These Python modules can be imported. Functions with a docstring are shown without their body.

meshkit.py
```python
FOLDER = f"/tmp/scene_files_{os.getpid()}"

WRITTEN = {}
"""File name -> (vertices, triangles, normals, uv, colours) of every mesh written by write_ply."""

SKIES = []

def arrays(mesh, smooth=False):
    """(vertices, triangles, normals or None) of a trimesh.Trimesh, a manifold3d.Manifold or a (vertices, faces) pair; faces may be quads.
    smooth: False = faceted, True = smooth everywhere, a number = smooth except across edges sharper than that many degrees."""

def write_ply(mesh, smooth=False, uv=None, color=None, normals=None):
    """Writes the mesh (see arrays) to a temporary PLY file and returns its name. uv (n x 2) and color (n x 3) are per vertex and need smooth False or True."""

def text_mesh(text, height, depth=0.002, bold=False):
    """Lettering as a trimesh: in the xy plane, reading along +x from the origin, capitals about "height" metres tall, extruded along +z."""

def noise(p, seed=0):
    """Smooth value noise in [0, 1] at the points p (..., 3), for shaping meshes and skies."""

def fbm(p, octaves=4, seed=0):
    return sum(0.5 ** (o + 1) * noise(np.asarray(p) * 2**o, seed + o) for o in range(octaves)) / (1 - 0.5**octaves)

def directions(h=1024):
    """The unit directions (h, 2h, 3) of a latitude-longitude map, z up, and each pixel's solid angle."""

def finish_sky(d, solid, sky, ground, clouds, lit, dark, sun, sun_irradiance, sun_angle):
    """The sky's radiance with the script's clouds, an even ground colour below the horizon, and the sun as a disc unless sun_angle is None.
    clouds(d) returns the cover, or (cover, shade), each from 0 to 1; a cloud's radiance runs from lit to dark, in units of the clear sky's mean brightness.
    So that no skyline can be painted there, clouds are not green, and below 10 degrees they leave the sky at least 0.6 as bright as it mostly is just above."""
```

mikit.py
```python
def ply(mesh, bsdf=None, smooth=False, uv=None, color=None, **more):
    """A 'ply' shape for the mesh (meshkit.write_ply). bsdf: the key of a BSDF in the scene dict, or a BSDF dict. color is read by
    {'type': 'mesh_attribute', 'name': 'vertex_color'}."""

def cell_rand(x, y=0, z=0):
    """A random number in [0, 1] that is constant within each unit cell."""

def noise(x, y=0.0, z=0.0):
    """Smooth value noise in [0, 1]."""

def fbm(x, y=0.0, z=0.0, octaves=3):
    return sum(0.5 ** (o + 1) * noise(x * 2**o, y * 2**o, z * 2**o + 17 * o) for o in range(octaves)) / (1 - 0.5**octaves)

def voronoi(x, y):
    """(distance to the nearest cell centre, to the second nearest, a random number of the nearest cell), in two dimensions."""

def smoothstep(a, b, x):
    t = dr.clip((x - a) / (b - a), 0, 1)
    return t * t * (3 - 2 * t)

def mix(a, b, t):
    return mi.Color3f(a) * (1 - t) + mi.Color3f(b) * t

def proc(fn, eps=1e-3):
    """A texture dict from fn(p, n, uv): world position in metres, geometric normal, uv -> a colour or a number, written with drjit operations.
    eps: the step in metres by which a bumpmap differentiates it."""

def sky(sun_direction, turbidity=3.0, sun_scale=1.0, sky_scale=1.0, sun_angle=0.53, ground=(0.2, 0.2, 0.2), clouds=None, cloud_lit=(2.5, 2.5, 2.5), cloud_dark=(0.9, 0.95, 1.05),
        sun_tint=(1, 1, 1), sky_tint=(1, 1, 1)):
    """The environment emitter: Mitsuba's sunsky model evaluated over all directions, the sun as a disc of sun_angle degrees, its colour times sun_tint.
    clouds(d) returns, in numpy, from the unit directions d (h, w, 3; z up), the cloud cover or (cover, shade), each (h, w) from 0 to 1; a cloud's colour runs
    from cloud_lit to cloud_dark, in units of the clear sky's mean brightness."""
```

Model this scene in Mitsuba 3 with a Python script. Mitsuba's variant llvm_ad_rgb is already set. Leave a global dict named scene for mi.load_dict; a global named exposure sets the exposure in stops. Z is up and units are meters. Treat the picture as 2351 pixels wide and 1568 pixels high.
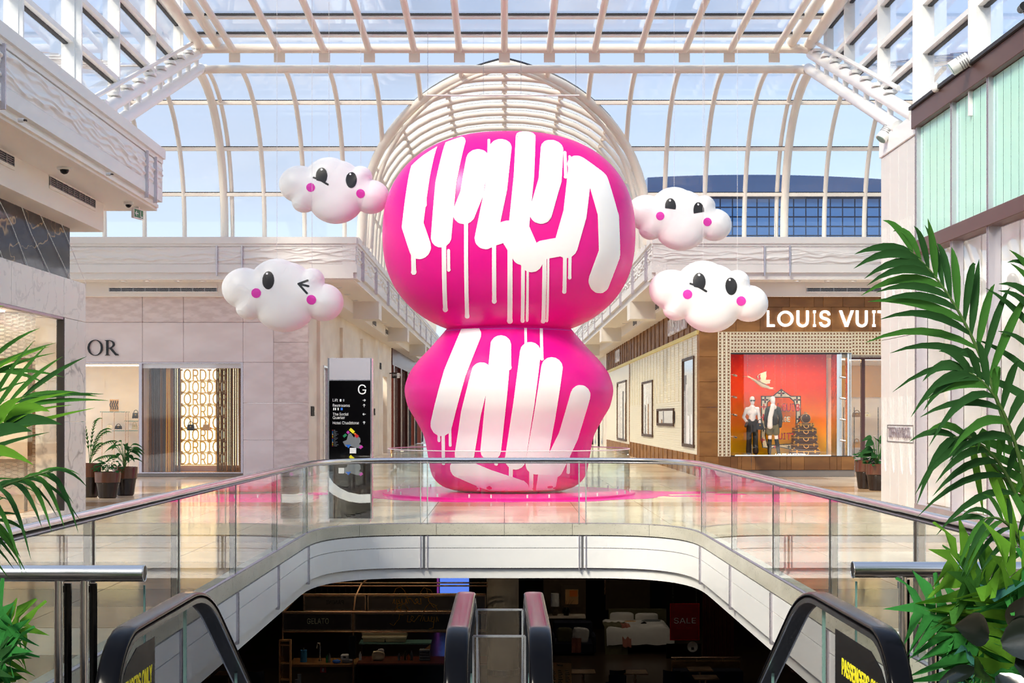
import math, random
import numpy as np, trimesh, shapely, manifold3d as m3
import mitsuba as mi, drjit as dr
import mikit, meshkit
from shapely.geometry import Polygon, LineString, Point, box as sbox
from shapely.ops import unary_union
from shapely import affinity
T = mi.ScalarTransform4f
scene, labels = {}, {}
F, CX, CY, EYE = 3300.0, 1158.0, 958.0, 1.70

# ------------------------------------------------------------------ camera, sky, exposure
exposure = 2.6
scene['camera'] = {'type': 'perspective', 'fov': math.degrees(2 * math.atan(2351 / 2 / F)), 'fov_axis': 'x', 'near_clip': 0.2, 'far_clip': 2000.0,
    'principal_point_offset_x': (1175.5 - CX) / 2351, 'principal_point_offset_y': (784 - CY) / 1568,
    'to_world': T().look_at(origin=[0, 0, EYE], target=[0, 10, EYE], up=[0, 0, 1])}
def clouds(d):
    n = meshkit.fbm(d * np.array([3.0, 3.0, 6.0]) + 4.0, 5, 3)
    haze = 0.42 - 0.30 * np.clip(d[..., 0], -1, 1) * np.clip(d[..., 1], 0, 1)
    return np.clip(haze + 0.9 * (n - 0.5), 0.12, 0.95), np.clip(0.25 + 0.8 * (n - 0.5), 0, 1)
scene['sky'] = mikit.sky((-0.46, -0.60, 0.655), turbidity=3.0, sun_scale=0.53, sun_angle=16.0, sun_tint=(0.88, 1.0, 1.16), sky_scale=1.10, ground=(0.35, 0.34, 0.33), clouds=clouds,
    cloud_lit=(1.18, 1.27, 1.38), cloud_dark=(0.86, 0.95, 1.08), sky_tint=(1.10, 1.0, 1.02))

# ------------------------------------------------------------------ helpers
def lin(r, g, b):
    return [((v / 255) / 12.92 if v <= 10 else (((v / 255) + 0.055) / 1.055) ** 2.4) for v in (r, g, b)]
def rgb(c): return {'type': 'rgb', 'value': list(map(float, c))}
def PX(px, Y): return (px - CX) * Y / F
def PZ(py, Y): return EYE - (py - CY) * Y / F
_count = {}
def num(name):
    k = _count.get(name, 0); _count[name] = k + 1
    return name if k == 0 else f'{name}_{k:03d}'
def put(mesh, name, bsdf, parent=None, smooth=False, label=None, cat=None, group=None, kind=None, **more):
    key = num(name if parent is None else parent + '__' + name)
    if isinstance(mesh, dict): d = dict(mesh)
    else: d = mikit.ply(mesh, bsdf, smooth=smooth, **more)
    scene[key] = d
    tag(key, label, cat, group, kind)
    return key
def tag(key, label=None, cat=None, group=None, kind=None):
    d = labels.setdefault(key, {})
    for k, v in (('label', label), ('category', cat), ('group', group), ('kind', kind)):
        if v: d[k] = v
    if not d: labels.pop(key)
    return key
def thing(name, label=None, cat=None, group=None, kind=None):
    return tag(num(name), label, cat, group, kind)
def struct(name): return tag(num(name), kind='structure')
def tm(v, f): return trimesh.Trimesh(np.asarray(v, float), np.asarray(f, int), process=False)
def join(*ms):
    ms = [m for x in ms for m in (x if isinstance(x, (list, tuple)) else [x])]
    vs, fs, o = [], [], 0
    for m in ms:
        vs.append(np.asarray(m.vertices)); fs.append(np.asarray(m.faces) + o); o += len(m.vertices)
    return tm(np.vstack(vs), np.vstack(fs))
_BF = np.array([[0, 2, 3], [0, 3, 1], [4, 5, 7], [4, 7, 6], [0, 1, 5], [0, 5, 4], [2, 6, 7], [2, 7, 3], [0, 4, 6], [0, 6, 2], [1, 3, 7], [1, 7, 5]])[:, ::-1]
def box(x0, x1, y0, y1, z0, z1, b=0.0):
    x0, x1 = sorted((x0, x1)); y0, y1 = sorted((y0, y1)); z0, z1 = sorted((z0, z1))
    if b <= 0:
        return tm([[x, y, z] for x in (x0, x1) for y in (y0, y1) for z in (z0, z1)], _BF)
    b = min(b, 0.45 * min(x1 - x0, y1 - y0, z1 - z0))
    pts = []
    for x, sx in ((x0, 1), (x1, -1)):
        for y, sy in ((y0, 1), (y1, -1)):
            for z, sz in ((z0, 1), (z1, -1)):
                pts += [[x, y + sy * b, z + sz * b], [x + sx * b, y, z + sz * b], [x + sx * b, y + sy * b, z]]
    return hull(pts)
def man(m):
    mm = m.to_mesh(); return tm(mm.vert_properties[:, :3], mm.tri_verts)
def hull(pts): return man(m3.Manifold.hull_points(np.asarray(pts, np.float32)))
def toman(m): return m3.Manifold(m3.Mesh(np.asarray(m.vertices, np.float32), np.asarray(m.faces, np.uint32)))
def tube(pts, r, n=10, cap=True, closed=False):
    p = np.asarray(pts, float); k = len(p)
    r = np.broadcast_to(np.asarray(r, float), (k,))
    if closed: t = np.roll(p, -1, 0) - np.roll(p, 1, 0)
    else:
        t = np.gradient(p, axis=0)
    t /= np.linalg.norm(t, axis=1, keepdims=True) + 1e-12
    a = np.cross(t[0], [0, 0, 1.0] if abs(t[0][2]) < 0.9 else [1.0, 0, 0]); a /= np.linalg.norm(a)
    A = [a]
    for i in range(1, k):
        a = a - t[i] * np.dot(a, t[i]); a /= np.linalg.norm(a) + 1e-12; A.append(a)
    A = np.array(A); B = np.cross(t, A)
    ang = np.arange(n) * 2 * np.pi / n
    v = (p[:, None] + r[:, None, None] * (np.cos(ang)[None, :, None] * A[:, None] + np.sin(ang)[None, :, None] * B[:, None])).reshape(-1, 3)
    f = []
    for i in range(k if closed else k - 1):
        i2 = (i + 1) % k
        for j in range(n):
            j2 = (j + 1) % n
            f += [[i * n + j, i * n + j2, i2 * n + j2], [i * n + j, i2 * n + j2, i2 * n + j]]
    if cap and not closed:
        v = np.vstack([v, p[0], p[-1]]); c0, c1 = len(v) - 2, len(v) - 1
        for j in range(n):
            f += [[c0, (j + 1) % n, j], [c1, (k - 1) * n + j, (k - 1) * n + (j + 1) % n]]
    return tm(v, f)
def rod(a, b, r, n=8): return tube([a, b], r, n)
def lathe(prof, c=(0, 0, 0), n=24):
    prof = np.asarray(prof, float); k = len(prof)
    ang = np.arange(n) * 2 * np.pi / n
    v = np.stack([prof[:, None, 0] * np.cos(ang), prof[:, None, 0] * np.sin(ang), np.broadcast_to(prof[:, None, 1], (k, n))], -1).reshape(-1, 3) + np.asarray(c)
    f = []
    for i in range(k - 1):
        for j in range(n):
            j2 = (j + 1) % n
            f += [[i * n + j, i * n + j2, (i + 1) * n + j2], [i * n + j, (i + 1) * n + j2, (i + 1) * n + j]]
    return tm(v, f)
def grid(fn, us, vs):
    us, vs = np.asarray(us, float), np.asarray(vs, float)
    U, V = np.meshgrid(us, vs, indexing='ij')
    p = fn(U, V); p = np.stack(np.broadcast_arrays(*p), -1).reshape(-1, 3)
    nv = len(vs); f = []
    i, j = np.meshgrid(np.arange(len(us) - 1), np.arange(nv - 1), indexing='ij')
    q = np.stack([i * nv + j, (i + 1) * nv + j, (i + 1) * nv + j + 1, i * nv + j + 1], -1).reshape(-1, 4)
    return tm(p, np.vstack([q[:, [0, 1, 2]], q[:, [0, 2, 3]]]))
def place(mesh, o, ex=(1, 0, 0), ey=(0, 0, 1), s=1.0):
    ex, ey = np.asarray(ex, float), np.asarray(ey, float); ez = np.cross(ex, ey)
    v = np.asarray(mesh.vertices) * s
    return tm(v[:, :1] * ex + v[:, 1:2] * ey + v[:, 2:3] * ez + np.asarray(o, float), mesh.faces)
def rotz(mesh, deg, c=(0, 0, 0)):
    a = math.radians(deg); c = np.asarray(c, float); v = np.asarray(mesh.vertices) - c
    return tm(np.stack([v[:, 0] * math.cos(a) - v[:, 1] * math.sin(a), v[:, 0] * math.sin(a) + v[:, 1] * math.cos(a), v[:, 2]], 1) + c, mesh.faces)
def prism(poly, d, b=0):
    """extrude a shapely polygon along +z (local)"""
    gs = [g for g in getattr(poly, 'geoms', [poly]) if g.area > 1e-9]
    return join([trimesh.creation.extrude_polygon(g, d, engine='earcut') for g in gs])
def fine(poly, d, L):
    """extruded polygon refined to edge length L"""
    cs = []
    for g in getattr(poly, 'geoms', [poly]):
        g = shapely.geometry.polygon.orient(g)
        cs.append(np.array(g.exterior.coords)[:-1]); cs += [np.array(i.coords)[:-1] for i in g.interiors]
    return man(m3.Manifold.extrude(m3.CrossSection(cs), d).refine_to_length(L))
def quad(a, b, c, d): return tm([a, b, c, d], [[0, 1, 2], [0, 2, 3]])
def sphere(c, r, sub=2, sc=(1, 1, 1)):
    m = trimesh.creation.icosphere(subdivisions=sub, radius=1.0)
    return tm(np.asarray(m.vertices) * r * np.asarray(sc) + np.asarray(c), m.faces)
def strokes(lines, w):
    return unary_union([LineString(l).buffer(w / 2) for l in lines])
def text(t, h, d=0.004, bold=False, center=False):
    m = meshkit.text_mesh(t, h, d, bold)
    if center:
        x = m.bounds; m = tm(np.asarray(m.vertices) - [(x[0][0] + x[1][0]) / 2, 0, 0], m.faces)
    return m
def fit(mesh, w):
    """scale a local text mesh in x to width w, left at 0"""
    b = mesh.bounds; v = np.asarray(mesh.vertices).copy()
    v[:, 0] = (v[:, 0] - b[0][0]) * w / (b[1][0] - b[0][0])
    return tm(v, mesh.faces)

# ------------------------------------------------------------------ materials
def bsdf(name, d): scene[name] = {'type': 'twosided', 'bsdf': d} if d['type'] not in ('thindielectric', 'dielectric', 'principledthin') else d
def paint(name, c, rough=0.5, metallic=0.0, spec=0.5, **kw):
    col = c if isinstance(c, dict) else rgb(c)
    bsdf(name, {'type': 'principled', 'base_color': col, 'roughness': rough, 'metallic': metallic, 'specular': spec, **kw})
def diffuse(name, c): bsdf(name, {'type': 'diffuse', 'reflectance': c if isinstance(c, dict) else rgb(c)})
def vein(p, sc, sharp, off=0.0):
    x, y, z = p.x * sc + off, p.y * sc, p.z * sc
    w = mikit.fbm(x, y, z, octaves=4)
    v = dr.abs(mikit.fbm(x * 0.9 + 2.5 * w, y * 0.9 + 2.0 * w, z * 0.6 + 1.5 * w, octaves=3) - 0.5)
    return 1 - mikit.smoothstep(0.0, sharp, v)
def marble_fn(p, n, uv):
    v = vein(p, 1.1, 0.035); v2 = vein(p, 2.7, 0.05, 9.0)
    return mikit.mix(lin(226, 223, 214), lin(150, 150, 146), dr.clip(0.75 * v + 0.25 * v2, 0, 1))
def black_marble_fn(p, n, uv):
    w = mikit.fbm(p.x * 2, p.y * 2.2, p.z * 2.2, octaves=4)
    wave = mikit.smoothstep(0.35, 0.75, mikit.noise(p.y * 1.2 + 3 * w, p.z * 6 + 3 * w))
    g = 1 - mikit.smoothstep(0.0, 0.018, dr.abs(mikit.noise(p.y * 0.9 + 2 * w, p.z * 2.2 + 1.4 * w) - 0.5))
    c = mikit.mix(lin(13, 10, 16), lin(40, 44, 54), wave * 0.6)
    return mikit.mix(c, lin(190, 160, 110), g * 0.7)
def stonetone(a, b, sc, speck=0.0):
    def fn(p, n, uv):
        w = mikit.fbm(p.x * sc, p.y * sc, p.z * sc * 2.0, octaves=4)
        c = mikit.mix(a, b, mikit.smoothstep(0.25, 0.75, w))
        if speck:
            s = mikit.smoothstep(0.80, 0.9, mikit.noise(p.x * 60, p.y * 60, p.z * 60))
            c = mikit.mix(c, [0.12, 0.11, 0.09], s * speck)
        return c
    return mikit.proc(fn)
paint('white_paint', lin(232, 230, 224), 0.45)
paint('warm_white', lin(233, 226, 213), 0.4)
paint('soffit_white', lin(231, 225, 215), 0.7)
paint('panel_white', lin(235, 235, 233), 0.35)
paint('dark_line', lin(35, 36, 40), 0.5)
paint('grey_metal', lin(150, 150, 150), 0.35, 0.6)
paint('white_metal', lin(225, 225, 222), 0.3)
bsdf('chrome', {'type': 'roughconductor', 'material': 'none', 'distribution': 'ggx', 'alpha': 0.05, 'specular_reflectance': rgb((0.80, 0.80, 0.79))})
bsdf('brushed', {'type': 'roughconductor', 'material': 'Cr', 'distribution': 'ggx', 'alpha': 0.22})
bsdf('brass', {'type': 'roughconductor', 'material': 'Cu', 'distribution': 'ggx', 'alpha': 0.2, 'specular_reflectance': rgb((0.9, 0.8, 0.55))})
bsdf('mirror', {'type': 'roughconductor', 'material': 'Ag', 'distribution': 'ggx', 'alpha': 0.02, 'specular_reflectance': rgb((0.8, 0.8, 0.8))})
scene['glass'] = {'type': 'thindielectric', 'int_ior': 1.5}
scene['glass_green'] = {'type': 'thindielectric', 'int_ior': 1.52, 'specular_transmittance': rgb((0.90, 0.955, 0.925))}
scene['acrylic'] = {'type': 'thindielectric', 'int_ior': 1.45, 'specular_transmittance': rgb((0.82, 0.87, 0.93))}
paint('glass_edge', lin(104, 140, 134), 0.15)
paint('stone_edge', stonetone(lin(206, 202, 186), lin(186, 182, 164), 1.5, 0.5), 0.35)
paint('floor_cream', stonetone(lin(214, 196, 168), lin(190, 168, 138), 0.8), 0.10, spec=0.7)
paint('floor_tan', stonetone(lin(184, 152, 116), lin(160, 128, 94), 0.8), 0.10, spec=0.7)
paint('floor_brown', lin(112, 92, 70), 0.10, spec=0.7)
paint('rubber', lin(10, 10, 13), 0.14, spec=0.12)
paint('black', lin(14, 14, 15), 0.4)
paint('black_gloss', lin(7, 7, 9), 0.06, spec=0.35)
paint('dark_void', lin(10, 9, 9), 0.8, spec=0.1)
paint('pink', lin(228, 12, 140), 0.34, spec=0.35, clearcoat=0.12, clearcoat_gloss=0.6)
paint('pink_floor', lin(238, 40, 150), 0.2)
paint('white_vinyl', lin(243, 243, 242), 0.35)
paint('black_vinyl', lin(28, 28, 29), 0.4)
paint('cheek_pink', lin(222, 62, 178), 0.4)
paint('marble', mikit.proc(marble_fn), 0.2)
paint('black_marble', mikit.proc(black_marble_fn), 0.08, spec=0.7)
paint('pale_stone', stonetone(lin(236, 224, 219), lin(226, 212, 206), 1.2), 0.6)
paint('pale_stone_rough', stonetone(lin(230, 215, 208), lin(214, 197, 189), 5.0), 0.8)
paint('cream_wall', stonetone(lin(240, 230, 213), lin(228, 215, 196), 0.7), 0.5)
paint('granite', lin(128, 118, 108), 0.15)
paint('brown_stone', stonetone(lin(150, 104, 52), lin(128, 84, 38), 2.0), 0.5)
paint('brown_stone_dark', stonetone(lin(132, 90, 44), lin(112, 72, 32), 2.0), 0.5)
paint('lattice_cream', lin(232, 226, 196), 0.5)
paint('gold', lin(206, 150, 60), 0.3, 0.8)
paint('bamboo', lin(120, 76, 30), 0.4)
paint('bamboo_dark', lin(66, 42, 20), 0.4)
paint('leather_brown', lin(58, 36, 22), 0.4)
paint('tan', lin(206, 160, 104), 0.5)
paint('wood', stonetone(lin(150, 110, 66), lin(120, 84, 46), 3.0), 0.4)
paint('wood_red', lin(84, 34, 20), 0.35)
paint('purple_brown', lin(92, 62, 58), 0.35, 0.3)
paint('cloth_white', lin(236, 234, 230), 0.8)
paint('cloth_black', lin(20, 19, 20), 0.75)
paint('cloth_olive', lin(96, 92, 66), 0.9)
paint('cloth_blush', lin(170, 108, 92), 0.9)
paint('cloth_navy', lin(26, 30, 48), 0.8)
paint('red_poster', lin(150, 22, 30), 0.5)
paint('red_letter', lin(196, 34, 40), 0.4)
paint('blue', lin(70, 150, 205), 0.5)
paint('mid_blue', lin(40, 110, 210), 0.4)
paint('yellow', lin(240, 228, 40), 0.4)
paint('green', lin(30, 130, 84), 0.4)
paint('orange', lin(230, 130, 40), 0.4)
paint('magenta', lin(190, 60, 170), 0.4)
paint('letter_white', lin(240, 240, 240), 0.4)
paint('letter_grey', lin(120, 125, 130), 0.4)
paint('pot_brown', lin(88, 52, 34), 0.15, spec=0.7)
paint('pot_dark', lin(34, 26, 22), 0.12, spec=0.7)
paint('soil', lin(38, 28, 20), 0.9)
paint('relief_white', lin(228, 225, 220), 0.55)
paint('pylon_stone', lin(206, 205, 201), 0.5)
paint('sand', lin(210, 200, 170), 0.6)
def leaf(name, c, rough=0.35, tr=0.5):
    scene[name] = {'type': 'principledthin', 'base_color': rgb(c), 'roughness': rough, 'diff_trans': tr, 'spec_trans': 0.0}
leaf('palm_leaf', lin(66, 118, 50)); leaf('palm_leaf_bright', lin(104, 160, 52), tr=0.8); leaf('fern_leaf', lin(58, 132, 62)); leaf('fern_blue', lin(62, 116, 104))
leaf('dark_leaf', lin(46, 84, 44), 0.28, 0.3); leaf('bush_leaf', lin(50, 96, 52))
paint('stem_green', lin(70, 104, 46), 0.5)
paint('rubber_leaf', lin(22, 30, 24), 0.18, spec=0.7)
def emit(c, k): return {'type': 'area', 'radiance': rgb([v * k for v in c])}
# ================================================================== the opening in the floor, its edge and the floor tiles
def corner(sgn):
    out = []
    for a in np.linspace(0, math.pi / 2, 26):
        out.append((sgn * (1.0 + 1.9 * math.cos(a) ** (2 / 3.1)), 20.4 + 2.53 * math.sin(a) ** (2 / 3.1)))
    return out
path = [(-2.9, y) for y in np.linspace(6.3, 20.2, 24)] + corner(-1) + [(x, 22.93) for x in np.linspace(-0.9, 0.9, 7)] + corner(1)[::-1] + [(2.9, y) for y in np.linspace(20.2, 6.3, 24)]
path = np.array(path); seg = np.linalg.norm(np.diff(path, axis=0), axis=1); arc = np.concatenate([[0], np.cumsum(seg)]); LEN = arc[-1]
path_t = np.gradient(path, axis=0); path_t /= np.linalg.norm(path_t, axis=1, keepdims=True)
path_in = np.stack([path_t[:, 1], -path_t[:, 0]], 1)      # towards the void
def pt(s, off=0.0):
    s = np.asarray(s, float)
    p = np.stack([np.interp(s, arc, path[:, 0]), np.interp(s, arc, path[:, 1])], -1)
    n = np.stack([np.interp(s, arc, path_in[:, 0]), np.interp(s, arc, path_in[:, 1])], -1)
    n /= np.linalg.norm(n, axis=-1, keepdims=True)
    return p + n * off
def ss(s0, s1, step=0.12):
    inner = arc[(arc > s0 + 0.02) & (arc < s1 - 0.02)]
    return np.unique(np.concatenate([[s0, s1], inner, np.linspace(s0, s1, max(2, int((s1 - s0) / 1.0) + 1))]))
def strip(s0, s1, z0, z1, o0, o1):
    s = ss(s0, s1); a, b = pt(s, o0), pt(s, o1); k = len(s)
    ring = np.stack([np.c_[a, np.full(k, z0)], np.c_[b, np.full(k, z0)], np.c_[b, np.full(k, z1)], np.c_[a, np.full(k, z1)]], 1).reshape(-1, 3)
    f = []
    for i in range(k - 1):
        for j in range(4):
            q = [i * 4 + j, i * 4 + (j + 1) % 4, (i + 1) * 4 + (j + 1) % 4, (i + 1) * 4 + j]
            f += [[q[0], q[1], q[2]], [q[0], q[2], q[3]]]
    e = (k - 1) * 4
    f += [[0, 2, 1], [0, 3, 2], [e, e + 1, e + 2], [e, e + 2, e + 3]]
    return tm(ring, f)
hole = Polygon(path)
SL = lambda y: y - 6.3                                  # arc length at depth y on the left side
posts_left = [7.6, 10.1, 12.75, 15.45, 18.25, 21.0]
post_s = [SL(y) for y in posts_left]
mid = LEN / 2
post_s = post_s + [LEN - s for s in post_s[::-1]]
rod_s = [mid - 1.335, mid - 1.225, mid + 1.19, mid + 1.30]

fl = struct('floor')
slab = sbox(-16, -5, 16, 92).difference(hole.buffer(0.14))
put(prism(slab, 0.82).apply_translation([0, 0, -0.85]), 'slab', 'dark_line', fl)
rng = random.Random(5)
cell = 1.32
tile_area = sbox(-9, 5.0, 9, 41.0).difference(hole.buffer(0.142))
rows = int(36 / cell) + 1
variants = ['floor_cream', 'floor_cream', 'floor_tan', 'floor_cream', 'floor_tan']
for r in range(rows):
    y0 = 5.0 + r * cell
    for c in range(14):
        x0 = -9.24 + c * cell
        g = sbox(x0 + 0.004, y0 + 0.004, x0 + cell - 0.004, y0 + cell - 0.004).intersection(tile_area)
        if g.is_empty or g.area < 0.03: continue
        m = prism(g, 0.028)
        m.apply_translation([0, 0, -0.028 + rng.uniform(-0.0006, 0.0)])
        if abs(x0 + cell / 2) > 3.2 and y0 < 20: mt = ['floor_tan', 'floor_brown', 'floor_tan', 'floor_brown', 'floor_cream'][r % 5]  # walkway tiles browner: reflection of the dark panel put into their colour
        else: mt = variants[(r * 2) % 5] if r % 4 else 'floor_cream'
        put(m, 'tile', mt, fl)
far = sbox(-16, 41.0, 16, 92).union(sbox(-16, 5, -9, 41)).union(sbox(9, 5, 16, 41)).union(sbox(-16, -5, 16, 5))
put(prism(far, 0.026).apply_translation([0, 0, -0.027]), 'paving', 'floor_cream', fl)

ed = struct('trim_1')                                    # edge of the floor opening
s = 0.0
cuts = list(np.arange(0, mid - 0.2, 1.27)) + [mid]
cuts = cuts + [LEN - c for c in cuts[::-1][1:]]
for a, b in zip(cuts[:-1], cuts[1:]):
    put(strip(a + 0.003, b - 0.003, -0.175, 0.004, -0.14, 0.03), 'edge_stone', 'stone_edge', ed)
put(strip(0, LEN, -0.195, -0.175, -0.1, 0.0), 'shadow_gap', 'dark_line', ed)
joints = sorted([0] + post_s + [mid - 1.28, mid + 1.245] + [LEN])
for a, b in zip(joints[:-1], joints[1:]):
    p = put(strip(a + 0.02, b - 0.02, -0.378, -0.195, -0.08, 0.025), 'fascia_panel', 'panel_white', ed)
    put(strip(a + 0.02, b - 0.02, -0.70, -0.388, -0.08, 0.025), 'fascia_panel', 'panel_white', ed)
put(strip(0, LEN, -0.71, -0.19, -0.10, -0.0), 'fascia_backing', 'grey_metal', ed)
put(strip(0, LEN, -0.87, -0.70, -0.16, -0.04), 'fascia_foot', 'panel_white', ed)
for a in joints[1:-1]:
    off = (-0.055, 0.055) if abs(a - mid) < 1.4 else (-0.03, 0.03)
    for o in off:
        put(strip(a + o - 0.008, a + o + 0.008, -0.74, -0.185, 0.0, 0.045), 'steel_clip', 'brushed', ed)

# ================================================================== balustrade round the opening
ba = thing('balustrade', 'glass balustrade with polished steel handrail running round the opening in the floor', 'balustrade')
sall = ss(0.1, LEN - 0.1)
hp = pt(sall, 0.0)
put(tube(np.c_[hp, np.full(len(hp), 1.02)], 0.036, 14), 'handrail', 'chrome', ba, smooth=40)
put(tube(np.c_[pt(sall, 0.0), np.full(len(hp), 0.98)], 0.017, 6), 'glass_channel', 'brushed', ba, smooth=50)
gs = sorted([0.12] + post_s + [mid - 1.28, mid + 1.245, mid + 2.6] + [LEN - 0.12])
for a, b in zip(gs[:-1], gs[1:]):
    s_ = ss(a + 0.03, b - 0.03); q = pt(s_, 0.012); k = len(s_)
    v = np.vstack([np.c_[q, np.full(k, 0.01)], np.c_[q, np.full(k, 0.985)]])
    f = [t for i in range(k - 1) for t in ([i, i + 1, k + i + 1], [i, k + i + 1, k + i])]
    put(tm(v, f), 'glass_pane', 'glass_green', ba)
put(strip(0.05, LEN - 0.05, 0.004, 0.016, -0.012, 0.03), 'glass_shoe', 'brushed', ba)
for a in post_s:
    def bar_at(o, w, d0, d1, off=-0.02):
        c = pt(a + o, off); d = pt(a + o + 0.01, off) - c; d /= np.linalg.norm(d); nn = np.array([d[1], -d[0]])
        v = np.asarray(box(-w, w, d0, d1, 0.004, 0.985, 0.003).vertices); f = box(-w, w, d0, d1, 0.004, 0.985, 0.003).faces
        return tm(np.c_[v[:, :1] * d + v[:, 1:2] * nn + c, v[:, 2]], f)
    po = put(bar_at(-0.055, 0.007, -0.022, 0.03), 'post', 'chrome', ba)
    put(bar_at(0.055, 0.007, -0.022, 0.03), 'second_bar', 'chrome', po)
    put(bar_at(0.0, 0.035, -0.032, -0.020), 'gasket', 'black_gloss', po)  # black strip paints in the dark reflection of the chrome post
for a in rod_s:
    c = pt(a, 0.035)
    put(rod([*c, 0.0], [*c, 0.99], 0.009, 8), 'post', 'chrome', ba)

# ================================================================== crossing roof: quarter vault on the far wall and flat glazed top
ZS, H, R0, Y0 = 6.7, 4.15, 4.1, 36.9
def prof(t): return ZS + H * (1 - np.clip(np.abs(t) / R0, 0, 1) ** 2.4) ** (1 / 2.4)
GAP = 1.14
ce = struct('ceiling')
ribx = [k * GAP for k in range(-12, 13)]
ts = np.concatenate([np.linspace(0.35, 3.2, 10), R0 * (1 - np.linspace(0.215, 0, 12) ** 2.0 / 0.215)])
ts = np.unique(np.round(ts, 4))
def curve(x, off=0.0):
    return [(x, Y0 + t, prof(t) - off) for t in ts]
rows_t = [0.55, 2.4, 3.5, 3.98, 4.1]
def rake(Y, low=0.0):                                     # raking truss line in the planes X = +-7.8
    return 10.9 - 0.38 * (36.3 - Y) - low
for k, x in enumerate(ribx):
    big = abs(abs(x) - 7 * GAP) < 0.1
    pts = [p for p in curve(x, 0.1) if abs(x) >= p[1] - Y0 - 0.02]
    if len(pts) > 1:
        put(tube(pts, 0.115 if big else 0.066, 10), 'rib', 'warm_white', ce, smooth=50)
        if big: put(tube([(p[0] - 0.22 * np.sign(x), p[1] + 0.05, p[2] + 0.06) for p in pts], 0.06, 8), 'rib', 'warm_white', ce, smooth=50)
for i in range(len(rows_t) - 1):
    ta, tb = rows_t[i], rows_t[i + 1]
    for xa, xb in zip(ribx[:-1], ribx[1:]):
        if max(abs(xa), abs(xb)) < ta: continue
        s_ = np.linspace(ta, tb, 9); sg = 1 if xa + xb > 0 else -1
        lo, hi = (xa, xb) if sg > 0 else (-xb, -xa)
        l = np.maximum(lo, s_); ok = l < hi - 1e-6
        if ok.sum() < 2: continue
        l = np.minimum(l, hi)
        v = []; f = []
        for a, t in zip(l, s_): v += [(sg * a, Y0 + t, prof(t)), (sg * hi, Y0 + t, prof(t))]
        for j in range(len(s_) - 1):
            if l[j] < hi or l[j + 1] < hi: f += [[2 * j, 2 * j + 1, 2 * j + 3], [2 * j, 2 * j + 3, 2 * j + 2]]
        put(tm(v, f), 'pane', 'glass', ce)
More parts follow.
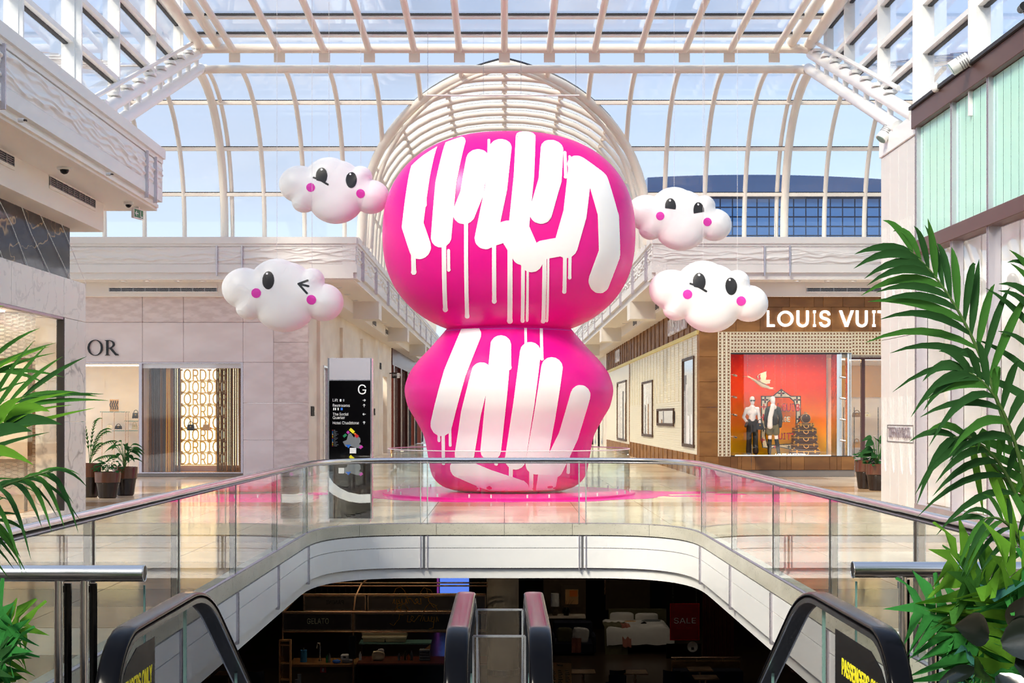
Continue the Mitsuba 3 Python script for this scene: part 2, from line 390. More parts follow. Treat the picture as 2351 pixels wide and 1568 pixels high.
for t in rows_t[1:]:
    for sg in (-1, 1):
        a = max(t, 0.0)
        zc, yc = prof(t) - 0.02, Y0 + t
        if t > 4.05: continue
        put(box(sg * a, sg * 13.7, yc - 0.07, yc + 0.05, zc - 0.055, zc + 0.035), 'transom', 'warm_white', ce)
        put(box(sg * a, sg * 13.7, yc - 0.075, yc - 0.02, zc + 0.035, zc + 0.055), 'gasket', 'dark_line', ce)
# ring beams and packing plates
XB = 7.65
def bend(z, y, r, nm):
    pts = [(x, y, z) for x in np.linspace(-XB + 0.35, XB - 0.35, 16)]
    e = [(XB - 0.12, y - 0.06, z - 0.02), (XB + 0.02, y - 0.28, z - 0.1)]
    pts = [(-a, b, c) for a, b, c in e[::-1]] + pts + e
    put(tube(pts, r, 14), nm, 'warm_white', ce, smooth=50)
bend(10.60, 36.75, 0.105, 'ring_beam'); bend(11.0, 36.25, 0.115, 'ring_beam')
for k in range(-6, 7):
    put(box(k * GAP - 0.14, k * GAP + 0.14, 36.42, 36.46, 10.7, 10.95), 'packing_plate', 'warm_white', ce)
# flat glazed top, rising a little towards the camera
def ztop(Y): return 11.02 + 0.24 * np.sin(np.clip((36.3 - Y) / 8.0, 0, 1) * np.pi / 2)
ys_top = [36.25, 35.55, 34.15, 32.65, 31.15, 29.65, 28.15]
for k in range(-6, 7):
    x = k * GAP
    put(tube([(x, y, ztop(y) - 0.06) for y in np.linspace(36.25, 28.1, 8)], 0.085, 12), 'rib', 'warm_white', ce, smooth=50)
for sg in (-1, 1):
    put(tube([(sg * XB, y, ztop(y)) for y in np.linspace(36.3, 28.1, 8)], 0.14, 12), 'rib', 'warm_white', ce, smooth=50)
    put(tube([(sg * (XB - 0.42), y, ztop(y) + 0.12) for y in np.linspace(36.3, 28.1, 8)], 0.13, 12), 'rib', 'warm_white', ce, smooth=50)
for y in ys_top[1:]:
    z = ztop(y) + 0.1
    put(box(-XB, XB, y - 0.09, y + 0.09, z - 0.04, z + 0.03), 'transom', 'white_metal', ce)
    put(box(-XB, XB, y - 0.13, y - 0.09, z - 0.0, z + 0.05), 'gasket', 'dark_line', ce)
xs_top = [-XB] + [k * GAP for k in range(-6, 7)] + [XB]
for ya, yb in zip(ys_top[:-1], ys_top[1:]):
    for xa, xb in zip(xs_top[:-1], xs_top[1:]):
        put(quad((xa, ya, ztop(ya) + 0.14), (xb, ya, ztop(ya) + 0.14), (xb, yb, ztop(yb) + 0.14), (xa, yb, ztop(yb) + 0.14)), 'pane', 'glass', ce)
# raking trusses and clerestory posts in the planes X = +-7.7
for sg in (-1, 1):
    X = sg * 7.72
    ye = 25.0 if sg < 0 else 28.15
    up = [(X, y, rake(y)) for y in np.linspace(36.15, 25.0 if sg < 0 else 27.0, 8)]
    lo = [(X, y, rake(y, 0.42)) for y in np.linspace(36.5, ye, 8)]
    put(tube(up, 0.135, 12), 'truss_chord', 'white_metal', ce, smooth=50)
    put(tube(lo, 0.135, 12), 'truss_chord', 'white_metal', ce, smooth=50)
    for y in np.arange(ye + 0.6, 36.2, 0.95):
        put(box(X - 0.05, X + 0.05, y - 0.05, y + 0.05, rake(y, 0.36), rake(y) - 0.05), 'truss_strut', 'white_metal', ce)
        put(box(X - 0.12, X + 0.12, y - 0.12, y + 0.12, rake(y) + 0.14, rake(y) + 0.20), 'bracket', 'white_metal', ce)
    put(tube([(X, y, rake(y) + 0.34) for y in np.linspace(36.0, ye, 4)], 0.05, 6), 'sill_rail', 'white_metal', ce)
wl = {-1: [20.0, 22.9, 25.9, 28.9, 31.9, 34.6], 1: [20.4, 23.6, 26.7, 29.7, 32.7, 34.8]}
for sg, wn in ((-1, 'window_1'), (1, 'window_2')):
    w = struct(wn); X = sg * 7.85; ysp = wl[sg]
    for i, y in enumerate(ysp):
        d = 0.24 if (i % 2 == 0) == (sg < 0) or y < 24 else 0.14
        d = {20.0: .2, 22.9: .19, 25.9: .24, 28.9: .12, 31.9: .12, 34.6: .06, 20.4: .2, 23.6: .23, 26.7: .26, 29.7: .14, 32.7: .12, 34.8: .06}[y]
        put(box(X - 0.12, X + 0.12, y - d * 0.25, y + d * 0.25, max(6.65, rake(y) + 0.02), 13.2), 'post', 'white_metal', w)
        put(box(X - 0.02 * sg, X + d * sg * 0 + d * 1.0 * (-sg), y - 0.03, y + 0.03, max(6.65, rake(y) + 0.02), 13.2), 'post', 'white_metal', w)
    levels = [6.65, 7.55, 8.5, 9.4, 10.25, 11.2, 12.2, 13.2]
    for a, b in zip(ysp[:-1], ysp[1:]):
        for z in levels[1:-1]:
            lowz = rake(b) + 0.3
            if z < rake((a + b) / 2) + 0.2: continue
            put(box(X - 0.10, X + 0.10, a, b, z - 0.06, z + 0.04), 'transom', 'white_metal', w)
            put(box(X + 0.0 * sg, X + 0.08 * sg, a, b, z - 0.09, z - 0.06), 'gasket', 'dark_line', w)
        for z0, z1 in zip(levels[:-1], levels[1:]):
            za, zb = max(z0, rake(a) + 0.3), max(z0, rake(b) + 0.3)
            if min(za, zb) > z1 - 0.05: continue
            za, zb = min(za, z1), min(zb, z1)
            put(quad((X + 0.05 * sg, a, za), (X + 0.05 * sg, b, zb), (X + 0.05 * sg, b, z1), (X + 0.05 * sg, a, z1)), 'pane', 'glass', w)

# ================================================================== corridor barrel vault
cv = struct('ceiling_corridor')
def arch(Y, off=0.08, n=25):
    tmax = min(R0, Y - Y0)
    th = np.linspace(-1, 1, n)
    xs = tmax * np.sign(th) * (1 - (1 - np.abs(th)) ** 1.8) if tmax >= R0 else tmax * th
    return [(x, Y, prof(x) - off) for x in xs]
ya = [Y0 + 0.45 + 1.1 * i for i in range(44)]
for i, y in enumerate(ya[:30]):
    put(tube(arch(y), 0.085, 8), 'arch_rib', 'warm_white', cv, smooth=50)
    put(tube(arch(y + 0.12, -0.02), 0.03, 5), 'gasket', 'dark_line', cv)
put(join([tube(arch(y), 0.085, 6) for y in ya[30:]]), 'far_arch_ribs', 'warm_white', cv, smooth=50, kind='stuff')
purl = [0.0, 1.55, 2.9, 3.7, 4.02]
for x in sorted(set([-p for p in purl] + purl)):
    y0 = max(Y0 + abs(x) + 0.1, Y0 + 0.4)
    put(tube([(x, y0, prof(x) - 0.02), (x, 86, prof(x) - 0.02)], 0.045, 6), 'purlin', 'warm_white', cv)
    for y in ya[:16]:
        if y > y0: put(box(x - 0.07, x + 0.07, y + 0.02, y + 0.10, prof(x) - 0.22, prof(x) + 0.02), 'bracket', 'warm_white', cv)
xp = sorted(set([-p for p in purl] + purl + [R0, -R0])); stuffp = []
for i, (a, b) in enumerate(zip(ya[:-1], ya[1:])):
    for xa, xb in zip(xp[:-1], xp[1:]):
        lim = a - Y0
        l, h = (max(xa, -lim), min(xb, lim))
        if h - l < 0.05: continue
        n = 4; xs = np.linspace(l, h, n)
        m = grid(lambda U, V: (U, V, prof(U)), xs, [a, b])
        if i < 16: put(m, 'pane', 'glass', cv)
        else: stuffp.append(m)
put(join(stuffp), 'far_panes', 'glass', cv, kind='stuff')
gro = [(x, Y0 + abs(x), prof(x) - 0.08) for x in np.concatenate([-R0 * (1 - np.linspace(0, 1, 16) ** 1.6), R0 * (1 - np.linspace(1, 0, 16) ** 1.6)[1:]])]
put(tube(gro, 0.13, 12), 'groin_rib', 'warm_white', cv, smooth=50)
put(tube([(x * 0.93, y - 0.12, z - 0.12) for x, y, z in gro], 0.06, 8), 'groin_rib', 'warm_white', cv, smooth=50)
put(tube([(x * 1.0, y + 0.02, z + 0.14) for x, y, z in gro], 0.05, 6), 'gasket', 'dark_line', cv)
lb = thing('lighting_bar', 'thin white lighting bar hung on wires under the glass vault', 'light bar')
put(rod((PX(978, 35), 35, PZ(219, 35)), (PX(1330, 35), 35, PZ(219, 35)), 0.02, 8), 'bar', 'white_metal', lb)
for px in (982, 1110, 1196, 1322):
    put(rod((PX(px, 35), 35, PZ(219, 35)), (PX(px, 35), 35, ztop(35.0)), 0.005, 5), 'hanging_wire', 'grey_metal', lb)

# ================================================================== ledges with wave relief
def relief(a, b, z0, z1, o, ex, nrm, seed, amp=0.035):
    """wavy plaster panel between distances a and b along ex from o, facing nrm"""
    n = max(8, int((b - a) / 0.045)); zs = np.linspace(z0, z1, 40)
    us = np.linspace(a, b, n)
    ex, nrm = np.asarray(ex, float), np.asarray(nrm, float)
    def f(U, V):
        h = np.zeros_like(U); hh = (z1 - z0)
        for i in range(7):
            c = z0 + hh * (0.14 + 0.12 * i)
            q = np.stack([U * 0.55 + 7.3 * i + seed, np.zeros_like(U) + i, np.zeros_like(U)], -1)
            w = 0.10 * (meshkit.noise(q, 3) - 0.5) * 2 + 0.028 * np.sin(U * 7.5 + 2.1 * i + 4 * meshkit.noise(q * 2.0, 5))
            s = 0.35 + 0.65 * meshkit.noise(q * 1.7 + 31, 9)
            d = V - c - w
            h += s * np.where(d > 0, np.exp(-(d / 0.05) ** 2), np.exp(-(d / 0.015) ** 2))
        edge = np.minimum(1, np.minimum(np.minimum(U - a, b - U) / 0.03, np.minimum(V - z0, z1 - V) / 0.03))
        h = amp * h * np.clip(edge, 0, 1)
        P_ = np.asarray(o, float) + U[..., None] * ex + nrm * h[..., None]
        return P_[..., 0], P_[..., 1], P_[..., 2] + V
    return grid(f, us, zs)
def ledge(name, o, ex, nrm, L, cuts, mat='relief_white', soff=1.2, amp=0.03, caps=True):
    """o: the start of the face line at z = 0; ex: along the face; nrm: out of the face"""
    t = struct(name); o, ex, nrm = map(lambda v: np.asarray(v, float), (o, ex, nrm)); up = np.array([0, 0, 1.0])
    def bar(a, b, d0, d1, z0, z1, nm, mt=mat):
        pts = [o + ex * u + nrm * d + up * z for u in (a, b) for d in (d0, d1) for z in (z0, z1)]
        put(tm(pts, _BF), nm, mt, t)
    bar(0, L, -soff, 0.06, 6.52, 6.7, 'coping')
    bar(0, L, -0.4, -0.03, 5.78, 6.52, 'core')
    bar(0, L, -0.42, 0.0, 5.72, 5.95, 'lower_band')
    bar(0, L, -soff, -0.10, 5.56, 5.73, 'soffit_step')
    bar(0, L, -0.1, 0.012, 6.44, 6.52, 'upper_band')
    edges = [0] + cuts + [L]
    for i, (a, b) in enumerate(zip(edges[:-1], edges[1:])):
        put(relief(a + 0.02, b - 0.02, 5.96, 6.43, o - nrm * 0.012, ex, nrm, 11 * i + 3.1 * len(name) + hash_(name), amp), 'relief_panel', mat, t, smooth=True)
    for c in cuts:
        bar(c - 0.02, c + 0.02, -0.02, 0.05, 5.62, 6.46, 'steel_strip', 'brushed')
    return t, bar
def hash_(s): return sum(ord(c) * (i + 1) for i, c in enumerate(s)) % 97
# far ledges, left and right of the corridor
Yl = 39.9
t, bar = ledge('trim_2', (-13.2, Yl, 0), (1, 0, 0), (0, -1, 0), 9.1, [PX(498, Yl) + 13.2, PX(556, Yl) + 13.2])
t, bar = ledge('trim_3', (-4.1, Yl, 0), (0, 1, 0), (1, 0, 0), 50, [1.3, 1.7, 5.6, 6.0, 10.4, 10.8, 15.5, 20, 25, 30, 35, 40])
t, bar = ledge('trim_4', (4.1, Yl, 0), (1, 0, 0), (0, -1, 0), 9.2, [PX(1755, Yl) - 4.1, PX(1813, Yl) - 4.1])
t, bar = ledge('trim_5', (4.1, Yl, 0), (0, 1, 0), (-1, 0, 0), 50, [1.3, 1.7, 5.6, 6.0, 10.4, 10.8, 15.5, 20, 25, 30, 35, 40])
# near left ledge
t, bar = ledge('trim_6', (-6.4, 26.9, 0), (0, -1, 0), (1, 0, 0), 17, [0.62, 1.25, 8.6, 9.2], amp=0.032, soff=1.5)
put(box(-12, -6.4, 26.84, 26.9, 5.72, 6.7), 'return_face', 'relief_white', 'trim_6')
put(box(-12, -6.52, 26.7, 26.8, 5.56, 5.73), 'return_face', 'relief_white', 'trim_6')
so = struct('ceiling_left')                                # soffit of the near left ledge and its bulkhead
put(box(-12, -6.45, 8, 26.8, 5.60, 5.66), 'soffit', 'soffit_white', so)
put(box(-12, -7.25, 8, 26.0, 5.05, 5.60), 'bulkhead', 'soffit_white', so)
for sg, nm in ((-1, 'ceiling_back_left'), (1, 'ceiling_back_right')):
    s_ = struct(nm)
    put(box(sg * 4.2, sg * 13.2, 40.0, 41.5, 5.53, 5.56), 'soffit', 'soffit_white', s_)
    put(box(sg * 4.2, sg * 5.9, 41.0, 90, 5.53, 5.56), 'soffit', 'soffit_white', s_)
    put(box(sg * 5.0, sg * 13.2, 40.75, 41.5, 5.13, 5.53), 'bulkhead', 'soffit_white', s_)
    put(box(sg * 5.0, sg * 5.9, 40.75, 90, 5.13, 5.53), 'bulkhead', 'soffit_white', s_)
    for k in range(3): put(box(sg * 4.15, sg * 5.0, 47.5 + 14 * k, 48.6 + 14 * k, 4.95, 5.53), 'drop_beam', 'soffit_white', s_)
# ================================================================== shop walls
def facing(o, ex, d=0.0):
    """local (u, v, w) -> world for a wall whose foot runs from o along ex; w points out of the wall (to the viewer's side)"""
    o, ex = np.asarray(o, float), np.asarray(ex, float)
    return lambda m: place(m, o, ex, (0, 0, 1))
def slabs(rects, th, gap, fr, name, mats, parent, w0=0.0, bev=0.006, seed=1):
    rr = random.Random(seed)
    for (u0, u1, v0, v1) in rects:
        m = box(u0 + gap, u1 - gap, v0 + gap, v1 - gap, w0 - th, w0 + rr.uniform(0, 0.004), bev)
        put(fr(m), name, mats[rr.randrange(len(mats))] if len(mats) > 1 else mats[0], parent)
def lv(n): return n
Yf = 41.0
def fx(px): return PX(px, Yf)
def fz(py): return PZ(py, Yf)

# ---------------------------------------------------------------- left near shop: marble front
wm = struct('wall_left')
fr = facing((-7.63, 0, 0), (0, 1, 0))
rects = [(9.0 + i * 2.65, 9.0 + (i + 1) * 2.65, 3.43, 4.13) for i in range(6)]
slabs(rects, 0.12, 0.004, fr, 'marble_panel', ['marble'], wm)
slabs([(24.9, 26.2, 3.43, 4.13), (24.9, 26.2, 1.62, 3.43), (24.9, 26.2, 0.0, 1.62), (9, 24.9, 0.0, 0.09)], 0.5, 0.004, fr, 'marble_panel', ['marble'], wm)
put(fr(box(24.86, 24.9, 0.09, 3.43, -0.12, 0.01)), 'window_frame', 'dark_line', wm)
put(fr(box(9, 24.9, 3.39, 3.43, -0.12, 0.005)), 'window_frame', 'brushed', wm)
w3 = struct('window_3')
for i, (a, b) in enumerate(((9.0, 14.2), (14.2, 19.6), (19.6, 24.86))):
    put(fr(quad((a, 0.09, -0.05), (b, 0.09, -0.05), (b, 3.39, -0.05), (a, 3.39, -0.05))), 'pane', 'glass', w3)
# black veined panels above the marble
for i, (a, b) in enumerate(((9, 14.5), (14.5, 20), (20, 25.5))):
    put(fr(box(a + 0.004, b - 0.004, 4.14, 5.36, -0.3, -0.08)), 'black_marble_panel', 'black_marble', wm)
rr = random.Random(3)
for i in range(7):
    y = 18.0 + i * 1.05; z1 = 5.34
    put(tube([(-7.69, y + rr.uniform(0, .4), z1), (-7.69, y + 1.0 + rr.uniform(0, .3), 4.7), (-7.69, y + 1.8 + rr.uniform(0, .5), 4.14)], 0.006, 4), 'bead_string', 'letter_white', wm)
# room behind the marble shop front
rm = struct('wall_left_shop')
put(box(-11.2, -11.1, 9, 26.3, 0, 4), 'back_wall', 'cream_wall', rm)
put(box(-11.2, -8.13, 26.1, 26.2, 0, 4.1), 'end_wall', 'cream_wall', rm)
put(box(-11.2, -7.76, 9, 26.2, 3.6, 3.7), 'shop_ceiling', 'soffit_white', rm)
put(box(-11.2, -7.76, 9, 26.2, 0.0, 0.03), 'shop_floor', 'floor_tan', rm)
for i in range(3):
    d = mikit.ply(box(-9.2, -8.9, 12 + 5 * i, 15.6 + 5 * i, 3.57, 3.595), 'letter_white', emitter=emit((1.0, 0.88, 0.66), 4.0))
    put(d, 'strip_lamp', None, rm)
# hexagon mesh screen inside
sc_ = thing('hexagon_screen', 'white hexagon mesh screen behind the marble framed shop window', 'screen')
hexm = []
for i in range(17):
    for j in range(44):
        cx_, cz = -10.15 + i * 0.118, 0.45 + j * 0.072 + (0.036 if i % 2 else 0)
        a = np.arange(6) * np.pi / 3
        hexm.append(tube(np.c_[cx_ + 0.066 * np.cos(a), np.full(6, 25.98), cz + 0.037 * np.sin(a)], 0.007, 3, closed=True))
put(join(hexm), 'mesh', 'grey_metal', sc_, kind='stuff')
put(box(-10.25, -8.17, 26.02, 26.05, 0.3, 3.58), 'backing', 'cloth_white', sc_)
for a, b in ((-10.3, -10.24), (-8.2, -8.14)): put(box(a, b, 25.93, 26.06, 0.03, 3.58), 'side_post', 'brass', sc_)
fm = thing('framed_mirror', 'large dark framed mirror before the hexagon screen in the marble framed shop', 'mirror')
for m in (box(-9.9, -9.84, 25.5, 25.56, 0.9, 2.75), box(-8.46, -8.40, 25.5, 25.56, 0.9, 2.75), box(-9.9, -8.40, 25.5, 25.56, 2.69, 2.75), box(-9.9, -8.40, 25.5, 25.56, 0.9, 0.96)): put(m, 'frame', 'bamboo_dark', fm)
put(box(-9.84, -8.46, 25.53, 25.55, 0.96, 2.69), 'glass_sheet', 'cream_wall', fm)
for x in (-9.8, -8.5): put(box(x - .02, x + .02, 25.5, 25.56, 0.03, 0.92), 'leg', 'bamboo_dark', fm)
ct = thing('shop_counter', 'pale marble counter low behind the marble shop window', 'counter')
put(box(-8.40, -7.9, 13, 20.2, 0.03, 0.82, 0.02), 'body', 'marble', ct); put(box(-8.43, -7.87, 12.95, 20.25, 0.82, 0.86, 0.01), 'top', 'brass', ct)

# ---------------------------------------------------------------- far left facade (pale stone)
wd = struct('wall_back_left')
fr = facing((0, Yf, 0), (1, 0, 0))
Xc = -5.6
jx = [-13.2, -12.2, fx(327), fx(421), fx(558), fx(628), Xc]
z1, z2, z3 = fz(680), fz(740), fz(832)
slabs([(a, b, z2, z1) for a, b in zip(jx[:-1], jx[1:])], 0.2, 0.005, fr, 'stone_panel', ['pale_stone_rough'], wd)
slabs([(a, b, z3, z2) for a, b in zip(jx[:-2], jx[1:-1])], 0.2, 0.004, fr, 'stone_panel', ['pale_stone'], wd)
pz = [0.0, fz(1010), fz(925), z3, fz(786), z2]
slabs([(fx(558), fx(628), a, b) for a, b in zip(pz[:-3], pz[1:-2])], 0.2, 0.003, fr, 'stone_panel', ['pale_stone'], wd)
slabs([(fx(628), Xc, a, b) for a, b in zip(pz[:-1], pz[1:])], 0.2, 0.003, fr, 'stone_panel', ['pale_stone_rough'], wd)
slabs([(-12.2, fx(558), 0, 0.10)], 0.3, 0.002, fr, 'plinth', ['granite'], wd)
# display window with frame
put(fr(join(box(fx(553), fx(558), 0.1, z3, -0.2, 0.01), box(fx(319), fx(326), 0.1, z3, -0.2, 0.01), box(-12.2, fx(558), z3 - 0.03, z3, -0.2, 0.012), box(fx(326), fx(553), 0.10, 0.13, -0.2, 0.03))), 'window_frame', 'brushed', wd)
w4 = struct('window_4')
put(fr(quad((fx(326), 0.13, -0.08), (fx(553), 0.13, -0.08), (fx(553), z3 - 0.03, -0.08), (fx(326), z3 - 0.03, -0.08))), 'pane', 'glass', w4)
for a, b in ((-12.2, fx(238)), (fx(240), fx(319))):
    put(fr(quad((a, 0.02, -0.08), (b, 0.02, -0.08), (b, z3 - 0.03, -0.08), (a, z3 - 0.03, -0.08))), 'pane', 'glass', w4)
put(fr(box(fx(326), fx(553), fz(845), z3 - 0.03, -0.16, -0.10)), 'roller_blind', 'white_metal', wd)
# room box of the left shop window
rd = struct('wall_back_left_shop')
put(box(-13.2, fx(322), 43.6, 43.7, 0, 3.4), 'back_wall', 'cream_wall', rd)
put(box(fx(321), fx(324), 41.2, 43.6, 0, 3.3), 'side_wall', 'cream_wall', rd)
put(box(-13.2, fx(321), 41.2, 43.6, 3.22, 3.3), 'shop_ceiling', 'soffit_white', rd)
put(box(-13.2, fx(321), 41.2, 43.6, -0.01, 0.02), 'shop_floor', 'floor_tan', rd)
put(mikit.ply(box(-12.6, -10.6, 41.5, 41.8, 3.19, 3.215), 'letter_white', emitter=emit((1.0, 0.70, 0.32), 2.4)), 'strip_lamp', None, rd)
# lattice window
put(box(fx(326), fx(553), 41.95, 42.0, 0.1, 3.3), 'window_back', 'bamboo', rd)
put(box(fx(326), fx(553), 41.2, 42.0, 3.2, 3.3), 'window_top', 'bamboo_dark', rd)
put(box(fx(326), fx(553), 41.2, 42.0, 0.08, 0.125), 'window_bed', 'gold', rd)
ls = thing('lattice_screen', 'golden rope lattice screen of letter shapes glowing in the pale stone shop window', 'screen')
lx0, lx1 = fx(400), fx(506)
put(mikit.ply(box(fx(384), fx(535), 41.86, 41.88, 0.3, 3.12), 'letter_white', emitter=emit((1.0, 0.74, 0.34), 0.42)), 'backlit_panel', None, ls)
nrow = 8; hrow = (3.10 - 0.32) / nrow
for i in range(nrow):
    t_ = text('DIORDIO' if i % 2 == 0 else 'IORDIOR', hrow * 0.95, 0.03)
    t_ = fit(t_, lx1 - lx0 + (0.1 if i % 2 else 0))
    put(place(t_, (lx0 - (0.05 if i % 2 else 0), 41.80, 0.33 + hrow * i)), 'rope_letters', 'gold', ls)
    put(box(lx0, lx1, 41.785, 41.80, 0.31 + hrow * i, 0.335 + hrow * i), 'rope', 'gold', ls)
bs = thing('bamboo_screen', 'dark bamboo rods standing left and right in the glowing shop window', 'screen')
rr = random.Random(8)
for a, b, n, mt in ((fx(330), fx(368), 16, 'bamboo_dark'), (fx(369), fx(380), 4, 'gold'), (fx(383), fx(403), 5, 'bamboo_dark'), (fx(486), fx(536), 11, 'bamboo_dark'), (fx(538), fx(551), 5, 'bamboo')):
    for i in range(n):
        x = a + (b - a) * (i + 0.5) / n
        put(rod((x, 41.65 + rr.uniform(-.05, .05), 0.125), (x, 41.65 + rr.uniform(-.04, .04), 3.2), 0.028 if n > 12 else 0.024, 7), 'rod', mt if rr.random() > .25 else 'bamboo', bs)

# ---------------------------------------------------------------- left corridor wall
wc = struct('wall_corridor_left')
fr = facing((Xc, 0, 0), (0, 1, 0))
yj = [41.2, 42.9, 44.4, 46.6, 49.0, 52.5, 56.0, 60.0, 63.7]
for a, b in zip(yj[:-1], yj[1:]):
    if a == 44.4: slabs([(a, b, 3.3, 5.14), (a, b, 0, 0.25)], 0.2, 0.004, fr, 'wall_panel', ['cream_wall'], wc)
    else: slabs([(a, b, 0, 5.14)], 0.2, 0.004, fr, 'wall_panel', ['cream_wall'], wc)
for y in (43.0, 49.0, 56.0): put(fr(box(y - 0.09, y + 0.09, 0, 4.75, 0, 0.10)), 'pilaster', 'cream_wall', wc)
put(fr(join(box(44.4, 44.48, 0.25, 3.3, -0.2, 0.03), box(46.52, 46.6, 0.25, 3.3, -0.2, 0.03), box(44.4, 46.6, 3.24, 3.3, -0.2, 0.03))), 'window_frame', 'chrome', wc)
put(fr(box(44.4, 46.6, 0.25, 3.3, -0.2, -0.1)), 'display_back', 'mirror', wc)
slabs([(64.1, 66.2, 0, 5.14), (68.6, 71.2, 0, 5.14), (66.2, 68.6, 3.6, 5.14)], 0.2, 0.004, fr, 'wall_panel', ['cream_wall'], wc)
slabs([(63.7, 64.1, 0, 5.14)], 0.3, 0.0, fr, 'wall_panel', ['soffit_white'], wc)
put(fr(box(66.2, 68.6, 0, 3.6, -0.9, -0.8)), 'door_panel', 'tan', wc)
put(fr(box(66.9, 67.1, 0, 3.6, -0.8, -0.6)), 'door_post', 'bamboo_dark', wc)
fs = struct('wall_corridor_left_shop')
put(fr(box(71.2, 108, 4.3, 5.14, -0.3, 0.06)), 'fascia', 'purple_brown', fs)
for i, y in enumerate((71.6, 76.6, 82.0, 88.0, 95.0)):
    put(fr(box(y, y + 0.9, 0, 4.3, -0.3, 0.08)), 'column', 'wood_red', fs)
    put(fr(box(y + 0.9, y + 5.6, 0, 4.3, -0.26, -0.2)), 'shop_glass', 'mirror' if i % 2 == 0 else 'dark_void', fs)
    for j in range(5): put(fr(box(y + 1.4 + j * 0.9, y + 1.55 + j * 0.9, 0, 4.3, -0.2, -0.05)), 'mullion', 'wood_red' if i < 2 else 'dark_line', fs)
put(box(-5.2, 5.2, 107.8, 108.2, 0, 5.14), 'end_wall', 'cream_wall', fs)

# ---------------------------------------------------------------- far right facade (brown stone and lattice)
wv = struct('wall_back_right')
fr = facing((0, Yf, 0), (1, 0, 0))
Xr = 5.56
bz = [0.2, fz(1048), fz(992), fz(935), fz(877), fz(819), fz(762)]
slabs([(Xr, fx(1648), a, b) for a, b in zip(bz[:-1], bz[1:])], 0.25, 0.003, fr, 'stone_panel', ['brown_stone'], wv)
r1 = [1607, 1632, 1690, 1760, 1813, 1869, 1890, 1935, 1985, 2020, 2080, 2140]
slabs([(max(Xr, fx(a)), fx(b), fz(705), fz(680)) for a, b in zip(r1[:-1], r1[1:])], 0.25, 0.003, fr, 'stone_panel', ['brown_stone', 'brown_stone_dark'], wv, seed=4)
r2 = [1607, 1634, 1690, 1745, 1795, 1846, 1909, 1950, 2005, 2060, 2140]
slabs([(max(Xr, fx(a)), fx(b), fz(762), fz(705)) for a, b in zip(r2[:-1], r2[1:])], 0.25, 0.003, fr, 'stone_panel', ['brown_stone', 'brown_stone_dark'], wv, seed=9)
r3 = [1617, 1650, 1677, 1693, 1702, 1734, 1790, 1806, 1816, 1846, 1904, 1921, 1931, 1961]
slabs([(fx(a), fx(b), fz(1079), fz(1048)) for a, b in zip(r3[:-1], r3[1:])], 0.5, 0.002, fr, 'stone_panel', ['brown_stone', 'brown_stone_dark'], wv, w0=0.04, seed=2)
slabs([(Xr, fx(1961), 0, fz(1079))], 0.5, 0.0, fr, 'plinth', ['granite'], wv)
# white lattice band round the window: a grid of four-petal flowers
lat = thing('lattice_band', 'cream lattice of pressed four-petal flowers round the orange shop window', 'lattice panel')
cellw = 0.0905; pet = []
pp = unary_union([affinity.rotate(affinity.scale(Point(0.022, 0).buffer(0.02, 3), 1.15, 0.5, origin=(0.022, 0)), a, origin=(0, 0)) for a in (45, 135, 225, 315)])
pm = prism(pp, 0.012)
def lat_area(x0, x1, zz0, zz1, nm):
    put(fr(box(x0, x1, zz0, zz1, -0.1, 0.03)), 'panel', 'lattice_cream', lat)
    ms = []
    nx, nz = int((x1 - x0) / cellw), int((zz1 - zz0) / cellw)
    for i in range(nx):
        for j in range(nz):
            v = np.asarray(pm.vertices) + [x0 + (i + .5) * (x1 - x0) / nx, zz0 + (j + .5) * (zz1 - zz0) / nz, 0.03]
            ms.append(tm(v, pm.faces))
    put(fr(join(ms)), nm, 'bamboo', lat, kind='stuff')
lat_area(fx(1648), fx(1677), fz(1048), fz(762), 'petals')
lat_area(fx(1677), fx(1955), fz(810), fz(762), 'petals')
lat_area(fx(1955), fx(2120), fz(815), fz(762), 'petals')
w5 = struct('window_5')
wz0, wz1 = fz(1048), fz(810)
put(fr(quad((fx(1677), wz0, -0.02), (fx(1921), wz0, -0.02), (fx(1921), wz1, -0.02), (fx(1677), wz1, -0.02))), 'pane', 'glass', w5)
put(fr(join(box(fx(1677), fx(1955), wz1 - 0.04, wz1, -0.1, 0.02), box(fx(1677), fx(1955), wz0, wz0 + 0.02, -0.1, 0.03))), 'window_frame', 'dark_line', w5)
def backdrop_fn(p, n, uv):
    t = (p.z - 0.55) / 3.0
    w = mikit.fbm(p.x * 0.6, p.z * 0.6, 3.0, octaves=2) - 0.5
    t = dr.clip(t + 0.12 * w, 0, 1)
    c = mikit.mix(lin(214, 176, 20), lin(228, 120, 22), mikit.smoothstep(0.0, 0.38, t))
    c = mikit.mix(c, lin(210, 62, 22), mikit.smoothstep(0.34, 0.68, t))
    c = mikit.mix(c, lin(158, 26, 22), mikit.smoothstep(0.66, 0.98, t))
    u, v = p.x * 4.2, p.z * 4.2
    a, b = u - dr.floor(u) - 0.5, v - dr.floor(v) - 0.5
    d = dr.abs(dr.abs(a) + dr.abs(b) - 0.10)
    return mikit.mix(c, lin(240, 170, 80), (1 - mikit.smoothstep(0.0, 0.035, d)) * 0.22)
diffuse('backdrop', mikit.proc(backdrop_fn))
wr = struct('wall_back_right_shop')
put(box(fx(1672), fx(1925), 42.55, 42.6, 0.5, 3.6), 'printed_backdrop', 'backdrop', wr)
put(box(fx(1670), fx(1675), 41.1, 42.6, 0.5, 3.6), 'window_side', 'brown_stone', wr)
put(box(fx(1672), fx(1925), 41.1, 42.6, 3.56, 3.62), 'window_top', 'black', wr)
put(box(fx(1672), fx(1925), 41.05, 42.55, 0.5, 0.585), 'window_bed', 'gold', wr)
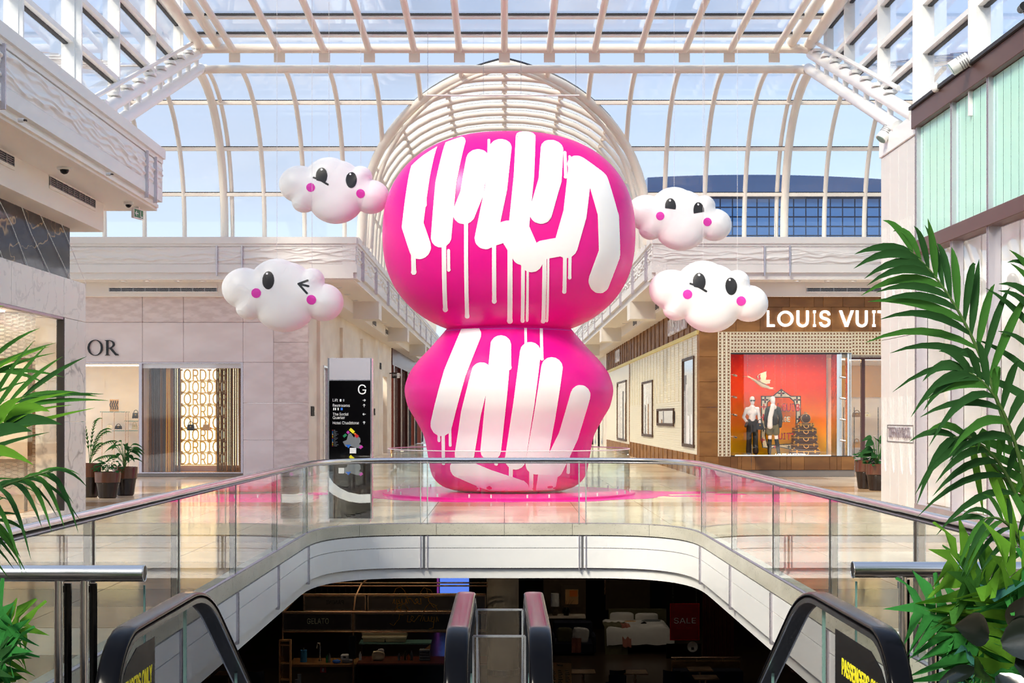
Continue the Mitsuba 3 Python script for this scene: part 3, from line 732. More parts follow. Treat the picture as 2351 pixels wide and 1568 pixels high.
put(mikit.ply(box(fx(1700), fx(1900), 41.3, 41.36, 3.53, 3.55), 'letter_white', emitter=emit((1.0, 0.76, 0.44), 20.0)), 'strip_lamp', None, wr)
put(mikit.ply(box(fx(1690), fx(1910), 41.12, 41.17, 0.60, 0.62), 'letter_white', emitter=emit((1.0, 0.8, 0.5), 2.0)), 'strip_lamp', None, wr)
# mirrored jamb and glass door on the right of the window
db = struct('door_1')
put(fr(join(box(fx(1921), fx(1929), wz0, wz1 - 0.02, -0.7, 0.0), box(fx(1929), fx(1932), wz0, wz1, -0.5, 0.02))), 'mirror_jamb', 'mirror', db)
put(fr(join(box(fx(1945), fx(1950), wz0, wz1, -0.25, 0.02), box(fx(1952), fx(1954), wz0, wz1, -0.1, 0.02))), 'mirror_jamb', 'mirror', db)
put(fr(box(fx(1985), fx(1993), 0.0, fz(815), -0.5, -0.35)), 'door_post', 'purple_brown', db)
put(fr(box(fx(1950), fx(2120), fz(824), fz(815), -0.5, -0.3)), 'door_head', 'purple_brown', db)
for k in range(4):
    put(fr(rod((fx(1928), 1.05 + 0.6 * k, 0.03), (fx(1940), 1.02 + 0.6 * k, 0.10), 0.03, 8)), 'hinge', 'chrome', db)
put(fr(quad((fx(1956), 0.05, -0.4), (fx(1985), 0.05, -0.4), (fx(1985), fz(824), -0.4), (fx(1956), fz(824), -0.4))), 'pane', 'glass', db)
put(fr(quad((fx(1993), 0.05, -0.4), (fx(2100), 0.05, -0.4), (fx(2100), fz(824), -0.4), (fx(1993), fz(824), -0.4))), 'pane', 'glass', db)
put(box(fx(1925), fx(2130), 44.4, 44.5, 0, 3.6), 'room_back', 'cream_wall', wr)
put(box(fx(1925), fx(2130), 44.3, 44.4, fz(908), fz(838) + 0.1), 'room_panel', 'tan', wr)
put(box(fx(1925), fx(2130), 41.3, 44.4, 3.42, 3.6), 'room_ceiling', 'soffit_white', wr)
put(box(fx(1925), fx(2130), 41.1, 44.4, -0.005, 0.02), 'room_floor', 'floor_tan', wr)
put(box(fx(1929), fx(1931), 42.0, 44.4, 0, 3.5), 'room_side', 'cream_wall', wr)
put(mikit.ply(box(fx(1955), fx(2060), 42.2, 42.5, 3.39, 3.415), 'letter_white', emitter=emit((1.0, 0.72, 0.34), 3.0)), 'strip_lamp', None, wr)

# ---------------------------------------------------------------- right corridor wall
paint('cove_yellow', lin(238, 220, 140), 0.5)  # glow of the cove strip put into the paint, no emitter
wq = struct('wall_corridor_right')
fr = facing((Xr, 0, 0), (0, -1, 0))                     # u = -Y
def U(y): return -y
def vrect(y0, y1, za, zb): return (-y1, -y0, za, zb)
ys_ = np.arange(41.2, 64.0, 1.42)
for a, b in zip(ys_[:-1], ys_[1:]):
    slabs([vrect(a, b, 4.2, 5.14)], 0.2, 0.003, fr, 'stone_panel', ['brown_stone'], wq, seed=int(a))
    put(fr(box(-a - 0.5, -a - 0.35, 4.2, 5.14, 0, 0.03)), 'batten', 'brown_stone_dark', wq)
    slabs([vrect(a, b, 0.0, 0.62)], 0.2, 0.003, fr, 'stone_panel', ['brown_stone'], wq, seed=int(a) + 7)
    put(fr(box(-a - 0.7, -a - 0.6, 0.0, 0.62, 0, 0.03)), 'batten', 'brown_stone_dark', wq)
put(fr(box(-64, -41.2, 4.08, 4.2, -0.1, 0.05)), 'light_cove', 'cove_yellow', wq)
slabs([vrect(41.2, 41.5, 0.62, 4.08), vrect(63.7, 64.1, 0.62, 4.08)], 0.25, 0.0, fr, 'stone_panel', ['brown_stone'], wq)
paint('ribbed_glass', lin(236, 230, 206), 0.35)
put(fr(box(-63.7, -41.5, 0.62, 4.08, -0.2, 0.0)), 'ribbed_wall', 'ribbed_glass', wq)
for k in range(44):
    put(fr(box(-63.7, -41.5, 0.66 + k * 0.078, 0.672 + k * 0.078, 0, 0.014)), 'rib', 'lattice_cream', wq)
for k in range(20):
    put(fr(box(-63.4 + k * 1.1, -63.36 + k * 1.1, 2.2, 4.05, 0, 0.02)), 'seam', 'sand', wq)
def shop_pic(y0, y1, z0_, z1_, seed):
    r_ = random.Random(seed)
    put(fr(join(box(-y1, -y1 + 0.08, z0_, z1_, 0, 0.06), box(-y0 - 0.08, -y0, z0_, z1_, 0, 0.06), box(-y1, -y0, z1_ - 0.08, z1_, 0, 0.06), box(-y1, -y0, z0_, z0_ + 0.1, 0, 0.06))), 'window_frame', 'bamboo_dark', wq)
    put(fr(box(-y1, -y0, z0_, z1_, 0, 0.02)), 'window_back', 'mirror', wq)
    for i in range(5):
        a = -y1 + 0.1 + (y1 - y0 - 0.3) * r_.random()
        put(fr(box(a, a + 0.15 + 0.3 * r_.random(), z0_ + 0.1, z0_ + (z1_ - z0_) * (0.35 + 0.6 * r_.random()), 0.02, 0.03)), 'display_strip', r_.choice(['white_paint', 'wood', 'grey_metal', 'cloth_white', 'black']), wq)
shop_pic(41.9, 44.6, 0.8, 3.5, 1); shop_pic(46.9, 52.0, 1.4, 2.0, 2); shop_pic(53.6, 57.7, 0.95, 3.1, 3)
# the next shop along
put(fr(box(-78, -64.1, 4.2, 5.14, -0.2, 0.02)), 'fascia', 'brown_stone', wq)
for k in range(12): put(fr(box(-77.6 + k * 1.15, -77.5 + k * 1.15, 4.2, 5.14, 0.02, 0.05)), 'batten', 'brown_stone_dark', wq)
put(fr(box(-78, -64.1, 4.08, 4.2, -0.2, 0.05)), 'light_cove', 'cove_yellow', wq)
put(fr(box(-78, -64.1, 0.5, 4.08, -0.2, 0.0)), 'ribbed_wall', 'ribbed_glass', wq)
put(fr(box(-78, -64.1, 0.0, 0.5, -0.2, 0.02)), 'plinth', 'brown_stone', wq)
shop_pic(65.2, 70.4, 0.6, 3.4, 5)
put(fr(box(-108, -78, 0, 5.14, -0.2, 0.0)), 'far_wall', 'cream_wall', wq)
for k in range(9): put(fr(box(-106 + 3 * k, -104.8 + 3 * k, 0, 3.6, 0, 0.04)), 'shop_glass', 'dark_void' if k % 2 else 'mirror', wq)

# ---------------------------------------------------------------- right near shop: pale pylon and glazed front
wt = struct('wall_right')
fr = facing((7.65, 0, 0), (0, -1, 0))
pyl = [26.7, 27.3, 27.9, 28.5, 29.2]
for a, b in zip(pyl[:-1], pyl[1:]):
    put(fr(box(-b + 0.008, -a - 0.008, 0, 3.25, -0.5, 0.0, 0.006)), 'stone_panel', 'pylon_stone', wt)
    put(fr(box(-b + 0.008, -a - 0.008, 3.258, 6.95, -0.5, 0.0, 0.006)), 'stone_panel', 'pylon_stone', wt)
put(fr(box(-29.24, -26.66, 6.96, 7.36, -0.5, 0.03, 0.01)), 'cornice', 'white_metal', wt)
sc = []
for i in range(4):
    for j in range(2):
        for w_ in (0.05, 0.16, 0.26):
            yc = 27.0 + 0.6 * i; z0_ = 0.6 + 3.4 * j
            sc.append(fr(tube([(-yc + w_ * math.sin(t * math.pi / 2), z0_ + 1.5 * (1 - math.cos(t * math.pi / 2)), 0.002) for t in np.linspace(-1, 1, 11)], 0.004, 3)))
put(join(sc), 'carved_scallops', 'white_metal', wt, kind='stuff')
put(fr(box(-26.72, -9, 7.05, 7.4, -0.5, 0.09, 0.01)), 'beam', 'purple_brown', wt)
put(fr(box(-26.72, -9, 7.4, 7.46, -0.6, 0.14)), 'gutter', 'dark_line', wt)
put(fr(box(-26.72, -9, 4.70, 4.95, -0.5, 0.09, 0.01)), 'beam', 'purple_brown', wt)
put(fr(box(-26.72, -9, 0.0, 0.10, -0.5, 0.03)), 'sill', 'brushed', wt)
scene['green_glass_panel'] = {'type': 'twosided', 'bsdf': {'type': 'principled', 'base_color': rgb(lin(176, 226, 208)), 'roughness': 0.12, 'specular': 0.6}}  # green backlight put into the base colour, no emitter
paint('frosted_panel', lin(222, 222, 217), 0.15, spec=0.6)  # backlit look put into the pale base colour
mul = [26.55, 24.46, 22.62, 20.95, 19.4, 17.9, 16.3, 14.7, 13.0]
w6 = struct('window_6')
for a, b in zip(mul[1:], mul[:-1]):
    put(fr(box(-b + 0.035, -a - 0.035, 4.97, 7.04, -0.10, -0.03)), 'green_panel', 'green_glass_panel', w6)
    for i in range(5):
        u = -b + (b - a) * (i + 0.5) / 5
        put(fr(tube([(u, 4.97, -0.028), (u, 7.04, -0.028)], 0.003, 3)), 'etched_line', 'glass_edge', w6)
    ym = (a + b) / 2
    put(fr(box(-b + 0.05, -ym - 0.02, 0.12, 4.68, -0.22, -0.16)), 'frosted_panel', 'frosted_panel', w6)
    put(fr(box(-ym + 0.06, -a - 0.05, 0.12, 4.68, -0.22, -0.16)), 'frosted_panel', 'frosted_panel', w6)
    put(fr(box(-ym - 0.02, -ym + 0.06, 0.12, 4.68, -0.30, -0.26)), 'wood_strip', 'tan', w6)
    put(fr(quad((-b + 0.04, 0.1, -0.05), (-a - 0.04, 0.1, -0.05), (-a - 0.04, 4.7, -0.05), (-b + 0.04, 4.7, -0.05))), 'pane', 'glass', w6)
for y in mul:
    put(fr(join(box(-y - 0.045, -y - 0.02, 0.1, 7.05, -0.15, 0.05), box(-y + 0.02, -y + 0.045, 0.1, 7.05, -0.15, 0.05), box(-y - 0.02, -y + 0.02, 0.1, 7.05, -0.15, -0.02))), 'mullion', 'brushed', w6)
put(fr(box(-26.72, -26.6, 0, 7.05, -0.3, 0.02)), 'corner_strip', 'dark_line', wt)
put(fr(box(-29.2, -9, 0, 7.0, -0.7, -0.5)), 'backing_wall', 'white_paint', wt)
# ================================================================== the inflatable, its platform and the clouds
YC, XC = 32.0, 0.10
SC = F / YC                                                # pixels per metre at its distance: only used to read sizes
# a plain stand-in of two stacked rounded volumes
sc1 = thing('inflatable_sculpture', 'giant magenta inflatable of two stacked rounded volumes covered in white dripping paint', 'sculpture')
HX, HY, HZ, HC = 2.80, 2.25, 2.26, 5.74
def head_v(m):
    v = np.asarray(m.vertices); d = v / np.linalg.norm(v, axis=1, keepdims=True); n = 2.35
    r = (np.abs(d[:, 0]) ** n + np.abs(d[:, 1]) ** n + np.abs(d[:, 2]) ** n) ** (-1 / n)
    return d * r[:, None]
ico = trimesh.creation.icosphere(subdivisions=5)
hv = head_v(ico)
put(tm(hv * [HX, HY, HZ] + [XC, YC, HC], ico.faces), 'upper_volume', 'pink', sc1, smooth=True)
bp = [(0.05, 0.0), (0.052, 0.9), (0.10, 1.28), (0.22, 1.55), (0.45, 1.72), (0.85, 1.80), (1.25, 1.88), (1.65, 2.08), (1.98, 2.26), (2.30, 2.32), (2.62, 2.24), (2.95, 2.02), (3.25, 1.74), (3.55, 1.48), (3.85, 1.2), (4.1, 0.7), (4.2, 0.0)]
bz_ = np.array([b[0] for b in bp]); br_ = np.array([b[1] for b in bp])
zz = np.concatenate([[0.05], np.linspace(0.052, 0.5, 16), np.linspace(0.55, 4.2, 60)])
from scipy.interpolate import PchipInterpolator
bod = PchipInterpolator(bz_, br_)
bm = lathe(np.c_[np.maximum(bod(zz), 0.001), zz], n=96)
def body_warp(v): return np.c_[v[:, 0] + XC, v[:, 1] * 0.82 + YC, v[:, 2]]
put(tm(body_warp(np.asarray(bm.vertices)), bm.faces), 'lower_volume', 'pink', sc1, smooth=60)
put(tube([(XC + 1.42 * math.cos(a), YC + 1.17 * math.sin(a), 3.60) for a in np.linspace(0, 2 * np.pi, 60)[:-1]], 0.02, 5, closed=True), 'seam', 'magenta', sc1)
def y_head(x, z):
    a = np.abs((x - XC) / HX) ** 2.35 + np.abs((z - HC) / HZ) ** 2.35
    return YC - HY * np.clip(1 - a, 0, 1) ** (1 / 2.35)
def y_body(x, z):
    r = np.maximum(bod(np.clip(z, 0.05, 4.2)), 0.01)
    return YC - 0.82 * r * np.sqrt(np.clip(1 - ((x - XC) / r) ** 2, 0, 1))
def px_poly(pts): return [((x - CX) / SC, EYE - (y - CY) / SC) for x, y in pts]
def brush(pts, w): return LineString(px_poly(pts)).buffer(w / 2 / SC, 8)
def drip(x, y0, y1, w=9): return unary_union([brush([(x, y0), (x, y1)], w), Point(*px_poly([(x, y1)])[0]).buffer(w * 0.62 / SC, 8)])
rr = random.Random(21)
up = [brush(p, w) for p, w in (
    ([(985, 350), (972, 430), (958, 540), (975, 590)], 50), ([(1050, 352), (1032, 450), (1022, 570)], 46), ([(1100, 400), (1088, 480), (1072, 520)], 50),
    ([(1150, 372), (1140, 470), (1118, 575)], 48), ([(1118, 575), (1165, 560), (1196, 610)], 44), ([(1205, 340), (1200, 440), (1188, 560)], 44), ([(1188, 560), (1216, 622)], 50),
    ([(1262, 372), (1256, 450), (1236, 520)], 50), ([(1290, 590), (1240, 600), (1216, 622)], 40), ([(1322, 420), (1310, 520), (1290, 590)], 52), ([(1318, 410), (1362, 440), (1385, 520)], 48), ([(1385, 520), (1388, 600), (1366, 660)], 50))]
up += [drip(x, a, b, w) for x, a, b, w in ((960, 560, 640, 11), (987, 430, 500, 6), (1028, 580, 720, 10), (1038, 600, 640, 7), (1076, 540, 735, 9), (1124, 350, 410, 6), (1136, 590, 706, 9), (1198, 620, 745, 8),
    (1210, 350, 440, 8), (1208, 620, 745, 5), (1290, 380, 440, 7), (1244, 600, 745, 9), (1252, 610, 745, 5), (1288, 600, 685, 8), (1299, 600, 656, 7), (1170, 600, 745, 11), (1404, 560, 600, 7), (1300, 390, 460, 6))]
upper = unary_union(up)
lim = affinity.translate(affinity.scale(Point(0, 0).buffer(1, 40), HX * 0.965, HZ * 0.965, origin=(0, 0)), XC, HC)
lim = unary_union([lim])
m = fine(upper.intersection(lim).simplify(0.006), 0.03, 0.13); v = np.asarray(m.vertices)
put(tm(np.c_[v[:, 0], y_head(v[:, 0], v[:, 1]) + 0.012 - v[:, 2] * 0.9, v[:, 1]], m.faces), 'white_paint', 'white_vinyl', sc1, smooth=40, label='white dripping paint strokes on the upper volume')
dn = [brush(p, w) for p, w in (
    ([(1082, 775), (1050, 860), (1018, 975)], 50), ([(1108, 860), (1085, 950), (1070, 1040)], 44), ([(1150, 800), (1142, 900), (1128, 1030)], 46),
    ([(1215, 815), (1200, 930), (1182, 1050)], 46), ([(1262, 850), (1245, 960), (1228, 1060)], 48), ([(1325, 910), (1300, 1000), (1266, 1070)], 46), ([(1060, 1070), (1120, 1095), (1190, 1118)], 46), ([(1258, 1060), (1250, 1116)], 44))]
dn += [drip(x, a, b, w) for x, a, b, w in ((1168, 800, 850, 10), (1022, 960, 1060, 8), (1038, 960, 1020, 6), (1012, 960, 1010, 6), (1100, 1090, 1130, 7), (1172, 1030, 1120, 9), (1217, 1040, 1125, 9), (1300, 1000, 1080, 7), (1240, 760, 830, 7), (1205, 760, 815, 6), (1078, 752, 790, 9), (1140, 1020, 1060, 7), (1310, 900, 960, 8))]
lower = unary_union(dn)
lim = Polygon([(XC + s_ * 0.95 * float(bod(z)), z) for s_, zs in ((-1, np.linspace(0.12, 3.62, 40)), (1, np.linspace(3.62, 0.12, 40))) for z in zs])
m = fine(lower.intersection(lim).simplify(0.006), 0.03, 0.12); v = np.asarray(m.vertices)
put(tm(np.c_[v[:, 0], y_body(v[:, 0], v[:, 1]) + 0.012 - v[:, 2] * 0.9, v[:, 1]], m.faces), 'white_paint', 'white_vinyl', sc1, smooth=40, label='white dripping paint strokes on the lower volume')
# platform and glass fence
pf = thing('round_platform', 'low round magenta platform ringed by a clear glass fence under the inflatable', 'platform')
put(lathe([(0, 0.0), (2.80, 0.0), (2.80, 0.045), (2.785, 0.05), (0, 0.05)], (XC, YC, 0.001), 96), 'disc', 'pink_floor', pf, smooth=40)
NP = 14
for i in range(NP):
    a0, a1 = 2 * np.pi * i / NP + 0.006, 2 * np.pi * (i + 1) / NP - 0.006
    put(grid(lambda U, V: (XC + 2.68 * np.cos(U), YC + 2.68 * np.sin(U), V), np.linspace(a0, a1, 9), [0.06, 1.0]), 'fence_glass', 'glass_green', pf)
    for a in (a0 + 0.08, a1 - 0.08):
        put(lathe([(0, 0), (0.018, 0), (0.018, 0.07), (0, 0.07)], (XC + 2.68 * math.cos(a), YC + 2.68 * math.sin(a), 0.05), 8), 'clamp', 'white_metal', pf)
put(tube([(XC + 2.68 * math.cos(a), YC + 2.68 * math.sin(a), 1.005) for a in np.linspace(0, 2 * np.pi, 97)[:-1]], 0.012, 6, closed=True), 'fence_rim', 'white_metal', pf)
# painted splash on the floor round the platform
sp = []
for i in range(60):
    a = 2 * np.pi * i / 60
    sp.append((XC + (3.15 + 0.5 * meshkit.noise(np.array([i * 0.55, 2, 0])) + (1.0 if i in (0, 1, 2, 29, 30, 31) else 0)) * math.cos(a), YC + (2.9 + 0.6 * meshkit.noise(np.array([i * 0.8, 5, 0]))) * math.sin(a)))
spl = Polygon(sp).buffer(0.25).buffer(-0.2).difference(Point(XC, YC).buffer(2.78, 48))
for x, y, rx, ry in ((-4.2, 31.6, 0.35, 0.25), (-3.6, 33.0, 0.5, 0.35), (4.35, 32.6, 0.5, 0.3), (3.9, 31.0, 0.45, 0.2), (5.0, 31.7, 0.35, 0.2)):
    spl = spl.union(affinity.translate(affinity.scale(Point(0, 0).buffer(1, 12), rx, ry), x, y))
put(prism(spl, 0.003).apply_translation([0, 0, 0.001]), 'floor_graphic', 'pink_floor', label='glossy pink paint splash graphic stuck on the floor round the platform', cat='floor sticker')

# clouds: one shape, four faces
LOB = [(-14, -12, 66, 66), (-88, -10, 52, 47), (-76, 34, 32, 28), (4, 28, 70, 62), (66, -27, 29, 29), (92, 22, 46, 43), (-40, 10, 60, 50), (45, 5, 55, 45), (10, -10, 60, 60)]
def cloud(px, py, Y, width, label, eyes):
    s = width / 276.0 * Y / F                              # metres per template pixel
    cx, cz = PX(px, Y), PZ(py, Y)
    t = thing('inflatable_cloud', label, 'inflatable cloud')
    out = unary_union([affinity.translate(affinity.scale(Point(0, 0).buffer(1, 24), rx, ry), x, -y) for x, y, rx, ry in LOB])
    out = affinity.translate(affinity.scale(out.buffer(2).buffer(-4).buffer(2), s, s, origin=(0, 0)), cx, cz).simplify(0.003)
    RR = 62 * s; bd = out.exterior
    def depth(x, z):
        d = np.clip(shapely.distance(shapely.points(np.c_[x, z]), bd), 0, RR)
        return 0.60 * np.sqrt(d * (2 * RR - d)) + 0.02 * s
    m = fine(out, 2.0, 0.055); v = np.asarray(m.vertices)
    # keep the rim closed: side vertices collapse on the seam
    put(tm(np.c_[v[:, 0], Y - (v[:, 2] - 1) * depth(v[:, 0], v[:, 1]), v[:, 1]], m.faces), 'body', 'white_vinyl', t, smooth=60)
    def front(x, z): return Y - depth(x, z)
    def stick(poly, nm, mt, th=0.008):
        poly = affinity.translate(affinity.scale(poly, s, s, origin=(0, 0)), cx, cz)
        m = fine(poly, th, 0.04); v = np.asarray(m.vertices)
        put(tm(np.c_[v[:, 0], front(v[:, 0], v[:, 1]) + 0.002 - v[:, 2] * 1.6, v[:, 1]], m.faces), nm, mt, t)
    ell = lambda x, y, a, b: affinity.translate(affinity.scale(Point(0, 0).buffer(1, 16), a, b), x, -y)
    for (ex, ey), kind in zip(((-28, -25), (46, -15)), eyes):
        if kind == 'open':
            stick(ell(ex, ey, 13.5, 20.5), 'eye', 'black_vinyl'); stick(ell(ex - 3, ey - 15, 2.5, 2.5), 'eye_glint', 'white_vinyl', 0.014)
        elif kind == 'lash':
            e = ell(ex, ey, 14.5, 21).difference(affinity.rotate(sbox(ex - 30, -ey - 34, ex + 30, -ey - 14), -14, origin=(ex, -ey)))
            e = e.union(LineString([(ex - 20, -ey - 4), (ex - 6, -ey - 9), (ex + 16, -ey - 22)]).buffer(2.2))
            stick(e, 'eye', 'black_vinyl'); stick(ell(ex, ey - 16, 2.8, 2.8), 'eye_glint', 'white_vinyl', 0.014)
        elif kind == 'half':
            e = ell(ex, ey + 4, 14, 22).difference(affinity.rotate(sbox(ex - 30, -ey - 40, ex + 30, -ey - 10), -8 if ex < 0 else 10, origin=(ex, -ey)))
            stick(e, 'eye', 'black_vinyl'); stick(ell(ex - 1, ey - 12, 2.5, 3), 'eye_glint', 'white_vinyl', 0.014)
        else:
            e = strokes([[(ex - 6, -ey + 2), (ex + 14, -ey + 10)], [(ex - 6, -ey + 2), (ex + 16, -ey - 3)], [(ex - 6, -ey + 2), (ex + 13, -ey - 19)]], 4.6)
            stick(e, 'eye', 'black_vinyl')
    for x, y in ((-55, 4), (69, 19)):
        stick(ell(x, y, 10.8, 10.8), 'cheek', 'cheek_pink')
    for x in (-14, 66):
        top = cz + (70 if x < 0 else 50) * s
        put(rod((cx + x * s, Y, top - 0.03), (cx + x * s, Y, ztop(min(Y, 36.0)) if Y < 36.3 else prof(Y - Y0)), 0.004, 4), 'hanging_wire', 'white_metal', t)
cloud(650, 672, 31.5, 278, 'white inflatable cloud with one winking eye, lower left of the magenta inflatable', ('open', 'wink'))
cloud(768, 432, 32.8, 252, 'white inflatable cloud with long lashed left eye, upper left of the magenta inflatable', ('lash', 'open'))
cloud(1560, 497, 33.5, 240, 'white inflatable cloud with two half closed eyes, upper right of the magenta inflatable', ('half', 'half'))
cloud(1628, 675, 31.8, 272, 'white inflatable cloud with long lashed left eye, in front of the brown stone shop', ('lash', 'open'))

# ================================================================== directory totem
tx0, tx1, ty = PX(754, 23.3), PX(852, 23.3), 23.3
tt = thing('directory_totem', 'tall black directory totem with white lettering behind the balustrade', 'directory sign')
th = PZ(822, ty)
put(box(tx0 + .02, tx1 - .02, ty, ty + 0.22, 0.0, 0.06), 'base', 'chrome', tt)
put(box(tx0 + .01, tx1 - .01, ty, ty + 0.22, 0.06, th - 0.37, 0.004), 'black_panel', 'black_gloss', tt)
put(box(tx0 + .01, tx1 - .01, ty, ty + 0.22, th - 0.355, th, 0.004), 'steel_head', 'brushed', tt)
for x in (tx0, tx1): put(box(x - 0.012, x + 0.012, ty - 0.005, ty + 0.225, 0.05, th), 'side_rail', 'chrome', tt)
put(box(tx0, tx1, ty - 0.004, ty + 0.2, th - 0.368, th - 0.355), 'joint_strip', 'chrome', tt)
tz = lambda py: PZ(py, ty)
yf = ty - 0.001
def tput(m, px, py, nm='lettering', mt='letter_white'): put(place(m, (PX(px, ty), yf, tz(py))), nm, mt, tt)
tput(text('G', 0.155, 0.003), 820, 905)
for s_, px, py, w_ in (('Lift', 764, 922, 12), ('Restrooms', 764, 934, 39), ('The Social', 764, 954, 36), ('Quarter', 764, 962, 28), ('Hotel Chadstone', 764, 974, 60)):
    tput(fit(text(s_, 0.046, 0.003), w_ * ty / F), px, py)
def arrow(px, py, a):
    p = strokes([[(-0.022, 0), (0.022, 0)], [(0.004, 0.018), (0.022, 0), (0.004, -0.018)]], 0.007)
    put(place(prism(affinity.rotate(p, a, origin=(0, 0)), 0.003), (PX(px, ty), yf, tz(py))), 'arrow', 'letter_white', tt)
arrow(836, 919, 0); arrow(836, 931, 90); arrow(836, 951, 180); arrow(836, 970.5, 90)
for px, mt in ((780, 'letter_white'), (787, 'letter_grey')): put(box(PX(px, ty), PX(px + 4, ty), yf - 0.003, yf, tz(922), tz(916)), 'symbol', mt, tt)
for px, mt in ((765, 'letter_white'), (769, 'letter_white'), (775, 'letter_white'), (782, 'mid_blue')): put(box(PX(px, ty), PX(px + (5 if mt == 'mid_blue' else 2.5), ty), yf - 0.003, yf, tz(942), tz(936)), 'symbol', mt, tt)
def sq(cx, cy, w, h, a, mt, nm='map_block'):
    p = affinity.translate(affinity.rotate(sbox(-w / 2, -h / 2, w / 2, h / 2), a), PX(cx, ty), tz(cy))
    put(place(prism(p, 0.004), (0, yf, 0)), nm, mt, tt)
k_ = ty / F
def mapp(dy, full=True):
    p = Polygon([(PX(x, ty), tz(y + dy)) for x, y in ((787, 1014), (796, 1010), (800, 996), (806, 994), (812, 1004), (820, 1000), (827, 1006), (828, 1014), (824, 1020), (830, 1022), (828, 1030), (816, 1028), (804, 1024), (794, 1026), (790, 1020))])
    put(place(prism(p, 0.003), (0, yf, 0)), 'map_plan', 'letter_grey', tt)
    sq(808, 989 + dy, 13 * k_, 7 * k_, -40, 'yellow'); sq(799, 992.5 + dy, 6 * k_, 6 * k_, 40, 'magenta') if full else None
    if full: sq(792, 1000 + dy, 9 * k_, 6 * k_, 38, 'green'); sq(819, 1001 + dy, 8 * k_, 7 * k_, -40, 'red_letter'); sq(815, 996 + dy, 4 * k_, 4 * k_, 45, 'orange')
    p = Polygon([(PX(793, ty), tz(1021 + dy)), (PX(806, ty), tz(1021 + dy)), (PX(800, ty), tz(1029 + dy))])
    put(place(prism(p, 0.004), (0, yf, 0)), 'map_block', 'mid_blue', tt)
    sq(829, 1026.5 + dy, 8 * k_, 6 * k_, 40, 'magenta')
    put(box(PX(803, ty), PX(818, ty), yf - 0.004, yf, tz(1041 + dy), tz(1028 + dy)) if full else box(PX(777, ty), PX(790, ty), yf - 0.004, yf, tz(1087), tz(1074)), 'map_card', 'letter_white', tt)
mapp(0); mapp(62, False)
for i in range(13): put(box(PX(762.5, ty), PX(764.5, ty), yf - .003, yf, tz(988.5 + 3 * i), tz(987 + 3 * i)), 'legend_dot', ['red_letter', 'mid_blue', 'blue', 'letter_white', 'orange', 'yellow'][i % 6], tt)
for i in range(13): put(box(PX(766, ty), PX(770 + (i * 5) % 8, ty), yf - .003, yf, tz(988.2 + 3 * i), tz(987.4 + 3 * i)), 'legend_line', 'letter_grey', tt)
ring = Point(PX(853, ty), tz(1030)).buffer(1.01, 64).difference(Point(PX(853, ty), tz(1030)).buffer(0.83, 64)).intersection(sbox(tx0 + 0.015, 0.3, tx1 - 0.015, 1.0))
ring = affinity.translate(ring, 0, 0)
put(place(prism(Polygon([(PX(x, ty), tz(y)) for x, y in ((755, 1094), (765, 1108), (780, 1120), (800, 1130), (825, 1135), (851, 1134), (851, 1154), (825, 1155), (800, 1151), (780, 1144), (765, 1136), (755, 1128)) ]), 0.004), (0, yf, 0)), 'pale_arc', 'letter_white', tt)

# ================================================================== shop lettering
def serif(ch, h):
    w = 0.075 * h; th_ = 0.03 * h
    if ch == 'O':
        return affinity.translate(affinity.scale(Point(0, 0).buffer(1, 24), 0.50 * h, 0.52 * h).difference(affinity.scale(Point(0, 0).buffer(1, 24), 0.37 * h, 0.485 * h)), 0.5 * h, 0.5 * h), 1.0 * h
    st = unary_union([sbox(0.08 * h, 0, 0.215 * h, h), sbox(0, 0, 0.30 * h, th_), sbox(0, h - th_, 0.30 * h, h)])
    if ch == 'I': return st, 0.30 * h
    if ch == 'D':
        o = affinity.translate(affinity.scale(Point(0, 0).buffer(1, 24), 0.62 * h, 0.5 * h).difference(affinity.scale(Point(0, 0).buffer(1, 24), 0.48 * h, 0.5 * h - th_)), 0.2 * h, 0.5 * h).intersection(sbox(0.15 * h, 0, h, h))
        return unary_union([st, o]), 0.82 * h
    if ch == 'R':
        o = affinity.translate(affinity.scale(Point(0, 0).buffer(1, 24), 0.42 * h, 0.27 * h).difference(affinity.scale(Point(0, 0).buffer(1, 24), 0.29 * h, 0.27 * h - th_)), 0.22 * h, 0.73 * h).intersection(sbox(0.15 * h, 0, h, h))
        leg = LineString([(0.36 * h, 0.47 * h), (0.72 * h, 0.06 * h), (0.84 * h, 0.02 * h)]).buffer(0.062 * h, cap_style=2).union(sbox(0.70 * h, 0, 0.90 * h, th_)).intersection(sbox(0, 0, 2 * h, h))
        return unary_union([st, o, leg]), 0.86 * h
def word(chars, h, gap, fn):
    x = 0; out = []
    for ch in chars:
        p, w = fn(ch, h); out.append(affinity.translate(p, x, 0)); x += w + gap
    return out, x
sg1 = thing('shop_sign', 'large black serif shop lettering on the pale stone above the lit window', 'sign')
h_ = (fz(781) - fz(816)); ws, W = word('DIOR', h_, 0.06, serif)
xo = fx(272) - W + 0.06
for p in ws: put(place(prism(p, 0.05), (xo, Yf - 0.01, fz(816))), 'letter', 'black', sg1)
def plate(y, z, s, label, n='DIOR'):
    t = thing('wall_plaque', label, 'sign')
    ws, W = word(n, 0.28, 0.0, serif)
    for p in ws: put(place(prism(affinity.scale(p, 0.75, 1.0, origin=(0, 0)), 0.03), (Xc + 0.005, y, z), (0, 1, 0), (0, 0, 1)), 'letter', 'black', t)
plate(41.55, PZ(955, 41.7), 1, 'small dark serif lettering on the cream corridor wall beside the directory totem')
plate(61.6, PZ(953, 62), 1, 'small dark serif lettering on the cream wall before the narrow doorway', 'OR')
plate(64.5, PZ(848, 65), 1, 'dark shop lettering high above the narrow doorway in the corridor', 'DODI')
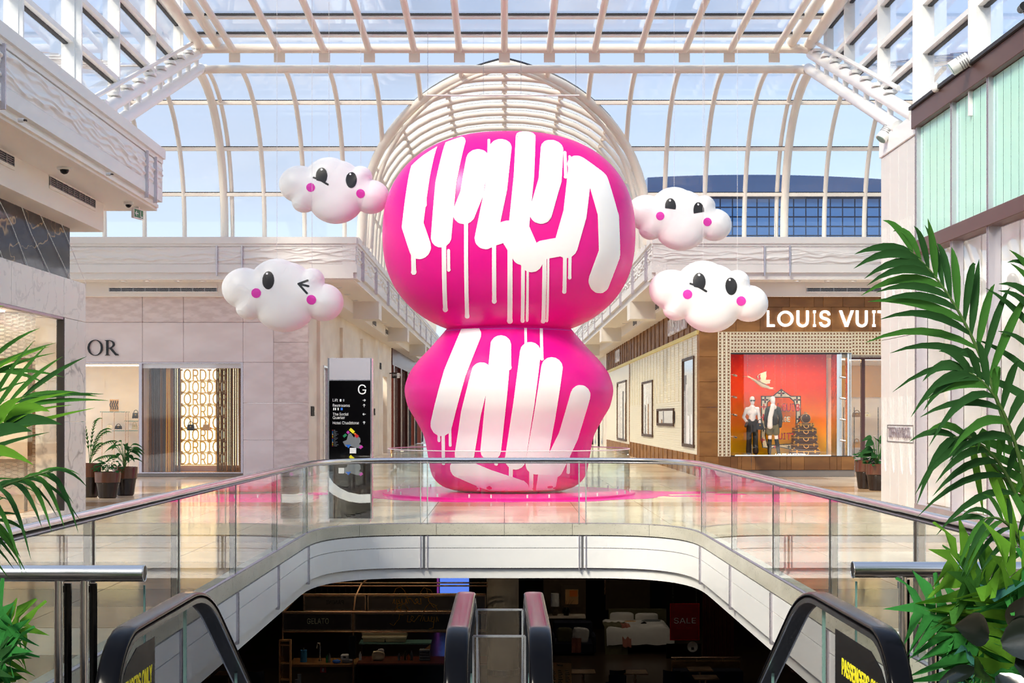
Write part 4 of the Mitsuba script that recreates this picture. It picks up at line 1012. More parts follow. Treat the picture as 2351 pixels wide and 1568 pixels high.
# white sans lettering of the brown shop
def sans(t, px_list, py0, py1, Y, parent, mt='letter_white', em=None):
    h = PZ(py0, Y) - PZ(py1, Y)
    for ch, a, b in px_list:
        w = (b - a) * Y / F
        if ch == 'O':
            p = Point(0, 0).buffer(h / 2, 24).difference(Point(0, 0).buffer(h / 2 - 0.075, 24)); m = place(prism(affinity.scale(p, w / h, 1.02), 0.06), (PX((a + b) / 2, Y), Y - 0.02, PZ((py0 + py1) / 2, Y)))
        else:
            m = place(fit(text(ch, h, 0.06, bold=True), w), (PX(a, Y), Y - 0.02, PZ(py1, Y)))
        put(mikit.ply(m, mt, **({'emitter': emit((1, 0.96, 0.9), em)} if em else {})), 'letter', None, parent)
sg2 = thing('shop_sign', 'white glowing sans serif shop name over the orange display window', 'sign')
sans('', [('L', 1760, 1778), ('O', 1784, 1821), ('U', 1828, 1856), ('I', 1866, 1872), ('S', 1880, 1906), ('V', 1926, 1959), ('U', 1964, 1991), ('I', 2002, 2009), ('T', 2014, 2036), ('T', 2040, 2062), ('O', 2068, 2105), ('N', 2112, 2140)], 714, 750, Yf, sg2, em=0.32)
sg3 = thing('shop_sign', 'raised white shop name running along the brown corridor fascia', 'sign')
y_ = 43.3; 
for ch, dx in zip('LOUIS VUITTON', (0, .36, .86, 1.3, 1.45, 0, 2.0, 2.45, 2.85, 3.0, 3.32, 3.7, 4.2)):
    if ch == ' ': continue
    put(place(text(ch, 0.5, 0.06, bold=True), (Xr - 0.03, y_ + 4.9 - dx, 4.42), (0, -1, 0)), 'letter', 'letter_white', sg3)
sg4 = thing('shop_sign', 'raised white shop name further along the corridor on brown stone', 'sign')
for ch, dx in zip('LOUIS', (0, .5, 1.1, 1.7, 1.95)): put(place(text(ch, 0.55, 0.06, bold=True), (Xr - 0.03, 71 - dx, 4.4), (0, -1, 0)), 'letter', 'letter_white', sg4)
sg5 = thing('shop_sign', 'recessed name plate with pale raised lettering on the white pylon', 'sign')
def ty_(px): return F * 7.65 / (px - CX)
ya_, yb_ = ty_(2038), ty_(2098)
za_, zb_ = PZ(1015, 28.3), PZ(975, 28.3)
L_ = ya_ - yb_
for m in (box(0, L_, 0, 0.02, 0, 0.012), box(0, L_, zb_ - za_ - 0.02, zb_ - za_, 0, 0.012), box(0, 0.02, 0, zb_ - za_, 0, 0.012), box(L_ - 0.02, L_, 0, zb_ - za_, 0, 0.012)):
    put(place(m, (7.65, ya_, za_), (0, -1, 0)), 'rim', 'grey_metal', sg5)
put(place(fit(text('TIFFANY&CO.', 0.19, 0.03, bold=True), L_ - 0.25), (7.648, ya_ - 0.13, za_ + 0.10), (0, -1, 0)), 'lettering', 'brushed', sg5)
ps = thing('projecting_sign', 'small black and white restrooms sign projecting from the dark shop in the corridor', 'sign')
put(box(PX(900, 70), PX(911, 70), 70, 70.1, PZ(868, 70), PZ(855, 70)), 'black_half', 'black', ps); put(box(PX(911, 70), PX(917.5, 70), 70, 70.1, PZ(868, 70), PZ(856, 70)), 'white_half', 'letter_white', ps)
put(place(text('ooms', 0.12, 0.01), (PX(901, 70), 70, PZ(863, 70))), 'lettering', 'letter_white', ps)
put(box(PX(885, 70), PX(901, 70), 70.02, 70.08, PZ(858, 70), PZ(856, 70)), 'bracket', 'black', ps)
# ================================================================== mall behind the viewer (seen in reflections)
bk = struct('wall_front')
put(box(-16, 16, -14.3, -14, 0, 6.7), 'wall_panel', 'granite', bk)
for k in range(7):
    put(box(-14 + 4 * k, -10.8 + 4 * k, -14.0, -13.9, 0.1, 3.8), 'shop_glass', ['dark_void', 'bamboo_dark', 'granite', 'wood'][k % 4], bk)
for sg in (-1, 1):
    put(box(sg * 7.7, sg * 8.0, -14, 8.9, 0, 4.6), 'side_wall', 'purple_brown' if sg < 0 else 'granite', bk)
    put(box(sg * 6.6, sg * 8.0, -14, 8.9, 5.4, 6.7), 'side_ledge', 'soffit_white', bk)

# ================================================================== rails beside the escalators
for sg, lab in ((-1, 'short polished steel guard rail with clear glass panel left of the escalators'), (1, 'short polished steel guard rail with clear glass panel right of the escalators')):
    g = thing('guard_rail', lab, 'guard rail')
    Yr = 6.45 if sg < 0 else 6.6; zr = 1.0; xe = 1.615 if sg < 0 else 1.60
    put(tube([(sg * 2.84, Yr, zr), (sg * xe, Yr, zr)], 0.037, 20, cap=False), 'rail', 'chrome', g, smooth=50)
    put(tube([(sg * (xe - 0.001), Yr, zr), (sg * (xe + 0.012), Yr, zr)], 0.034, 20), 'end_cap', 'black', g, smooth=50)
    put(tube([(sg * xe + 0.0375 * 0, Yr + 0.0365 * math.cos(a), zr + 0.0365 * math.sin(a)) for a in np.linspace(0, 2 * np.pi, 25)[:-1]], 0.003, 6, closed=True), 'end_rim', 'chrome', g)
    xs = (-2.0, -1.885) if sg < 0 else (1.83, 1.965)
    for x in xs:
        p = put(rod((x, Yr, 0), (x, Yr, zr - 0.03), 0.019, 14), 'post', 'chrome', g, smooth=50)
        put(box(x + 0.012, x + 0.042, Yr + 0.04, Yr + 0.055, 0, zr - 0.05), 'back_bar', 'black_gloss', g)
        put(box(x - 0.012, x + 0.012, Yr + 0.015, Yr + 0.05, zr - 0.09, zr - 0.06), 'glass_clip', 'chrome', g)
    put(quad((sg * 2.84, Yr + 0.06, 0.02), (sg * 1.63, Yr + 0.06, 0.02), (sg * 1.63, Yr + 0.06, zr - 0.06), (sg * 2.84, Yr + 0.06, zr - 0.06)), 'glass_panel', 'glass_green', g)
    put(box(sg * 1.626, sg * 1.634, Yr + 0.055, Yr + 0.065, 0.02, zr - 0.06), 'glass_rim', 'glass_edge', g)
# ================================================================== escalators
def belt_path(z0=0.95, rad=0.31, yc=5.13, yk=6.05, down=-4.6):
    p = [(yc + 0.25, z0 - 2 * rad)]
    for a in np.linspace(-90, -270, 19): p.append((yc + rad * math.cos(math.radians(a)), z0 - rad + rad * math.sin(math.radians(a))))
    R = 1.15
    for a in np.linspace(0, 30, 12): p.append((yk + R * math.sin(math.radians(a)), z0 - R + R * math.cos(math.radians(a))))
    y, z = p[-1]; L = (z - down) / math.tan(math.radians(30))
    p += [(y + L * k, z - L * k * math.tan(math.radians(30))) for k in (0.05, 0.1, 0.3, 0.6, 1.0)]
    return np.array(p)
def sweep(path, prof_xz, x):
    """sweep a closed profile (across, out) along a path in the (y, z) plane"""
    t = np.gradient(path, axis=0); t /= np.linalg.norm(t, axis=1, keepdims=True)
    n = np.c_[-t[:, 1], t[:, 0]]
    pr = np.asarray(prof_xz); k, q = len(path), len(pr)
    v = np.zeros((k, q, 3)); v[:, :, 0] = x + pr[None, :, 0]
    v[:, :, 1] = path[:, None, 0] + n[:, None, 0] * pr[None, :, 1]; v[:, :, 2] = path[:, None, 1] + n[:, None, 1] * pr[None, :, 1]
    f = []
    for i in range(k - 1):
        for j in range(q):
            j2 = (j + 1) % q
            f += [[i * q + j, i * q + j2, (i + 1) * q + j2], [i * q + j, (i + 1) * q + j2, (i + 1) * q + j]]
    return tm(v.reshape(-1, 3), f)
oval = [(0.041 * math.copysign(abs(math.cos(a)) ** 0.6, math.cos(a)), 0.016 * math.copysign(abs(math.sin(a)) ** 0.6, math.sin(a)) - 0.008) for a in np.linspace(0, 2 * np.pi, 25)[:-1]]
bp_ = belt_path()
for sg, lab in ((-1, 'left escalator with black rubber handrails and clear glass sides going down'), (1, 'right escalator with black rubber handrails and clear glass sides going down')):
    e = thing('escalator', lab, 'escalator')
    xs = (-1.345, -0.165) if sg < 0 else (0.125, 1.345)
    for x in xs:
        put(sweep(bp_, oval, x), 'handrail', 'rubber', e, smooth=50)
        inner = bp_ * 1.0
        rail = [(a, b) for a, b in ((-0.034, -0.04), (0.034, -0.04), (0.034, -0.02), (-0.034, -0.02))]
        put(sweep(bp_, rail, x), 'handrail_guide', 'black', e)
        for o_ in (-.036, .036): put(sweep(bp_, [(a * .12 + o_, b) for a, b in rail], x), 'guide_trim', 'chrome', e)
        # glass side between the handrail and the deck
        top = bp_[10:]; deck = np.where(top[:, 0] < 6.1, 0.16, 0.16 - (top[:, 0] - 6.1) * math.tan(math.radians(30)))
        k = len(top)
        v = np.vstack([np.c_[np.full(k, x), top[:, 0], top[:, 1] - 0.04], np.c_[np.full(k, x), top[:, 0], np.minimum(deck, top[:, 1] - 0.05)]])
        f = [q for i in range(k - 1) for q in ([i, i + 1, k + i + 1], [i, k + i + 1, k + i])]
        put(tm(v, f), 'glass_side', 'glass', e)
        put(sweep(np.array([(4.9, 0.10), (6.0, 0.10), (6.3, 0.02), (15.2, -5.12)]), [(-0.07, -0.1), (0.07, -0.1), (0.07, 0.04), (-0.07, 0.04)], x), 'deck', 'brushed', e)
        for ys in (6.05, 7.2): 
            zt = np.interp(ys, bp_[20:, 0], bp_[20:, 1]) - 0.045
            put(box(x - 0.007, x + 0.007, ys - 0.004, ys + 0.004, 0.15 - max(0, ys - 6.1) * 0.577, zt), 'glass_joint', 'glass_edge', e)
    for k in range(22):
        y = 5.2 + 0.4 * k; z = 0.0 - max(0, (y - 6.0)) * 0.577
        put(box(xs[0] + 0.1, xs[1] - 0.1, y, y + 0.4, z - 0.23, z - 0.0), 'step', 'grey_metal', e)
    # black notice on the outer glass side
    if sg < 0:
        ye, ex, xw = 5.47, (0, 1, 0), -1.345 + 0.012
        poly = Polygon([(4.86, 0.30), (ye, 0.30), (ye, 0.865), (5.20, 0.865), (5.06, 0.82), (4.93, 0.72), (4.875, 0.6)])
        put(place(prism(poly, 0.003), (xw, 0, 0), ex), 'notice', 'black', e)
        put(place(fit(text('PASSENGERS ONLY', 0.062, 0.002, bold=True), 0.52), (xw + 0.003, 4.90, 0.705), ex), 'lettering', 'yellow', e)
        o = place(prism(Point(0, 0).buffer(0.05, 16).difference(Point(0, 0).buffer(0.036, 16)), 0.002), (xw + 0.003, 5.36, 0.615), ex)
    else:
        xw = 1.345 - 0.012; ex = (0, -1, 0)
        poly = Polygon([(-5.78, 0.30), (-4.86, 0.30), (-4.875, 0.58), (-4.95, 0.72), (-5.08, 0.81), (-5.22, 0.85), (-5.78, 0.85)])
        put(place(prism(poly, 0.003), (xw, 0, 0), ex), 'notice', 'black', e)
        put(place(fit(text('PASSENGERS ONLY', 0.062, 0.002, bold=True), 0.62), (xw - 0.003, 5.66, 0.69), ex), 'lettering', 'yellow', e)
        o = place(prism(Point(0, 0).buffer(0.05, 16).difference(Point(0, 0).buffer(0.036, 16)), 0.002), (xw - 0.003, 5.62, 0.60), ex)
    put(o, 'symbol', 'red_letter', e)
# clear box between the escalators
cb = thing('clear_guard_box', 'scuffed clear plastic guard box between the two escalators', 'guard box')
cx0, cx1, cy0, cy1, ct = -0.118, 0.078, 5.45, 6.2, 0.87
for q in (((cx0, cy0), (cx1, cy0)), ((cx1, cy0), (cx1, cy1)), ((cx0, cy1), (cx1, cy1)), ((cx0, cy0), (cx0, cy1))):
    (a, b), (c, d) = q
    put(quad((a, b, 0.0), (c, d, 0.0), (c, d, ct), (a, b, ct)), 'sheet', 'acrylic', cb)
for a, b in ((cx0, cy0), (cx1, cy0), (cx0, cy1), (cx1, cy1)): put(box(a - .004, a + .004, b - .004, b + .004, 0, ct), 'edge', 'letter_grey', cb)
for y in (cy0, cy1): put(box(cx0, cx1, y - .004, y + .004, ct - .004, ct + .004), 'edge', 'letter_grey', cb)
ld = struct('floor_landing')
put(box(-3.0, 3.0, 3.5, 5.1, -0.3, 0.001), 'landing_plate', 'floor_brown', ld)
for sg in (-1, 1): put(box(sg * 1.45, sg * 3.02, 5.1, 6.75, -0.3, 0.0), 'landing_plate', 'floor_brown', ld)
# stickers on the balustrade glass
st = thing('level_sticker', 'small white mirror-written level sticker on the glass left of the right guard rail', 'sticker')
# ================================================================== plants in the foreground
def bez(p0, p1, p2, n): 
    t = np.linspace(0, 1, n)[:, None]; p0, p1, p2 = map(np.asarray, (p0, p1, p2))
    return (1 - t) ** 2 * p0 + 2 * t * (1 - t) * p1 + t ** 2 * p2
def blade(p, d, side, L, W, droop, n=7):
    """one narrow folded leaflet from p along d, drooping"""
    d = d / np.linalg.norm(d); t = np.linspace(0, 1, n)
    c = p + d * (t[:, None] * L) + np.array([0, 0, -1.0]) * (droop * L * t[:, None] ** 2.0)
    tg = np.gradient(c, axis=0); tg /= np.linalg.norm(tg, axis=1, keepdims=True)
    s_ = np.cross(tg, np.broadcast_to(side, tg.shape)); s_ /= np.linalg.norm(s_, axis=1, keepdims=True) + 1e-9
    up_ = np.cross(s_, tg)
    w = W * np.clip(np.sin(np.pi * (0.06 + 0.94 * t) ** 0.75), 0.02, 1)[:, None] * 0.5
    v = np.vstack([c - s_ * w + up_ * w * 0.35, c, c + s_ * w + up_ * w * 0.35]); f = []
    for i in range(n - 1):
        for o in (0, n): f += [[o + i, o + i + 1, o + n + i + 1], [o + i, o + n + i + 1, o + n + i]]
    return tm(v, f)
def frond(plant, p0, p1, p2, n, L, W, droop, mats, rg, spread=1.0, start=0.22, flat=(0, -1, 0.35)):
    c = bez(p0, p1, p2, 24)
    k = put(tube(c, np.linspace(0.011, 0.003, 24), 6), 'frond', 'stem_green', plant, smooth=60)
    tg = np.gradient(c, axis=0); tg /= np.linalg.norm(tg, axis=1, keepdims=True)
    fl_ = np.asarray(flat, float); fl_ /= np.linalg.norm(fl_)
    for i in range(n):
        u = start + (1 - start) * (i + 0.5) / n
        j = u * 23; i0 = int(j); p = c[i0] + (c[min(i0 + 1, 23)] - c[i0]) * (j - i0)
        t_ = tg[i0]; sd = np.cross(t_, fl_); sd /= np.linalg.norm(sd)
        for s_ in (-1, 1):
            d = t_ * (0.55 + 0.7 * u) + sd * s_ * spread * (1.05 - 0.5 * u) + fl_ * rg.uniform(-0.12, 0.3)
            ll = L * (0.55 + 0.75 * math.sin(math.pi * min(1, 0.25 + 0.72 * u))) * rg.uniform(0.85, 1.1) * 0.9
            put(blade(p, d, fl_, ll, W * rg.uniform(0.85, 1.15), droop * rg.uniform(0.6, 1.5)), 'leaflet', rg.choice(mats), k, smooth=True)
def at(px, py, Y): return np.array([PX(px, Y), Y, PZ(py, Y)])
PY = 5.6
rg = random.Random(12)
for sg in (-1, 1):
    b = thing('planter_box', 'low dark planter trough under the foreground plants ' + ('at the left edge' if sg < 0 else 'at the right edge'), 'planter')
    put(box(sg * 1.62, sg * 3.0, 5.05, 6.1, 0.0, 0.55, 0.02), 'trough', 'pot_dark', b)
    put(box(sg * 1.66, sg * 2.96, 5.09, 6.06, 0.55, 0.565), 'earth', 'soil', b)
lp = thing('palm', 'kentia palm with long dark green leaflets reaching in at the left edge', 'palm plant')
base = np.array([-2.35, 5.7, 0.56])
put(tube([base, base + [-0.02, 0, 0.35], base + [-0.05, -0.02, 0.7]], [0.05, 0.04, 0.03], 8), 'stem', 'stem_green', lp, smooth=60)
tp = base + [-0.05, -0.02, 0.6]
mt1 = ['palm_leaf', 'palm_leaf', 'dark_leaf', 'palm_leaf_bright']
frond(lp, tp, at(-110, 960, PY), at(70, 905, PY), 8, 0.50, 0.022, 0.16, mt1, rg, spread=0.55)
frond(lp, tp, at(-60, 1120, PY), at(120, 1082, PY - .1), 10, 0.32, 0.022, 0.75, ['dark_leaf', 'palm_leaf'], rg, flat=(0, -0.5, 0.9))
frond(lp, tp, at(-150, 850, PY + .3), at(-10, 850, PY + .3), 7, 0.46, 0.02, 0.2, ['palm_leaf_bright', 'palm_leaf'], rg, spread=0.6)
frond(lp, tp, at(-80, 1010, PY - .3), at(30, 965, PY - .3), 5, 0.34, 0.05, 0.35, ['dark_leaf', 'palm_leaf_bright'], rg, spread=0.6)
frond(lp, tp, at(-160, 720, PY + .2), at(-75, 720, PY + .2), 5, 0.28, 0.02, 0.1, mt1, rg, spread=0.5)
frond(lp, tp, at(-90, 1160, PY + .2), at(0, 1200, PY + .3), 6, 0.22, 0.018, 0.4, ['dark_leaf', 'palm_leaf'], rg)
rp = thing('palm', 'tall kentia palm with arching dark fronds at the right edge before the glazed shop', 'palm plant')
base = np.array([2.12, 5.7, 0.56])
put(tube([base, base + [0.0, 0, 0.3], base + [-0.03, -0.02, 0.62]], [0.055, 0.045, 0.03], 8), 'stem', 'stem_green', rp, smooth=60)
dk = ['dark_leaf', 'dark_leaf', 'palm_leaf']
frond(rp, base + [0, 0, .5], at(2290, 740, PY), at(2085, 572, PY), 12, 0.46, 0.034, 0.40, dk, rg, start=0.45, flat=(0.25, -1, 0.2))
frond(rp, base + [0, 0, .5], at(2340, 860, PY - .2), at(2200, 850, PY - .2), 8, 0.36, 0.034, 0.6, dk, rg, start=0.4)
frond(rp, base + [0, 0, .5], at(2320, 980, PY - .1), at(2180, 1005, PY - .1), 7, 0.34, 0.030, 0.8, dk, rg, start=0.3)
frond(rp, at(2215, 985, PY), at(2290, 1080, PY), at(2380, 1190, PY), 6, 0.34, 0.034, 0.05, ['palm_leaf_bright', 'palm_leaf'], rg, start=0.0, spread=0.4)
frond(rp, base + [0, 0, .5], at(2430, 760, PY + .1), at(2390, 640, PY + .1), 9, 0.40, 0.034, 0.35, dk, rg, start=0.35)
frond(rp, base + [0, 0, .4], at(2340, 1150, PY - .2), at(2250, 1195, PY - .2), 6, 0.26, 0.022, 0.6, dk, rg, start=0.25)
# ferns: pinnately lobed blades
def fern_blade(p0, p1, p2, W, mt, plant, nm='frond', lobes=8, flat=(0, -1, 0.6), seed=0):
    r_ = random.Random(seed)
    ps = [LineString([(0, 0), (1, 0)]).buffer(0.014)]
    for i in range(lobes):
        u = 0.16 + 0.78 * i / lobes
        l = W * (0.7 + 1.0 * math.sin(math.pi * min(1, 0.12 + u * 0.9))) * r_.uniform(0.85, 1.15)
        for s_ in (-1, 1):
            k_ = r_.uniform(-.015, .015); w0 = 0.042
            ctl = [(u, 0), (u + .05, s_ * l * .5 + k_), (u + .12 + .03 * u, s_ * l)]
            L_ = [Point(*[(1 - t) ** 2 * a_ + 2 * t * (1 - t) * b_ + t * t * c_ for a_, b_, c_ in zip(*ctl)]).buffer(w0 * (1.0 - 0.75 * t ** 1.6) * (1 + .12 * math.sin(14 * t + i))) for t in np.linspace(0, 1, 9)]
            ps += [unary_union([p, q]).convex_hull for p, q in zip(L_[:-1], L_[1:])]
    ps.append(Polygon([(0.9, -0.03), (1.16, 0), (0.9, 0.03)]))
    poly = unary_union(ps).simplify(0.004)
    poly = max(getattr(poly, 'geoms', [poly]), key=lambda g: g.area)
    v2, f = trimesh.creation.triangulate_polygon(poly, engine='earcut')
    c = bez(p0, p1, p2, 60); tg = np.gradient(c, axis=0); tg /= np.linalg.norm(tg, axis=1, keepdims=True)
    fl_ = np.asarray(flat, float); fl_ /= np.linalg.norm(fl_)
    u = np.clip(v2[:, 0], 0, 1.2) / 1.2 * 59; i0 = np.clip(u.astype(int), 0, 58); fr_ = (u - i0)[:, None]
    p = c[i0] * (1 - fr_) + c[i0 + 1] * fr_
    sd = np.cross(tg[i0], fl_); sd /= np.linalg.norm(sd, axis=1, keepdims=True)
    L = np.linalg.norm(np.diff(c, axis=0), axis=1).sum()
    up_ = np.cross(sd, tg[i0])
    w = v2[:, 1] * L
    wave = 0.02 * np.sin(v2[:, 0] * 40 + 7 * seed) * np.abs(v2[:, 1]) / W
    return put(tm(p + sd * w[:, None] + up_ * (wave - 0.9 * w ** 2 / max(L, .1))[:, None], f), nm, mt, plant, smooth=True)
FY = 5.35
lf = thing('fern', 'glossy lobed fern in the lower left corner in front of the guard rail', 'fern')
o = np.array([-2.05, 5.35, 0.57])
for i, (a, b, w, mt) in enumerate((((0, 1370), (122, 1465), 0.17, 'palm_leaf_bright'), ((-20, 1390), (40, 1380), 0.2, 'fern_leaf'), ((-30, 1450), (85, 1500), 0.19, 'fern_leaf'), ((-60, 1500), (40, 1560), 0.2, 'dark_leaf'))):
    fern_blade(o, at(*a, FY - .05 * i), at(*b, FY - .1 * i), w, mt, lf, seed=i)
rf = thing('fern', 'blue green lobed fern in the lower right corner in front of the guard rail', 'fern')
o = at(2290, 1545, FY)
o[2] = 0.57
spec = [((2190, 1340), (2015, 1402), 0.17, 'fern_leaf'), ((2240, 1230), (2122, 1262), 0.15, 'palm_leaf_bright'), ((2260, 1290), (2165, 1312), 0.17, 'palm_leaf'), ((2330, 1250), (2270, 1275), 0.18, 'palm_leaf_bright'),
        ((2230, 1400), (2150, 1440), 0.17, 'fern_leaf'), ((2240, 1420), (2185, 1510), 0.2, 'fern_blue'), ((2370, 1310), (2320, 1330), 0.2, 'fern_leaf'), ((2400, 1270), (2390, 1300), 0.2, 'fern_blue'), ((2330, 1370), (2260, 1390), 0.2, 'fern_blue'), ((2390, 1390), (2350, 1420), 0.2, 'fern_leaf')]
for i, (a, b, w, mt) in enumerate(spec):
    fern_blade(o + [0.03 * (i % 4), 0.02 * (i % 3), 0], at(*a, FY + .04 * (i % 3)), at(*b, FY - .06 * (i % 4)), w, mt, rf, seed=20 + i)
def oval_leaf(p, d, L, W, mt, plant, nm='leaf', droop=0.3, flat=(0, -1, 0.5)):
    d = np.asarray(d, float); d /= np.linalg.norm(d); fl_ = np.asarray(flat, float); fl_ /= np.linalg.norm(fl_)
    ts_ = np.linspace(0, 1, 8); us = np.array([-1, -0.5, 0, 0.5, 1])
    sd = np.cross(d, fl_); sd /= np.linalg.norm(sd) + 1e-9; up_ = np.cross(sd, d)
    v = []
    for t in ts_:
        w = W * 0.5 * math.sin(math.pi * (0.04 + 0.95 * t) ** 0.85)
        for u in us: v.append(np.asarray(p) + d * L * t + sd * u * w + up_ * (0.25 * w * u * u) + np.array([0, 0, -1]) * droop * L * t * t)
    f = []
    for i in range(7):
        for j in range(4): f += [[i * 5 + j, i * 5 + j + 1, (i + 1) * 5 + j + 1], [i * 5 + j, (i + 1) * 5 + j + 1, (i + 1) * 5 + j]]
    return put(tm(v, f), nm, mt, plant, smooth=True)
rb = thing('rubber_plant', 'low plant with dark glossy oval leaves under the fern in the lower right corner', 'plant')
put(tube([o, o + [0.02, -0.05, 0.1]], 0.012, 6), 'stem', 'stem_green', rb)
for px, py, L, W, d in ((2270, 1460, .18, .13, (-.6, -.3, .3)), (2300, 1480, .22, .16, (.5, -.3, .2)), (2330, 1520, .2, .15, (.7, -.3, -.1)), (2240, 1535, .16, .06, (-1, -.2, -.2)), (2290, 1550, .2, .12, (.3, -.4, -.3)), (2330, 1450, .18, .12, (.2, -.2, .8)), (2260, 1540, .15, .11, (-.3, -.5, .1))):
    oval_leaf(at(px, py, FY - .12), d, L, W, 'rubber_leaf', rb, droop=0.15)
for sg, x0, x1 in ((-1, -1.98, -1.80), (1, 1.62, 1.80)):
    tl = []
    r_ = random.Random(30 + sg)
    for i in range(26):
        p = np.array([r_.uniform(x0, x1), 5.25, 0.565]); q = [p]
        for j in range(5): q.append(q[-1] + [r_.uniform(-.04, .04), r_.uniform(-.03, .02), r_.uniform(0.0, .06)])
        tl.append(tube(q, 0.0025, 4))
    put(join(tl), 'twiggy_plant', 'stem_green', label='tangle of thin wiry green twigs at the foot of the ' + ('left' if sg < 0 else 'right') + ' fern', cat='plant', kind='stuff')
# ================================================================== the dark lower level seen through the opening
ZL = -5.6
lw = struct('floor_lower')
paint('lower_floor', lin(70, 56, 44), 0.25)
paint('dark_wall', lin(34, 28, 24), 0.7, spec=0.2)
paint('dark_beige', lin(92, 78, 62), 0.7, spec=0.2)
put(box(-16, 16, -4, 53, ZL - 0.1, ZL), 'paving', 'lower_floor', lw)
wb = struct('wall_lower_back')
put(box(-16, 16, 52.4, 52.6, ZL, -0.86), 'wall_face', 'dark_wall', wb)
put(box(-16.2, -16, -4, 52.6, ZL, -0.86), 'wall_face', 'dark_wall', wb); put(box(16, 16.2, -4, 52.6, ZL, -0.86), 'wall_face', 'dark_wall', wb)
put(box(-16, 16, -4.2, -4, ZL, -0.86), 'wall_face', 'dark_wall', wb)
def lx(px, Y): return PX(px, Y)
def lz(py, Y): return PZ(py, Y)
col = thing('column', 'pale round column standing on the lower level behind the escalators', 'column')
put(lathe([(0.0, ZL), (0.46, ZL), (0.46, -0.86)], (PX(1154, 41), 41, 0), 40), 'shaft', 'cream_wall', col, smooth=50)
put(lathe([(0.46, ZL), (0.49, ZL), (0.49, ZL + 0.15), (0.46, ZL + 0.15)], (PX(1154, 41), 41, 0), 40), 'foot', 'brushed', col)
# ---- counter kiosk with brass frame and sign panels
ki = thing('food_kiosk', 'dark food kiosk with brass frame and lettered sign panels on the lower level', 'kiosk')
k0, k1, kr = 36.0, 39.6, lx(1118, 36)
xl = lx(649, k0); zt, zb = lz(1407, k0), lz(1448, k0)
paint('sign_smoke', lin(74, 68, 66), 0.12)
def ksign(xa, xb, y, za, zb_, name='sign_panel'):
    put(box(xa, xb, y, y + 0.03, za, zb_), name, 'sign_smoke', ki)
    for m in (box(xa, xb, y - .02, y + .03, zb_ - .03, zb_), box(xa, xb, y - .02, y + .03, za, za + .03), box(xa, xa + .03, y - .02, y + .03, za, zb_), box(xb - .03, xb, y - .02, y + .03, za, zb_)): put(m, 'sign_frame', 'brass', ki)
xm = lx(811, k0)
ksign(xl, xm - 0.02, k0, zb, zt); ksign(xm + 0.02, kr, k0, zb, zt)
xrl, xrm, xrr = lx(697, k1), lx(842, k1), lx(1116, k1)
ksign(xrl, xrm - .02, k1, lz(1403, k1), lz(1366, k1)); ksign(xrm + .02, xrr, k1, lz(1403, k1), lz(1366, k1))
for a, b in (((xl, k0, zt), (xl - .1, k1, zt)), ((xl, k0, zb), (xl - .1, k1, zb))): put(rod(a, b, 0.025), 'frame_tube', 'brass', ki)
for z in (zt + .02, zb - .02): put(rod((xl, k0, z), (kr, k0, z), 0.025), 'frame_tube', 'brass', ki)
put(rod((xl - .1, k1, lz(1364, k1)), (xrr, k1, lz(1364, k1)), 0.025), 'frame_tube', 'brass', ki)
for x in (xl, xm): put(rod((x, k0, ZL), (x, k0, zt), 0.022), 'frame_tube', 'brass', ki)
put(tube([(xm, k0, zt), (xm + .02, k0 + .3, zt + 0.35), (xm + .12, k0 + .8, zt + 0.62), (xm + .4, k1, zt + 0.78)], 0.022, 7), 'frame_tube', 'brass', ki, smooth=60)
for z in (lz(1338, k1), lz(1345, k1)): put(rod((lx(700, k1), k1, z), (lx(1120, k1), k1, z), 0.022), 'frame_tube', 'brass', ki)
GH = 0.135
put(place(fit(text('GELATO', GH, 0.01), lx(755, k0) - lx(705, k0)), (lx(705, k0), k0 - 0.004, lz(1432, k0))), 'lettering', 'lattice_cream', ki)
put(place(fit(text('PANINI', 0.11, 0.01), lx(789, k1) - lx(749, k1)), (lx(789, k1), k1 - 0.004, lz(1387, k1)), (-1, 0, 0), (0, 0, 1)), 'lettering', 'black', ki)
scr = [[(0, .30), (.10, .52), (.30, .60), (.40, .46), (.26, .30), (.08, .34)], [(.22, .56), (.16, .20), (.02, .02), (-.08, .08)], [(.38, .12), (.40, .28)], [(.40, .12), (.46, .12), (.55, .24), (.50, .28), (.47, .18), (.56, .12), (.64, .22), (.68, .28), (.74, .28)], [(.72, .14), (.86, .5), (.98, .62), (1.12, .56), (1.18, .40)], [(.78, .14), (.82, .26), (.84, .14), (.92, .14), (.94, .26), (.96, .14), (1.0, .14), (1.02, .26)], [(1.06, .24), (1.0, .14), (1.08, .12), (1.10, .24), (1.06, -.04), (.96, -.06)], [(1.14, .12), (1.16, .26), (1.20, .14)]]
scp = strokes([[(x * 0.95, y * 0.95) for x, y in l] for l in scr], 0.018)
put(place(prism(scp, 0.01), (lx(902, k0), k0 - 0.004, lz(1438, k0))), 'lettering', 'gold', ki)
put(place(prism(scp, 0.01), (lx(997, k1), k1 - 0.004, lz(1396, k1)), (-1, 0, 0), (0, 0, 1)), 'lettering', 'gold', ki)
zc = lz(1524, 36.4)
put(box(xl + .1, lx(815, 36), 36.3, 37.3, zc - 0.06, zc), 'worktop', 'wood', ki); put(box(xl + .15, lx(812, 36), 36.4, 37.2, ZL, zc - .06), 'counter_front', 'dark_beige', ki)
put(box(lx(818, 36), kr, 36.1, 37.2, ZL, zc + .02), 'counter_front', 'black_gloss', ki); put(box(lx(818, 36), kr, 36.1, 37.2, zc + .02, zc + .06), 'worktop', 'wood_red', ki)
put(box(xl, xrr, 39.4, 39.5, ZL, lz(1530, 39.4)), 'rear_counter', 'dark_beige', ki)
def rest(name, label, cat, mesh, mt, smooth=40, group=None): return put(mesh, name, mt, smooth=smooth, label=label, cat=cat, group=group)
